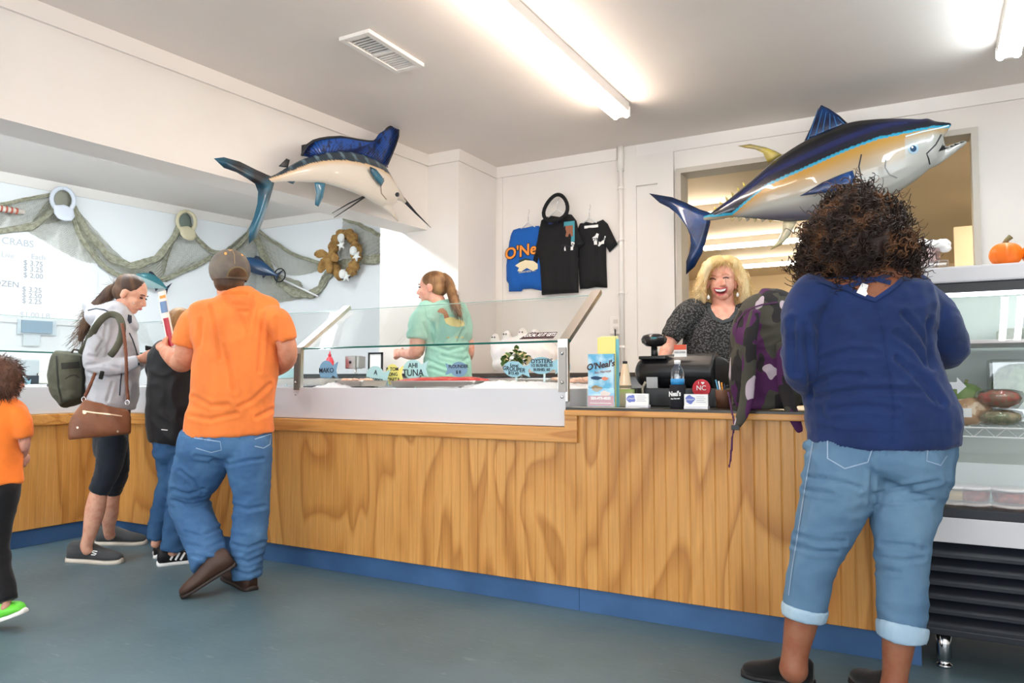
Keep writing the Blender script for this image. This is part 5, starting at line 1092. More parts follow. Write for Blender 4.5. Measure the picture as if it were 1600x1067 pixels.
def head(vol, c, B, s=1.0, ears=True, jaw=1.0):
    """head volumes in head axes: x right, y forward, z up; c is the skull centre; s = 1 gives a 0.23 m head"""
    P = lambda x, y, z: Vector(c)+B@(Vector((x, y, z))*s)
    vol.ell(P(0, -.012, .028), (.074*s, .092*s, .082*s), B); vol.ell(P(0, .03, -.03), (.058*s*jaw, .058*s, .072*s), B); vol.ell(P(0, .052, -.088), (.030*s*jaw, .026*s, .022*s), B)
    for sg in (-1, 1): vol.ell(P(.034*sg, .052, -.028), (.024*s, .026*s, .022*s), B)
    vol.ell(P(0, .068, .022), (.045*s, .016*s, .014*s), B)
    vol.wlimb([(P(0, .076, .012), .008*s, .009*s), (P(0, .092, -.014), .010*s, .011*s), (P(0, .100, -.032), .0135*s, .012*s)])
    for sg in (-1, 1): vol.ell(P(.012*sg, .088, -.036), (.008*s, .009*s, .007*s), B)
    vol.ell(P(0, .083, -.056), (.022*s, .010*s, .007*s), B); vol.ell(P(0, .080, -.066), (.020*s, .010*s, .007*s), B)
    if ears:
        for sg in (-1, 1): vol.ell(P(.074*sg, -.008, -.012), (.011*s, .019*s, .031*s), B@Matrix.Rotation(-.2, 3, 'X')); vol.ell(P(.076*sg, -.002, -.032), (.008*s, .010*s, .012*s), B)
    return P
def hand(vol, wrist, d, n, s=1.0, curl=.9, thumb=1, spread=.1):
    """palm with five fingers: d from wrist to fingers, n out of the palm's back, thumb = side sign"""
    d = Vector(d).normalized(); n = Vector(n); n = (n-d*n.dot(d)).normalized(); sd = d.cross(n)*thumb; wrist = Vector(wrist)
    vol.wlimb([(wrist-d*.02*s, .024*s, .020*s), (wrist+d*.02*s, .032*s, .018*s), (wrist+d*.06*s, .041*s, .016*s), (wrist+d*.088*s, .040*s, .014*s)])
    for k, (off, L) in enumerate(((.031, .072), (.010, .082), (-.011, .076), (-.031, .060))):
        p = wrist+d*.085*s+sd*off*s; dd = (d+sd*spread*(1-k*.66)).normalized(); pts = [(p-dd*.012*s, .0095*s, .0095*s)]; ang = 0
        for j, f in enumerate((.45, .32, .25)):
            ang += curl*(.7 if j == 0 else 1.0); q = dd*math.cos(ang)-n*math.sin(ang); p = p+q*L*f*s; pts.append((p, (.0092-.0012*j)*s, (.0092-.0012*j)*s))
        vol.wlimb(pts, sub=2)
    p = wrist+d*.025*s+sd*.028*s; td = (d*.65+sd*.75-n*.2).normalized(); vol.wlimb([(p-td*.01*s, .013*s, .013*s), (p+td*.035*s, .0115*s, .0115*s), (p+td*.035*s+(d*.85+sd*.2-n*.45*curl).normalized()*.03*s, .010*s, .010*s), (p+td*.035*s+(d*.8-sd*.1-n*.7*curl).normalized()*.052*s, .0085*s, .0085*s)], sub=2)
def shoe(par, heel, toe, h, wd, up, sole, opening=None, pitch=0.0, lift=0.0, solem=.022, seed=0, pivot='toe'):
    """low shoe between two floor points; up/sole materials; returns (upper, sole)"""
    heel = Vector(heel); toe = Vector(toe); d = toe-heel; L = d.length; d.normalize(); s = Vector((-d.y, d.x, 0)).normalized(); u = s.cross(d)*-1
    u = d.cross(s)
    if pitch: q = Matrix.Rotation(pitch, 3, s); piv = toe if pivot == 'toe' else heel
    def T(p):
        return piv+q@(p-piv)+Z*lift if pitch else p+Z*lift
    prof = [(0, .50, .78), (.05, .76, .93), (.16, .86, 1.0), (.32, .84, 1.0), (.47, .86, .80), (.62, .96, .60), (.78, 1.0, .47), (.90, .82, .38), (.97, .55, .28), (1.0, .25, .16)]
    def loft(nm, z0, zf, grow, mat):
        P = spline([(a*L+(a-.5)*grow*2, b*wd+grow, c_) for a, b, c_ in prof], 4); V = []; Fc = []; n = 16
        for a, b, c_ in P:
            for j in range(n):
                t_ = 2*math.pi*j/n; x = b*math.copysign(abs(math.cos(t_))**.75, math.cos(t_)); zz = math.sin(t_); zz = zf(c_)*max(0, zz)**.85 if zz > 0 else 0
                V.append(T(heel+d*a+s*x+Z*(z0+zz)))
        for i in range(len(P)-1):
            for j in range(n): p = i*n+j; r_ = i*n+(j+1) % n; Fc.append((p, r_, r_+n, p+n))
        Fc.append(tuple(range(n))[::-1]); Fc.append(tuple((len(P)-1)*n+j for j in range(n))); return mk(nm, V, Fc, mat, pr_, True)
    pr_ = par; a = loft('shoe', solem*.8, lambda c_: h*c_, 0, up); pr_ = a; b = loft('shoe_sole', 0.0, lambda c_: solem*(1.15 if c_ > .5 else 1.0), .004, sole); return a, b
def person(label, px, py): 
    f = onZ(px, py, 0); return thing('person', label, 'person', (f.x, f.y, 0))
# ---------------------------------------------------------------- man in orange
p = person('man in orange tee, jeans and grey cap stepping past with a flyer', 375, 920); d0 = 3.97
def K(dh): return dh/FPX
b = Vol(); hc = PH(358, 424, d0); Bm = basis(-.35, -.06); head(b, hc, Bm, 1.02, True, 1.08)
b.limb([(358, 430, d0, 20, 20), (361, 452, d0, 21, 21), (364, 470, d0, 24, 22)])
b.limb([(365, 500, d0, 40, 26), (367, 530, d0, 50, 32), (364, 600, d0, 52, 36), (360, 680, d0, 52, 36)])
b.limb([(313, 502, d0, 14, 15), (296, 530, d0, 18, 19), (290, 556, d0+.02, 17, 18), (283, 566, d0+.10, 16, 16), (268, 556, d0+.22, 13, 13), (258, 548, d0+.29, 9.5, 9)])
hand(b, PH(259, 549, d0+.28), PH(254, 536, d0+.33)-PH(262, 552, d0+.25), PH(246, 548, d0+.27)-PH(262, 544, d0+.33), 1.0, 1.25, 1)
b.limb([(425, 504, d0, 13, 15), (444, 528, d0, 15, 17), (449, 552, d0+.03, 15.5, 16), (445, 566, d0+.10, 14, 14), (430, 578, d0+.22, 11, 11), (418, 580, d0+.30, 9, 9)])
hand(b, PH(418, 580, d0+.30), PH(404, 582, d0+.40)-PH(420, 579, d0+.29), -Fh+Z, 1.0, .9, -1)
b.limb([(315, 700, d0, 26, 26), (300, 790, d0+.03, 19, 19), (325, 876, d0-.08, 13, 13)]); b.limb([(395, 700, d0, 26, 26), (392, 800, d0, 19, 19), (385, 900, d0, 13, 13)])
bd = b.fuse('body', SK_M, p, .007, 3, None, .5)
b = Vol(); b.limb([(363, 456, d0, 24, 24), (365, 462, d0, 34, 26), (366, 471, d0, 60, 32), (367, 484, d0, 66, 37), (369, 515, d0, 66, 42), (372, 545, d0, 63, 44), (367, 590, d0, 63, 45), (364, 630, d0, 62, 45), (360, 660, d0, 66, 46), (360, 680, d0, 66, 46)], 'flat', 'flat')
b.limb([(327, 497, d0, 19, 22), (309, 503, d0, 24, 26), (297, 520, d0, 21.5, 25), (292, 539, d0+.005, 21, 24)], 'round', 'flat'); b.limb([(412, 496, d0, 18, 22), (431, 501, d0, 20, 25), (443, 516, d0, 17, 23), (447, 531, d0+.005, 16, 22)], 'round', 'flat')
f1 = folds(.006, (5, 5, 2.2), 2); f2 = folds(.004, (16, 16, 7), 6)
cm = creases([[(352, 466), (372, 490), (388, 512)], [(395, 464), (392, 490), (388, 520)], [(330, 480), (338, 510), (345, 560)], [(362, 476), (384, 477)], [(370, 487), (390, 486)], [(412, 492), (408, 530), (404, 580)], [(316, 500), (313, 540)], [(432, 498), (436, 535)], [(305, 620), (330, 634), (356, 632)], [(300, 650), (330, 655), (370, 645)], [(420, 600), (395, 625), (372, 636)], [(424, 640), (400, 652)], [(352, 540), (362, 580), (366, 610)]], 3.2, .008)
sh = b.fuse('tee_shirt', C_ORG, p, .009, 4, lambda c: f1(c)+f2(c)*.7+cm(c)); tr = bvh([sh])
decal('collar_rib', ribbon_px([(340, 460), (352, 457.5), (366, 457), (380, 457.5), (388, 459)], 5), tr, cloth('orange rib', 236, 122, 50), sh, .002, 2.5)
b = Vol(); b.limb([(358, 664, d0, 64, 44), (354, 686, d0, 69, 48), (350, 704, d0, 70, 46), (350, 714, d0, 62, 38)], 'flat', 'flat')
b.limb([(322, 705, d0, 42, 42), (308, 740, d0+.02, 38, 38), (294, 772, d0+.05, 29, 32), (298, 795, d0+.05, 29, 31), (317, 842, d0-.02, 28, 29), (329, 882, d0-.09, 27, 28)], 'round', 'flat')
b.limb([(388, 705, d0, 36, 40), (391, 745, d0, 31, 35), (393, 775, d0, 26, 31), (390, 830, d0, 26, 29), (385, 880, d0, 22.5, 27), (386, 902, d0, 20.5, 25)], 'round', 'flat')
f3 = folds(.008, (7, 7, 15), 3); f4 = folds(.004, (20, 20, 34), 8); cm2 = creases([[(270, 765), (295, 772), (318, 764)], [(272, 782), (300, 790), (325, 782)], [(290, 830), (315, 838), (340, 826)], [(296, 850), (322, 858), (345, 848)], [(302, 868), (330, 874)], [(356, 724), (330, 716), (306, 712)], [(360, 726), (385, 720), (410, 716)], [(368, 790), (390, 796), (412, 790)], [(366, 850), (388, 856), (412, 846)], [(366, 872), (388, 878), (408, 868)], [(368, 892), (388, 897), (404, 890)], [(282, 735), (300, 750), (315, 770)]], 2.6, .008)
je = b.fuse('jeans', D_MAN, p, .009, 3, lambda c: (f3(c)+f4(c))*(.35+.65*min(1, max(0, (.75-c.z)/.3)))*.8+cm2(c)); tuck(je, [sh]); tuck(bd, [sh, je]); tr = bvh([je]); STI = ss(150, 176, 204)
for q in ([(303, 684), (344, 690), (346, 703), (330, 707), (306, 700)], [(398, 686), (424, 678), (422, 694), (412, 700), (398, 697)]): decal('pocket', ribbon_px(q, 1.4), tr, STI, je, .0025, 2)
C_CAP = M('washed grey canvas', S(98, 92, 88), .9, bump=(300, .4, .001), var=(S(122, 112, 100), 9, .4, .65)); C_CAP2 = ss(120, 106, 84, .9)
b = Vol(); b.ell(PH(359, 421, d0-.01), (.106, .116, .108), Bm); b.wlimb([(PH(356, 432, d0)+Bm@Vector((0, .07, .0)), .08, .018), (PH(356, 436, d0)+Bm@Vector((0, .17, -.012)), .07, .012)])
cp_ = b.fuse('cap', C_CAP, p, .007, 3); tr = bvh([cp_]); me = cp_.data; bm = bmesh.new(); bm.from_mesh(me)
zc = PH(359, 439, d0).z; bmesh.ops.bisect_plane(bm, geom=bm.verts[:]+bm.edges[:]+bm.faces[:], plane_co=Vector((0, 0, zc-.0))+Vector((hc.x, hc.y, 0)), plane_no=Bm@Vector((0, .05, -1)), clear_outer=True); bm.to_mesh(me); bm.free(); tr = bvh([cp_])
arc = [(357+20*math.cos(a)*.78+14, 432-15*math.sin(a)) for a in [math.pi*i/12 for i in range(13)]]
HRB = hairm('short brown hair', 74, 52, 36, 104, 76, 52)
decal('cap_opening', arc[::-1], tr, HRB, cp_, .004, 2); decal('cap_strap', ribbon_px([(352, 434.5), (366, 437), (388, 435)], 6), tr, C_CAP2, cp_, .006, 2); decal('opening_trim', ribbon_px(arc, 2.2), tr, ss(120, 104, 72), cp_, .006, 2)
for q in ((352.5, 396), (379, 397.5)): decal('eyelet', fdisc(q[0], q[1], 2.2, 10), tr, ss(240, 170, 90), cp_, .004, 1.2)
decal('seam', ribbon_px([(362, 388), (366, 397), (367, 412)], 1.2), tr, ss(150, 130, 96), cp_, .003, 2); decal('top_button', fdisc(360, 387.5, 4.5, 12), tr, ss(214, 160, 90), cp_, .004, 1.5)
b = Vol(); b.ell(PH(358, 427, d0)-Fh*.012, (.087, .09, .075), Bm); b.limb([(358, 425, d0-.02, 25.5, 24), (358, 441, d0-.02, 23, 22)], 'flat', 'round'); hr = b.fuse('hair', HRB, p, .007, 2)
BOOT = M('brown leather', S(66, 44, 34), .5, bump=(60, .2, .002)); BSOLE = ss(44, 34, 30)
shoe(p, onZ(394, 923, 0), onZ(346, 905, 0)+Fh*.06, .10, .048, BOOT, BSOLE); h0 = PH(346, 884, 3.86); t0 = onZ(285, 934, 0); dd = Vector((h0.x, h0.y, 0))-Vector((t0.x, t0.y, 0))
shoe(p, Vector((t0.x, t0.y, 0))+dd.normalized()*.29, t0, .10, .048, BOOT, BSOLE, None, math.asin(min(.8, h0.z/.29))*1.0 if True else 0)
# flyer in his hand
fl = thing('flyer', 'curved glossy flyer with red and blue print in the man\'s raised hand', 'flyer', PH(258, 540, d0+.30)); cl = spline([(270, 548), (266, 530), (261, 505), (256, 480), (253, 455)], 6); dhf = d0+.31
def strip(nm, i0, i1, mat, off=0.0, e0=-1, e1=1):
    V = []; Fc = []
    for i in range(i0, i1+1):
        x, y = cl[i]
        for k in range(5): u = e0+(e1-e0)*k/4; V.append(PH(x+6.5*u, y-1.5*u, dhf-.012*(1-u*u)-off))
    n = len(V)
    for i in range(i1-i0):
        for k in range(4): a = i*5+k; Fc.append((a, a+1, a+6, a+5))
    o = mk(nm, V, Fc, mat, fl, True); return o
strip('sheet', 0, 24, ss(238, 232, 224, .35)); strip('print', 3, 14, ss(176, 40, 56, .35), .003, -.7, .55); strip('print', 16, 20, ss(110, 140, 180, .35), .003, -.8, .8); strip('print', 21, 21+1, ss(230, 160, 70, .35), .003, -.7, .7)
# ---------------------------------------------------------------- woman in grey hoodie
p = person('woman in pale grey hooded jacket and black capris, looking down to the right', 150, 878); d0 = 4.62
b = Vol(); hc = PH(205, 459, d0); Bh = basis(math.radians(86), -.42); P_ = head(b, hc, Bh, 1.02)
b.limb([(200, 468, d0, 15, 14), (189, 486, d0, 16, 15), (182, 503, d0, 22, 22)]); b.limb([(178, 510, d0, 26, 34), (176, 580, d0, 30, 34), (174, 650, d0, 20, 26), (172, 690, d0, 18, 26)])
b.limb([(165, 508, d0-.14, 12, 12), (150, 545, d0-.17, 11, 11), (146, 570, d0-.16, 10, 10), (180, 574, d0-.14, 9, 9), (214, 562, d0-.10, 6.5, 6.5), (220, 560, d0-.10, 6, 6)])
hand(b, PH(219, 561, d0-.10), PH(240, 553, d0-.08)-PH(218, 561, d0-.10), Z*-.6-Fh*.8, .88, .55, 1)
b.limb([(186, 510, d0+.15, 12, 12), (188, 560, d0+.17, 11, 11), (214, 570, d0+.13, 8, 8), (226, 562, d0+.08, 6.5, 6.5)]); hand(b, PH(226, 562, d0+.08), PH(244, 552, d0+.02)-PH(226, 562, d0+.08), Fh, .88, .6, -1)
b.limb([(176, 690, d0-.08, 15, 15), (169, 735, d0-.09, 13, 13), (155, 768, d0-.10, 13, 14), (148, 800, d0-.10, 14.5, 15), (140, 835, d0-.11, 10, 10), (135, 852, d0-.11, 9, 9), (137, 860, d0-.11, 8, 8)])
b.limb([(180, 690, d0+.09, 14, 14), (184, 738, d0+.14, 11, 11), (176, 772, d0+.20, 11, 12), (172, 800, d0+.25, 12, 12.5), (170, 826, d0+.30, 8.5, 8.5), (172, 837, d0+.33, 8, 7)])
bd = b.fuse('body', SK_L, p, .0065, 3, None, .6)
b = Vol(); b.limb([(186, 487, d0, 16, 24), (182, 499, d0, 25, 36), (178, 515, d0, 31, 42), (177, 545, d0, 36, 44), (177, 580, d0, 38, 44), (176, 615, d0, 37, 45), (173, 634, d0, 35, 45)], 'round', 'flat')
b.limb([(168, 502, d0-.12, 16, 17), (158, 525, d0-.15, 17, 17), (149, 552, d0-.17, 16, 16), (149, 570, d0-.16, 15, 15), (172, 574, d0-.15, 13.5, 14), (198, 569, d0-.13, 11, 11), (216, 563, d0-.11, 9, 9)], 'round', 'flat'); b.limb([(186, 508, d0+.13, 16, 16), (188, 556, d0+.17, 15, 15), (210, 570, d0+.14, 11, 11), (226, 563, d0+.09, 9, 9)], 'round', 'flat')
b.limb([(144, 487, d0, 9, 26), (152, 494, d0, 17, 34), (168, 489, d0, 16, 33), (186, 482, d0, 12, 24), (198, 496, d0, 10, 22), (206, 506, d0, 8, 18)])
f5 = folds(.005, (13, 13, 13), 5); cm = creases([[(150, 520), (160, 528)], [(140, 556), (158, 560)], [(138, 570), (156, 568), (172, 562)], [(140, 582), (170, 590), (200, 584)], [(165, 570), (185, 575)], [(176, 598), (168, 625)], [(200, 596), (196, 626)], [(192, 535), (205, 540)], [(160, 545), (152, 560)], [(166, 508), (163, 530), (152, 548)]], 2.4, .007)
hd = b.fuse('hooded_jacket', C_GREY, p, .008, 3, lambda c: f5(c)+cm(c)); tr = bvh([hd]); NVY = ss(36, 44, 60)
for q in ([(137, 485), (150, 482), (163, 484), (176, 490)], [(202, 520), (207, 530), (212, 545), (215, 555)], [(190, 583), (188, 602), (187, 618)]): decal('piping', ribbon_px(q, 2.0), tr, NVY, hd, .003, 1.5)
decal('inner_collar', [(200, 491), (206, 493), (206, 504), (202, 506), (199, 500)], tr, NVY, hd, .003, 2); decal('cuff', ribbon_px([(214, 552), (217, 562), (217, 573)], 3), tr, ss(60, 64, 76), hd, .003, 2)
b = Vol(); b.limb([(174, 640, d0, 27, 37), (173, 680, d0, 25, 36), (172, 700, d0, 24, 32)], 'flat', 'round'); b.limb([(176, 690, d0-.07, 22, 22), (170, 730, d0-.09, 19, 19), (162, 750, d0-.10, 16.5, 17), (154, 768, d0-.10, 15.5, 16.5)], 'round', 'flat'); b.limb([(180, 690, d0+.08, 19, 20), (185, 735, d0+.13, 15.5, 17), (178, 760, d0+.18, 13.5, 15), (176, 768, d0+.195, 13, 14.5)], 'round', 'flat')
lg_ = b.fuse('capri_leggings', C_LEG, p, .008, 3, folds(.002, (20, 20, 40), 2)); tuck(lg_, [hd]); tuck(bd, [hd, lg_])
HRW = hairm('dark brown hair', 66, 46, 36, 112, 84, 62)
b = Vol(); b.ell(hc+Bh@Vector((0, -.022, .040)), (.083, .094, .078), Bh); b.ell(hc+Bh@Vector((0, -.048, -.006)), (.078, .062, .066), Bh); hr = b.fuse('hair', HRW, p, .006, 3)
strands(hr, 420, .07, lambda c, n: (PH(178, 446, d0)-c).normalized()*.9+n*.03, .0016, 5, 0, 1, 3, .03, keep=lambda c: (c-hc).dot(Bh@Vector((0, 1, 0))) < .06)
b = Vol(); b.limb([(180, 446, d0, 5, 6), (172, 455, d0, 9, 10), (163, 467, d0, 10, 11), (150, 480, d0-.01, 9, 12), (139, 497, d0-.02, 8, 12), (131, 514, d0-.03, 7, 10), (126, 530, d0-.03, 4, 6)]); pt = b.fuse('ponytail', HRW, p, .007, 2)
strands(pt, 260, .10, lambda c, n: (PH(126, 540, d0)-PH(178, 450, d0)).normalized()+n*.25, .0016, 6, .004, 1.2, 4, .12)
tube('hair_tie', [PH(180, 442, d0-.03), PH(181, 446, d0-.04), PH(181, 450, d0-.03)], .012, BLACK, p)
lathe('earring', [(0, .006), (.005, .004), (.006, 0)], PH(209, 474, d0-.085), CHROME, p, 8)
for sg in (-1, 1):
    e = P_(.030*sg, .078, .004); b = Vol(); b.ell(e, (.012, .010, .006), Bh); b.fuse('eye', ss(60, 44, 38, .2), p, .003, 1); V, Fc = tube_data([P_(.016*sg, .088, .022), P_(.032*sg, .084, .026), P_(.046*sg, .072, .020)], .003, 5); mk('eyebrow', V, Fc, HRW, p)
b = Vol(); b.ell(P_(0, .089, -.061), (.021, .007, .009), Bh); b.fuse('lips', ss(206, 120, 112), p, .003, 1)
GSH = cloth('charcoal mesh', 72, 74, 76); GSL = ss(216, 206, 192, .6)
a_, _ = shoe(p, onZ(108, 876, 0), onZ(190, 880, 0), .10, .053, GSH, GSL, solem=.032); shoe(p, onZ(152, 850, 0), onZ(228, 850, 0), .10, .053, GSH, GSL, solem=.032)
tr = bvh([a_]); decal('logo', ribbon_px([(152, 861.5), (146, 860.5), (143.5, 862.5), (147, 864), (150.5, 865), (148, 867), (142, 866.5)], 1.7), tr, PAPER, a_, .003, 1)
ph = thing('phone', 'small dark phone in the hooded woman\'s hands', 'phone', PH(236, 545, d0-.03)); box('case', (-.035, -.005, -.016), (.035, .005, .016), BLACK, ph, .003).matrix_parent_inverse = Matrix.Identity(4); ph.rotation_euler = (.5, .2, .5)
# olive backpack on her back
OLV = M('olive canvas', S(74, 74, 60), .85, bump=(160, .4, .002), var=(S(90, 90, 76), 8, .4, .65)); OLD = M('dark olive canvas', S(46, 47, 42), .85)
bp_ = thing('olive_backpack', 'boxy olive backpack hanging low on the hooded woman\'s back', 'backpack', PH(108, 630, d0-.02))
b = Vol(); b.limb([(110, 552, d0-.03, 20, 38), (108, 565, d0-.03, 27, 42), (108, 600, d0-.03, 28, 43), (112, 622, d0-.03, 21, 41), (114, 629, d0-.03, 18, 38)], 'flat', 'flat'); bo_ = b.fuse('bag_body', OLV, bp_, .008, 5, folds(.004, (12, 12, 12), 9)); tr = bvh([bo_])
decal('webbing', [(95, 567), (124, 565), (126, 575), (96, 577)], tr, OLD, bp_, .003); decal('zip', ribbon_px([(88, 556), (89, 580), (91, 605), (96, 628)], 2.5), tr, OLD, bp_, .004); decal('edge_panel', [(124, 550), (131, 556), (136, 596), (131, 624), (127, 620), (129, 590)], tr, OLD, bp_, .003); decal('stitched_mark', ribbon_px([(102, 592), (110, 587), (118, 586), (124, 590)], 1.6), tr, OLD, bp_, .003)
def band(par, nm, pts, w_, th, mat):
    P = spline(pts, 6); v = Vol(); v.limb([(q[0], q[1], q[2], w_, th) for q in P], 'flat', 'flat', 1); return v.fuse(nm, mat, par, .005, 2)
band(bp_, 'shoulder_strap', [(127, 552, d0-.12), (138, 533, d0-.19), (150, 510, d0-.23), (162, 496, d0-.22), (174, 491, d0-.20), (186, 496, d0-.20), (191, 512, d0-.22), (188, 530, d0-.25), (180, 546, d0-.28), (172, 556, d0-.27)], 5.5, 3, OLV); band(bp_, 'strap_end', [(160, 580, d0-.26), (157, 592, d0-.22)], 3.5, 2, OLD); tube('grab_loop', [PH(112, 551, d0-.03), PH(115, 546, d0-.03), PH(122, 547, d0-.03), PH(124, 551, d0-.03)], .006, OLD, bp_)
# brown handbag
LTH = M('tan leather', S(122, 74, 48), .42, bump=(90, .25, .0015), var=(S(140, 88, 58), 8, .4, .65)); ZIPM = M('zip metal', S(226, 206, 180), .3, .8)
hb = thing('brown_handbag', 'brown leather crossbody bag at the hooded woman\'s hip', 'handbag', PH(158, 682, d0-.32)); dq = d0-.30
b = Vol(); b.limb([(167, 633, dq, 33, 4), (164, 642, dq, 37, 8), (159, 660, dq, 42, 13), (156, 674, dq, 43, 14), (156, 682, dq, 42, 11)], 'flat', 'flat'); hbo = b.fuse('bag_body', LTH, hb, .007, 4, folds(.004, (12, 12, 9), 11)); tr = bvh([hbo])
decal('zip', ribbon_px([(129, 642), (150, 645), (170, 647), (191, 650)], 2.0), tr, ZIPM, hb, .004, 1.5); decal('zip_pull', fdisc(132, 644, 3, 10), tr, ZIPM, hb, .006, 1.5)
for q in ((121, 668), (184, 674)): decal('rivet', fdisc(*q, 1.8, 8), tr, ZIPM, hb, .004, 1.2)
LTS = M('strap leather', S(110, 62, 40), .5); band(hb, 'strap', [(190, 505, d0-.24), (194, 525, d0-.27), (197, 560, d0-.30), (198, 600, d0-.30), (200, 626, d0-.30)], 3, 1.4, LTS); band(hb, 'strap', [(149, 582, d0-.24), (140, 604, d0-.28), (132, 622, d0-.30), (131, 634, d0-.30)], 3, 1.4, LTS)
for q in ((199, 629), (131, 624)): V, Fc = tube_data([PH(q[0]+3.2*math.sin(a), q[1]+4*math.cos(a), d0-.31) for a in [6.283*i/12 for i in range(13)]], .003, 5); mk('ring', V, Fc, CHROME, hb, True)
# ---------------------------------------------------------------- boy in black jacket
p = person('boy in black jacket and jeans facing the counter, half hidden by the man', 262, 880); d0 = 4.47
b = Vol(); hc = PH(283, 508, d0); Bb = basis(.1, -.15); head(b, hc, Bb, .92); b.limb([(282, 520, d0, 13, 13), (280, 545, d0, 15, 16)]); b.limb([(272, 555, d0, 28, 22), (268, 620, d0, 24, 18), (266, 700, d0, 20, 18)])
b.limb([(246, 560, d0, 10, 10), (240, 590, d0+.05, 9, 9), (252, 590, d0+.18, 7, 7), (262, 586, d0+.25, 6, 6)]); hand(b, PH(262, 586, d0+.25), Fh+Rv*.3, Z, .8, .7, 1); b.limb([(296, 560, d0, 10, 10), (303, 590, d0+.06, 9, 9), (292, 592, d0+.2, 6.5, 6.5)]); hand(b, PH(292, 592, d0+.2), Fh-Rv*.2, Z, .8, .7, -1)
b.limb([(258, 700, d0, 11, 11), (256, 775, d0+.03, 8, 8), (243, 850, d0+.05, 7, 7)]); b.limb([(280, 700, d0, 15, 15), (276, 780, d0, 10, 10), (270, 862, d0, 8, 8)]); bd = b.fuse('body', SK_L, p, .007, 3, None, .5)
b = Vol(); b.limb([(277, 542, d0, 20, 20), (270, 556, d0, 34, 28), (269, 590, d0, 36, 30), (268, 640, d0, 36, 30), (268, 680, d0, 34, 30), (267, 692, d0, 31, 28)], 'round', 'flat'); b.limb([(252, 556, d0, 14, 15), (243, 573, d0+.02, 13, 14), (243, 588, d0+.06, 12, 13), (254, 590, d0+.17, 10, 10)], 'round', 'flat'); b.limb([(292, 556, d0, 14, 15), (302, 578, d0+.03, 12, 13), (294, 592, d0+.17, 10, 10)], 'round', 'flat'); b.limb([(262, 556, d0-.04, 12, 10), (276, 566, d0-.07, 17, 11), (292, 556, d0-.04, 12, 10)])
jk = b.fuse('black_jacket', C_BLKJ, p, .008, 3, folds(.008, (11, 11, 9), 7)); tr = bvh([jk]); decal('white_mark', ribbon_px([(252, 671), (262, 672)], 1.4), tr, PAPER, jk, .003, 1.5)
b = Vol(); b.limb([(267, 688, d0, 27, 25), (266, 706, d0, 25, 24)], 'flat', 'round'); b.limb([(258, 702, d0, 16, 18), (262, 745, d0+.02, 14, 16), (254, 785, d0+.04, 14, 15), (246, 820, d0+.05, 13.5, 14), (242, 842, d0+.05, 11, 13)], 'round', 'flat'); b.limb([(278, 702, d0, 17, 19), (280, 760, d0, 15, 17), (274, 810, d0, 16, 16), (269, 860, d0, 17, 16)], 'round', 'flat')
je = b.fuse('jeans', D_BOY, p, .008, 3, folds(.006, (10, 10, 20), 12)); tuck(je, [jk]); tuck(bd, [jk, je])
HRY = hairm('sandy hair', 128, 92, 58, 164, 124, 78); b = Vol(); b.ell(hc+Bb@Vector((0, -.014, .024)), (.078, .086, .080), Bb); b.limb([(283, 508, d0-.02, 19, 17), (283, 526, d0-.03, 16, 15)]); hr = b.fuse('hair', HRY, p, .007, 2); strands(hr, 700, .035, lambda c, n: n*.55-Z*.8, .0017, 4, .003, 1, 5, .3)
b1, _ = shoe(p, onZ(242, 876, 0)+Fh*.06, onZ(221, 874, 0)+Fh*.24, .095, .040, BLACKM, PAPER, solem=.024); a_, _ = shoe(p, onZ(246, 884, 0), onZ(298, 880, 0)+Fh*.05, .095, .040, BLACKM, PAPER, solem=.024); tr = bvh([a_])
for k in range(3): decal('stripe', ribbon_px([(266+8*k, 875), (273+8*k, 863)], 3.2), tr, PAPER, a_, .004, 1.5)
# ---------------------------------------------------------------- small boy in orange at the left edge
p = person('small boy in orange tee and black trousers walking at the left edge', 0, 975); d0 = 3.36
b = Vol(); hc = PH(4, 592, d0); Bo = basis(.55, -.05); head(b, hc, Bo, .86); b.limb([(4, 605, d0, 16, 16), (2, 640, d0, 18, 18)]); b.limb([(0, 645, d0, 26, 22), (-4, 700, d0, 26, 22), (-6, 770, d0, 24, 22)])
b.limb([(32, 650, d0, 11, 11), (38, 680, d0, 9.5, 9.5), (36, 705, d0+.06, 8, 8), (28, 715, d0+.16, 7, 7)]); hand(b, PH(28, 715, d0+.16), Fh-Z*.3, Rv, .75, .7, -1); b.limb([(-34, 650, d0, 11, 11), (-44, 690, d0, 9.5, 9.5), (-44, 730, d0+.08, 7, 7)]); hand(b, PH(-44, 730, d0+.08), Fh*.5-Z, -Rv, .75, .7, 1)
b.limb([(8, 770, d0, 12, 12), (-1, 840, d0, 8, 8), (11, 932, d0-.045, 6.5, 6.5), (6, 950, d0-.05, 5.5, 5.5)]); b.limb([(-24, 770, d0, 16, 16), (-36, 840, d0+.1, 9, 9), (-50, 920, d0+.2, 7, 7), (-50, 932, d0+.2, 7, 7)]); bd = b.fuse('body', SK_P, p, .007, 3, None, .5)
b = Vol(); b.limb([(3, 624, d0, 17, 18), (3, 634, d0, 30, 23), (2, 650, d0, 35, 27), (-1, 690, d0, 31, 28), (-3, 730, d0, 32, 29), (-3, 757, d0, 34, 29)], 'flat', 'flat'); b.limb([(26, 645, d0, 13, 15), (35, 662, d0, 13, 15), (39, 684, d0, 11.5, 13)], 'round', 'flat'); b.limb([(-24, 645, d0, 13, 15), (-36, 664, d0, 13, 15), (-42, 688, d0, 11.5, 13)], 'round', 'flat'); sh = b.fuse('tee_shirt', C_ORG2, p, .008, 3, folds(.007, (8, 8, 4), 14))
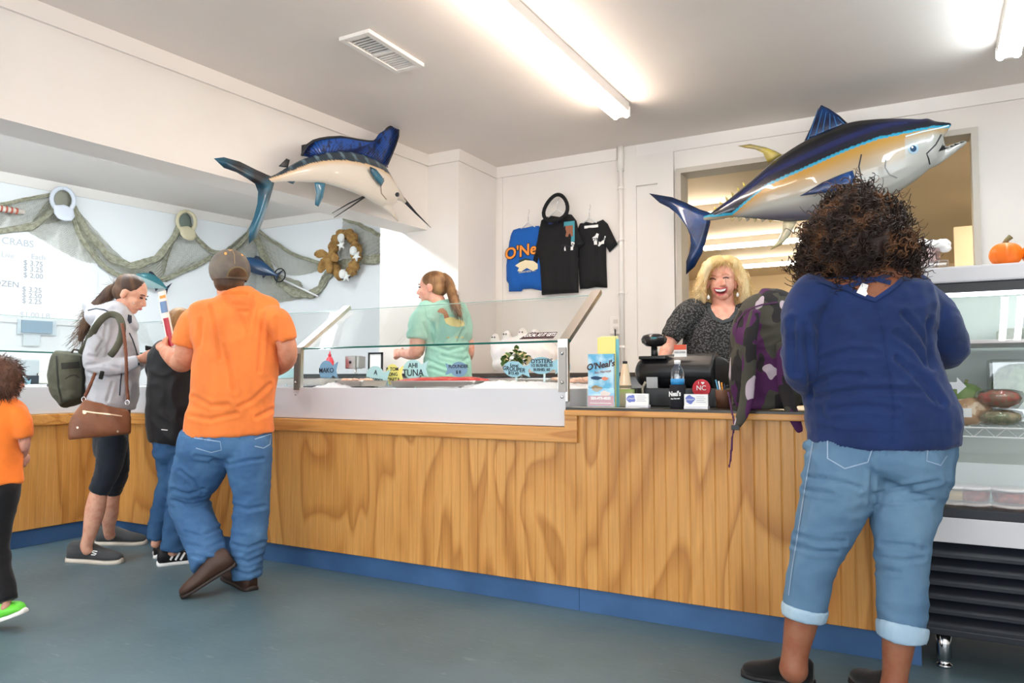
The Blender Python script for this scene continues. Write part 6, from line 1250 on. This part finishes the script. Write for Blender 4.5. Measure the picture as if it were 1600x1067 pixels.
b = Vol(); b.limb([(-4, 745, d0, 31, 26), (-6, 775, d0, 31, 26)], 'flat', 'round'); b.limb([(8, 765, d0, 21, 22), (4, 800, d0, 17, 19), (-2, 840, d0, 15, 17), (2, 885, d0-.02, 14, 15), (12, 938, d0-.055, 14, 14)], 'round', 'flat'); b.limb([(-24, 765, d0, 21, 22), (-34, 840, d0+.1, 15, 17), (-50, 915, d0+.2, 14, 14)], 'round', 'flat'); je = b.fuse('track_trousers', C_BLKP, p, .008, 3, folds(.005, (9, 9, 12), 4)); tuck(je, [sh]); tuck(bd, [sh, je])
HRD = hairm('dark brown boy hair', 70, 46, 36, 96, 66, 52); b = Vol(); b.ell(hc+Bo@Vector((0, -.014, .022)), (.080, .090, .084), Bo); b.limb([(3, 588, d0-.02, 27, 24), (3, 606, d0-.03, 22, 20)]); hr = b.fuse('hair', HRD, p, .007, 2); strands(hr, 900, .03, lambda c, n: n*.7-Z*.6, .0016, 4, .003, 1, 6, .3)
GRNS = ss(110, 224, 70, .45); t0 = onZ(2, 982, 0); shoe(p, t0-Rv*.10-Fh*.0, t0+Rv*.115, .10, .048, GRNS, PAPER, pitch=-.33, pivot='heel'); t1 = PH(-50, 915, d0+.2); t1.z = 0; shoe(p, t1-Rv*.05-Fh*.05, t1+Rv*.12+Fh*.10, .085, .038, GRNS, PAPER); 
# ---------------------------------------------------------------- shop assistant in mint shirt
p = person('shop assistant with ponytail in mint tee seen through the glass guard', 690, 790); d0 = 5.08; f_ = PH(694, 600, d0); p.location = (f_.x, f_.y, 0)
b = Vol(); hc = PH(675, 449, d0); Ba = basis(math.radians(-78), -.05); P_ = head(b, hc, Ba, 1.0); b.limb([(678, 458, d0, 12, 12), (684, 474, d0, 14, 14), (688, 486, d0, 24, 20)]); b.limb([(692, 490, d0, 26, 22), (698, 560, d0, 28, 22), (698, 640, d0, 28, 24)])
b.limb([(662, 492, d0-.03, 12, 12), (653, 528, d0-.04, 12.5, 13), (651, 548, d0-.02, 12, 12), (640, 553, d0+.06, 9, 9), (629, 552, d0+.13, 6.5, 6.5)]); hand(b, PH(629, 552, d0+.13), PH(614, 552, d0+.20)-PH(629, 552, d0+.13), Z*.5-Fh, .85, 1.2, 1)
b.limb([(722, 492, d0+.03, 11, 11), (731, 530, d0+.05, 9, 9), (733, 552, d0+.06, 8, 8), (726, 566, d0+.16, 7, 7)]); hand(b, PH(726, 566, d0+.16), Fh-Rv*.4, Z, .85, .8, -1)
def down(px, py, z): 
    q = PH(px, py, d0); return Vector((q.x, q.y, z))
for px in (686, 710): b.wlimb([(down(px, 600, 1.0), .09, .09), (down(px, 600, .55), .065, .065), (down(px, 600, .12), .045, .045), (down(px, 600, .03)+Fh*.05, .05, .03), (down(px, 600, .03)+Fh*.14, .04, .025)])
bd = b.fuse('body', SK_P, p, .0065, 3, None, .6)
b = Vol(); b.limb([(688, 472, d0, 14, 16), (690, 479, d0, 31, 24), (692, 490, d0, 37, 30), (696, 512, d0, 36, 32), (699, 535, d0, 33, 32), (699, 560, d0, 35, 33), (699, 590, d0, 40, 36), (699, 625, d0, 41, 37)], 'flat', 'flat'); b.limb([(666, 484, d0-.02, 14, 17), (657, 502, d0-.03, 17, 19), (653, 529, d0-.035, 17.5, 19)], 'round', 'flat'); b.limb([(718, 484, d0+.03, 12, 15), (727, 505, d0+.04, 10, 14), (729, 531, d0+.05, 9, 12)], 'round', 'flat')
cm = creases([[(672, 500), (680, 520), (674, 536)], [(676, 540), (700, 548), (722, 542)], [(668, 562), (690, 572), (720, 580)], [(672, 575), (700, 584)], [(662, 505), (668, 522)], [(724, 515), (716, 535)], [(730, 560), (716, 570)], [(690, 556), (720, 562)]], 2.4, .008); f6 = folds(.006, (9, 9, 12), 8); sh = b.fuse('mint_tee', C_MINT, p, .008, 3, lambda c: f6(c)+cm(c)); tuck(bd, [sh]); tr = bvh([sh])
decal('duck_print', [(683, 487), (687, 482), (692, 481), (698, 486), (703, 498), (706, 500), (700, 505), (695, 500), (693, 491), (689, 489)], tr, ss(166, 112, 76), sh, .003, 1.5); decal('duck_print', [(694, 498), (704, 495), (716, 498), (726, 503), (725, 509), (716, 511), (704, 509), (697, 505)], tr, ss(232, 218, 150), sh, .004, 1.5)
for q in (700, 713, 722): decal('duck_print', [(q-2.5, 526.5), (q+2.5, 525.5), (q+2.5, 528), (q-2, 528)], tr, ss(206, 186, 120), sh, .003, 1)
b = Vol(); b.wlimb([(down(698, 600, 1.06), .17, .14), (down(698, 600, .9), .17, .15)], 'flat', 'round')
for px in (686, 710): b.wlimb([(down(px, 600, .95), .095, .10), (down(px, 600, .5), .08, .085), (down(px, 600, .08), .07, .075)], 'round', 'flat')
b.fuse('trousers', C_LEG, p, .01, 3); 
for px in (684, 712): shoe(p, down(px, 600, 0)-Fh*.07, down(px, 600, 0)+Fh*.2, .07, .042, BLACKM, BLACKM)
HRA = hairm('light brown hair', 112, 80, 54, 164, 126, 86); b = Vol(); b.ell(hc+Ba@Vector((0, -.022, .036)), (.082, .095, .076), Ba); b.ell(hc+Ba@Vector((0, -.048, -.008)), (.076, .060, .060), Ba); hr = b.fuse('hair', HRA, p, .006, 3); strands(hr, 420, .07, lambda c, n: (PH(695, 433, d0)-c).normalized()+n*.03, .0015, 5, 0, 1, 7, .03, keep=lambda c: (c-hc).dot(Ba@Vector((0, 1, 0))) < .05)
b = Vol(); b.limb([(694, 432, d0, 6, 7), (700, 440, d0-.02, 8, 9), (705, 455, d0-.04, 8, 10), (711, 474, d0-.12, 7, 8), (719, 492, d0-.17, 3.5, 4)]); pt = b.fuse('ponytail', HRA, p, .006, 2); strands(pt, 200, .07, lambda c, n: (PH(722, 500, d0-.17)-PH(700, 440, d0)).normalized()+n*.15, .0014, 6, .003, 1.2, 8, .08)
for sg in (-1, 1):
    b = Vol(); b.ell(P_(.030*sg, .078, .004), (.012, .010, .005), Ba); b.fuse('eye', ss(60, 44, 38, .2), p, .003, 1); V, Fc = tube_data([P_(.016*sg, .088, .022), P_(.032*sg, .084, .026), P_(.046*sg, .072, .020)], .003, 5); mk('eyebrow', V, Fc, HRA, p)
b = Vol(); b.ell(P_(0, .089, -.061), (.020, .007, .008), Ba); b.fuse('lips', ss(210, 126, 120), p, .003, 1)
# ---------------------------------------------------------------- blonde cashier
p = person('laughing blonde cashier in dark knit sweater behind the till', 1120, 800); d0 = 4.32; f_ = PH(1122, 600, d0); p.location = (f_.x, f_.y, 0)
C_KNIT = knit('charcoal open knit', 62, 62, 62)
b = Vol(); hc = PH(1128, 440, d0); Bc = basis(math.pi+.16, .02, -.06); P_ = head(b, hc, Bc, 1.03, True, 1.12); b.limb([(1129, 462, d0+.02, 17, 17), (1130, 480, d0+.03, 19, 19), (1129, 496, d0+.02, 36, 26)]); b.limb([(1126, 505, d0, 42, 28), (1122, 570, d0, 42, 34), (1120, 660, d0, 42, 36)])
b.limb([(1072, 492, d0, 16, 16), (1054, 516, d0-.02, 13, 13), (1044, 540, d0-.05, 11, 11), (1036, 562, d0-.10, 9, 9), (1030, 578, d0-.14, 7.5, 7.5)]); hand(b, PH(1030, 578, d0-.14), -Z*.7-Fh*.6, Z*.4-Fh*.3-Rv*.5, .88, .7, -1)
b.limb([(1180, 492, d0, 16, 16), (1192, 530, d0, 13, 13), (1192, 572, d0-.08, 10, 10), (1178, 585, d0-.16, 8, 8)]); hand(b, PH(1178, 585, d0-.16), -Fh-Rv*.3, Z, .88, .7, 1)
for px in (1110, 1140):
    q = PH(px, 600, d0); b.wlimb([(Vector((q.x, q.y, .95)), .085, .09), (Vector((q.x, q.y, .5)), .06, .06), (Vector((q.x, q.y, .1)), .045, .045), (Vector((q.x, q.y, .03))-Fh*.1, .04, .028)])
bd = b.fuse('body', SK_P, p, .005, 3, None, .5)
b = Vol(); b.limb([(1129, 490, d0+.02, 34, 20), (1128, 496, d0+.018, 52, 26), (1126, 506, d0+.01, 62, 35), (1124, 530, d0, 56, 42), (1122, 570, d0, 56, 44), (1120, 620, d0, 58, 46), (1120, 660, d0, 58, 46)], 'flat', 'flat'); b.limb([(1084, 488, d0, 22, 24), (1068, 500, d0, 21, 24), (1054, 518, d0-.02, 17, 21), (1047, 530, d0-.03, 15, 19)], 'round', 'flat'); b.limb([(1172, 488, d0, 22, 24), (1186, 502, d0, 21, 24), (1195, 530, d0-.02, 17, 20)], 'round', 'flat')
b.limb([(1102, 482, d0+.03, 8, 14), (1088, 490, d0+.01, 16, 18)]); b.limb([(1156, 482, d0+.03, 8, 14), (1170, 490, d0+.01, 16, 18)])
sw = b.fuse('knit_sweater', C_KNIT, p, .008, 3, folds(.006, (9, 9, 9), 3)); tuck(bd, [sw], .004, .006); tr = bvh([sw, bd])
nk = [(1111, 480), (1148, 480), (1150, 486), (1146, 490), (1138, 498), (1129, 500), (1120, 497), (1113, 489)]; decal('neck_skin', nk, bvh([sw, bd]), SK_P, sw, .006, 2); decal('neck_rib', ribbon_px([(1106, 474), (1109, 485), (1117, 497), (1129, 503), (1141, 499), (1150, 488), (1153, 474)], 6), tr, ss(64, 68, 70, .9), sw, .009, 2)
q = PH(1124, 600, d0); b = Vol(); b.wlimb([(Vector((q.x, q.y, 1.0)), .19, .16), (Vector((q.x, q.y, .88)), .18, .15)], 'flat', 'round')
for px in (1110, 1140):
    q = PH(px, 600, d0); b.wlimb([(Vector((q.x, q.y, .95)), .095, .10), (Vector((q.x, q.y, .5)), .075, .08), (Vector((q.x, q.y, .08)), .065, .07)], 'round', 'flat'); q.z = 0; shoe(p, q+Fh*.07, q-Fh*.19, .07, .04, BLACKM, BLACKM)
b.fuse('trousers', C_BLKP, p, .01, 3)
# face: closed laughing eyes, brows, open mouth with teeth
tr = bvh([o for o in p.children if o.name.startswith('body')]); LASH = ss(74, 54, 46); MOUTH = ss(120, 44, 44); LIP = ss(204, 96, 98)
decal('mouth', [(1115, 451), (1119, 451.5), (1125, 452), (1131, 451), (1136, 449.5), (1134.5, 455), (1130, 459.5), (1124, 460.5), (1118.5, 457)], tr, MOUTH, p, .003, 1.2); decal('teeth', [(1116.5, 451.8), (1121, 452.3), (1126, 452.4), (1131, 451.6), (1134.8, 450.6), (1132.5, 454.2), (1126, 456), (1119.5, 455)], tr, PAPER, p, .005, 1.2)
decal('lips', ribbon_px([(1114, 450.5), (1119, 450.3), (1125, 451), (1131, 450), (1137, 448.6)], 1.9), tr, LIP, p, .006, 1.0); decal('lips', ribbon_px([(1115, 452.5), (1118.5, 458), (1124, 461.3), (1130.5, 460), (1135, 455.5), (1136.5, 450.5)], 2.1), tr, LIP, p, .006, 1.0)
decal('eye', ribbon_px([(1108.5, 436.5), (1111.5, 435), (1115, 435), (1118.5, 436.8)], 1.9), tr, LASH, p, .004, 1); decal('eye', ribbon_px([(1129.5, 435), (1132, 433.6), (1135.5, 433.3), (1139, 434.6)], 1.9), tr, LASH, p, .004, 1)
decal('eyebrow', ribbon_px([(1107, 431.5), (1111.5, 429.8), (1117.5, 431)], 1.5), tr, ss(176, 126, 90), p, .004, 1); decal('eyebrow', ribbon_px([(1127.5, 429.4), (1134, 427.4), (1139.5, 429.4)], 1.5), tr, ss(176, 126, 90), p, .004, 1)
HRB2 = hairm('blonde hair', 226, 192, 130, 244, 220, 172)
b = Vol(); b.ell(hc+Bc@Vector((0, -.03, .045)), (.096, .090, .080), Bc)
b.limb([(1124, 407, d0-.055, 8, 7), (1109, 413, d0-.06, 7, 9), (1099, 430, d0-.03, 7, 14), (1095, 452, d0+.01, 8, 17), (1098, 468, d0+.02, 6, 12)]); b.limb([(1138, 407, d0-.05, 8, 7), (1150, 414, d0-.045, 7, 9), (1158, 432, d0-.01, 8, 15), (1162, 454, d0+.01, 8, 17), (1160, 470, d0+.02, 6, 12)]); b.limb([(1128, 420, d0+.08, 32, 16), (1128, 450, d0+.09, 34, 14), (1128, 468, d0+.08, 32, 12)])
hr = b.fuse('hair', HRB2, p, .006, 2, folds(.006, (34, 34, 14), 2)); fc = PH(1125, 445, d0-.1)
strands(hr, 900, .075, lambda c, n: -Z+n*.25+(c-hc).normalized()*.2, .0019, 8, .008, 1.4, 9, .22, keep=lambda c: c.z > hc.z-.09 and not (1101 < proj(c)[0] < 1153 and proj(c)[1] > 406 and (c-hc).dot(Fh) < .02))
for px, py in ((1152.5, 461), (1107, 465)): lathe('earring', [(0, .018), (.006, .010), (.009, 0), (.006, -.008), (0, -.011)], PH(px, py, d0-.05), SHL, p, 12)
# ---------------------------------------------------------------- woman in navy sweater
p = person('curly haired woman in navy sweater and cropped jeans leaning at the checkout', 1320, 1072); d0 = 2.66
b = Vol(); hc = PH(1345, 372, d0+.06); Bn = basis(-.12, -.12); head(b, hc, Bn, 1.0); b.limb([(1345, 395, d0+.05, 26, 26), (1346, 425, d0+.03, 32, 30), (1347, 448, d0, 62, 40)])
b.limb([(1347, 455, d0, 78, 52), (1350, 530, d0, 80, 58), (1364, 610, d0, 86, 62), (1376, 690, d0, 90, 64)])
b.limb([(1262, 480, d0, 24, 26), (1250, 540, d0, 21, 23), (1254, 590, d0+.05, 18, 20), (1280, 600, d0+.2, 14, 15), (1300, 596, d0+.3, 11, 12)]); hand(b, PH(1300, 596, d0+.3), Fh+Rv*.3, Z, .92, .6, 1)
b.limb([(1432, 480, d0, 24, 26), (1470, 525, d0, 22, 24), (1484, 548, d0+.04, 18, 20), (1458, 562, d0+.14, 14, 15), (1428, 562, d0+.20, 11, 12)]); hand(b, PH(1428, 562, d0+.20), Fh*.3-Rv, Z, .92, .6, -1)
b.limb([(1316, 740, d0, 42, 42), (1286, 840, d0, 32, 34), (1264, 920, d0, 26, 27), (1252, 970, d0, 25, 26), (1243, 1018, d0, 20, 21), (1240, 1046, d0, 22, 24)]); b.limb([(1416, 740, d0-.02, 44, 44), (1410, 850, d0-.05, 32, 34), (1408, 930, d0-.08, 27, 28), (1404, 1000, d0-.10, 24, 25), (1399, 1050, d0-.10, 19, 20), (1396, 1080, d0-.10, 21, 23)])
bd = b.fuse('body', SK_B, p, .007, 3, None, .6)
b = Vol(); b.limb([(1346, 436, d0+.0, 70, 40), (1346, 446, d0, 88, 50), (1347, 462, d0, 100, 60), (1348, 490, d0, 102, 66), (1349, 530, d0, 96, 70), (1356, 575, d0, 96, 72), (1366, 612, d0, 103, 76), (1375, 650, d0, 110, 80), (1379, 696, d0, 107, 80)], 'flat', 'flat')
b.limb([(1272, 462, d0, 34, 40), (1256, 490, d0, 31, 38), (1250, 535, d0, 27, 34), (1252, 580, d0+.03, 25, 30), (1270, 600, d0+.14, 19, 20), (1296, 597, d0+.27, 14, 15)], 'round', 'flat'); b.limb([(1424, 462, d0, 34, 40), (1448, 488, d0, 36, 38), (1472, 520, d0, 34, 36), (1486, 546, d0+.04, 24, 28), (1460, 562, d0+.13, 18, 20), (1432, 562, d0+.19, 14, 15)], 'round', 'flat')
f7 = folds(.006, (7, 7, 9), 9); f8 = folds(.004, (18, 18, 26), 4); cm = creases([[(1258, 510), (1262, 550), (1266, 600), (1268, 622)], [(1452, 500), (1450, 540), (1456, 575)], [(1270, 600), (1310, 585), (1350, 588)], [(1275, 622), (1320, 612), (1380, 608), (1440, 612)], [(1285, 560), (1330, 548), (1370, 552)], [(1400, 520), (1430, 545), (1446, 570)], [(1410, 490), (1436, 520), (1450, 545)], [(1300, 640), (1350, 634), (1400, 640)], [(1420, 575), (1450, 600), (1470, 630)], [(1240, 500), (1238, 540), (1243, 580)], [(1400, 560), (1430, 590), (1460, 625)]], 4.5, .010)
sw = b.fuse('navy_sweater', C_NAVY, p, .009, 4, lambda c: f7(c)+f8(c)*.6+cm(c)); tr = bvh([sw])
decal('back_skin', [(1282, 437), (1300, 432), (1345, 430), (1390, 424), (1408, 424), (1412, 430), (1398, 446), (1386, 455), (1367, 466), (1345, 459), (1327, 450), (1310, 446), (1290, 442)], tr, SK_B, sw, .004, 3)
for q in ([(1278, 434), (1305, 431), (1340, 435), (1370, 436), (1392, 442)], [(1412, 424), (1394, 428), (1370, 436), (1345, 441), (1318, 449)], [(1408, 424), (1414, 431), (1398, 447), (1384, 457), (1367, 468), (1346, 461), (1325, 451), (1304, 446), (1280, 437)]): decal('neck_band', ribbon_px(q, 7), tr, C_NAVY, sw, .009, 2.5)
decal('size_tag', [(1347, 442), (1357, 445), (1354, 455), (1356, 459), (1352, 463), (1338, 457), (1341, 452)], tr, PAPER, sw, .012, 2.5); decal('back_seam', ribbon_px([(1367, 468), (1378, 510), (1387, 570), (1396, 625), (1394, 694)], 1.6), tr, cloth('navy seam', 28, 48, 96), sw, .003, 3); decal('hem_rib', ribbon_px([(1274, 664), (1320, 672), (1380, 674), (1440, 674), (1484, 672)], 1.4), tr, cloth('navy seam', 28, 48, 96), sw, .003, 3)
b = Vol(); b.limb([(1377, 672, d0, 105, 74), (1372, 700, d0, 108, 78), (1366, 730, d0, 108, 76), (1362, 742, d0, 100, 60)], 'flat', 'flat'); b.limb([(1320, 730, d0, 60, 62), (1306, 775, d0, 53, 56), (1287, 832, d0, 43, 46), (1269, 885, d0, 34, 38), (1260, 930, d0, 32.5, 35), (1257, 958, d0, 30.5, 33)], 'round', 'flat'); b.limb([(1422, 730, d0-.01, 58, 64), (1416, 775, d0-.02, 54, 58), (1411, 825, d0-.05, 46, 50), (1409, 880, d0-.07, 37.5, 41), (1410, 940, d0-.09, 36, 38), (1409, 986, d0-.10, 34, 36)], 'round', 'flat')
cm2 = creases([[(1262, 745), (1300, 750), (1345, 762)], [(1258, 765), (1300, 772)], [(1362, 772), (1410, 762), (1466, 752)], [(1366, 790), (1410, 786), (1455, 782)], [(1246, 836), (1280, 846), (1318, 846)], [(1242, 852), (1276, 862), (1306, 862)], [(1374, 870), (1410, 876), (1440, 872)], [(1372, 890), (1405, 894)], [(1364, 700), (1362, 740), (1360, 790)], [(1378, 850), (1420, 852), (1444, 858)]], 3.2, .009)
f9 = folds(.005, (8, 8, 17), 10); je = b.fuse('cropped_jeans', D_LADY, p, .009, 3, lambda c: f9(c)+cm2(c)); tuck(je, [sw]); tuck(bd, [sw, je]); tr = bvh([je]); PALE = denim('pale denim cuff', 156, 184, 206); STI2 = ss(140, 164, 190)
for pts in ([(1255.5, 966, d0, 33, 36), (1256.5, 958, d0, 34.5, 37.5), (1258, 946, d0, 35.5, 38.5)], [(1408.5, 996, d0-.10, 36, 39), (1409, 988, d0-.10, 37.5, 40.5), (1410, 974, d0-.095, 38.5, 41.5)]): v = Vol(); v.limb(pts, 'flat', 'flat', 3); v.fuse('rolled_cuff', PALE, p, .007, 2)
for q in ([(1293, 674), (1293, 716), (1320, 732), (1356, 722), (1366, 692)], [(1450, 700), (1448, 720), (1470, 727), (1480, 712)]): decal('pocket', ribbon_px(q, 2.2), tr, STI2, je, .004, 2.5)
decal('side_seam', ribbon_px([(1270, 690), (1258, 760), (1247, 830), (1238, 885), (1232, 930)], 1.8), tr, STI2, je, .004, 3)
SLP = cloth('black slip-on knit', 20, 20, 22); ah = onZ(1252, 1074, 0); shoe(p, ah+Rv*.045, ah-Rv*.17+Fh*.12, .085, .043, SLP, BLACKM); ah2 = onZ(1400, 1098, 0); shoe(p, ah2-Fh*.06, ah2+Fh*.20-Rv*.05, .085, .043, SLP, BLACKM)
sl = [o for o in p.children if o.name.startswith('shoe')]; tr = bvh(sl); decal('logo', ribbon_px([(1249, 1057), (1244, 1056), (1242, 1058), (1246, 1060), (1248, 1062), (1245, 1064), (1241, 1063)], 1.8), tr, ss(150, 150, 154), sl[0], .004, 1)
# curly hair
HRC = M('dark curls', S(44, 30, 24), .55, var=(S(124, 82, 50), 11, .5, .68), bump=(80, .7, .004), spec=.4)
b = Vol(); b.ell(hc+Z*.03, (.125, .13, .12)); b.limb([(1340, 335, d0+.02, 44, 44), (1335, 370, d0+.0, 66, 56), (1338, 392, d0-.01, 78, 56), (1342, 404, d0+.0, 81, 46)], 'round', 'round')
hr = b.fuse('curly_hair', HRC, p, .010, 3, folds(.016, (22, 22, 16), 6)); hcc = hc+Z*.05
strands(hr, 1500, .068, lambda c, n: n*.55-Z*(.7 if c.z > hcc.z-.10 else .2)+(c-hcc).normalized()*.25, .0028, 18, .011, 2.6, 10, .28)
strands(hr, 260, .10, lambda c, n: n*.9-Z*.35, .0014, 16, .011, 2.6, 11, .4) if False else None
# ---------------------------------------------------------------- purple camouflage backpack on the counter
CAMO = M('purple camouflage', S(56, 54, 46), .8, bump=(200, .3, .0015))
nt = CAMO.node_tree; N = nt.nodes.new; L = nt.links.new; bs = nt.nodes['Principled BSDF']; g_ = N('ShaderNodeNewGeometry'); prev = None
for k, (colr, sc, th) in enumerate(((S(74, 24, 76), 7.0, .52), (S(28, 24, 26), 8.5, .56), (S(186, 170, 178), 7.5, .635))):
    mp = N('ShaderNodeMapping'); mp.inputs['Location'].default_value = (k*7.3, k*3.1, k*5.7); mp.inputs['Scale'].default_value = (1.2, 1.2, .75); L(g_.outputs['Position'], mp.inputs[0]); n_ = N('ShaderNodeTexNoise'); n_.inputs['Scale'].default_value = sc; n_.inputs['Detail'].default_value = 1.5; L(mp.outputs[0], n_.inputs['Vector'])
    r_ = N('ShaderNodeMath'); r_.operation = 'GREATER_THAN'; r_.inputs[1].default_value = th; L(n_.outputs['Fac'], r_.inputs[0]); x = N('ShaderNodeMix'); x.data_type = 'RGBA'; L(r_.outputs[0], x.inputs[0]); x.inputs[6].default_value = S(64, 62, 52); x.inputs[7].default_value = colr
    if prev: L(prev, x.inputs[6])
    prev = x.outputs[2]
L(prev, bs.inputs['Base Color'])
q0 = onY(1200, 640, 3.42); cb = thing('camo_backpack', 'purple camouflage backpack slumped on the checkout counter', 'backpack', (q0.x, 3.42, ZC)); dk = (q0-CAM).dot(Fh)
b = Vol(); b.limb([(1212, 478, dk+.06, 34, 26), (1206, 492, dk+.05, 50, 34), (1202, 530, dk+.03, 58, 42), (1200, 580, dk+.01, 58, 46), (1202, 620, dk, 54, 46), (1203, 634, dk, 52, 44)], 'round', 'flat'); cbo = b.fuse('bag_body', CAMO, cb, .008, 4, folds(.008, (9, 9, 9), 13)); PUR = M('purple webbing', S(70, 26, 72), .7)
zmin = min(v.co.z for v in cbo.data.vertices)
for v_ in cbo.data.vertices:
    if v_.co.z < ZC+.002: v_.co.z = ZC+.002
def band2(nm, pts, mat): v = Vol(); v.limb(pts, 'round', 'round', 5); return v.fuse(nm, mat, cb, .006, 2)
band2('shoulder_strap', [(1180, 488, dk-.10, 9, 4), (1172, 530, dk-.135, 11, 5), (1170, 580, dk-.15, 11, 5), (1166, 625, dk-.17, 11, 5), (1158, 652, dk-.20, 9, 4), (1150, 668, dk-.20, 5, 3)], CAMO); band2('shoulder_strap', [(1222, 540, dk-.12, 10, 5), (1226, 600, dk-.15, 11, 5), (1236, 640, dk-.19, 10, 5), (1250, 672, dk-.20, 7, 4)], CAMO)
band2('webbing', [(1146, 668, dk-.20, 2.5, 1.4), (1143, 700, dk-.20, 2.5, 1.4), (1140, 730, dk-.20, 2.6, 1.4)], PUR); band2('webbing', [(1254, 674, dk-.20, 4, 1.6), (1260, 705, dk-.20, 4, 1.6)], PUR); band2('webbing', [(1138, 612, dk-.05, 2.5, 1.4), (1143, 640, dk-.15, 2.5, 1.4), (1148, 664, dk-.20, 2.5, 1.4)], PUR)
bk = PH(1149, 668, dk-.21); box('buckle', (bk.x-.016, bk.y-.006, bk.z-.01), (bk.x+.016, bk.y+.006, bk.z+.01), BLACK, cb, .002); band2('top_handle', [(1192, 484, dk+.02, 3, 3), (1205, 472, dk+.02, 3, 3), (1228, 470, dk+.02, 3, 3), (1238, 482, dk+.02, 3, 3)], PUR); tr = bvh([cbo]); decal('zip', ribbon_px([(1148, 520), (1153, 500), (1166, 484), (1190, 476), (1215, 472)], 2.4), tr, PUR, cb, .004, 2)
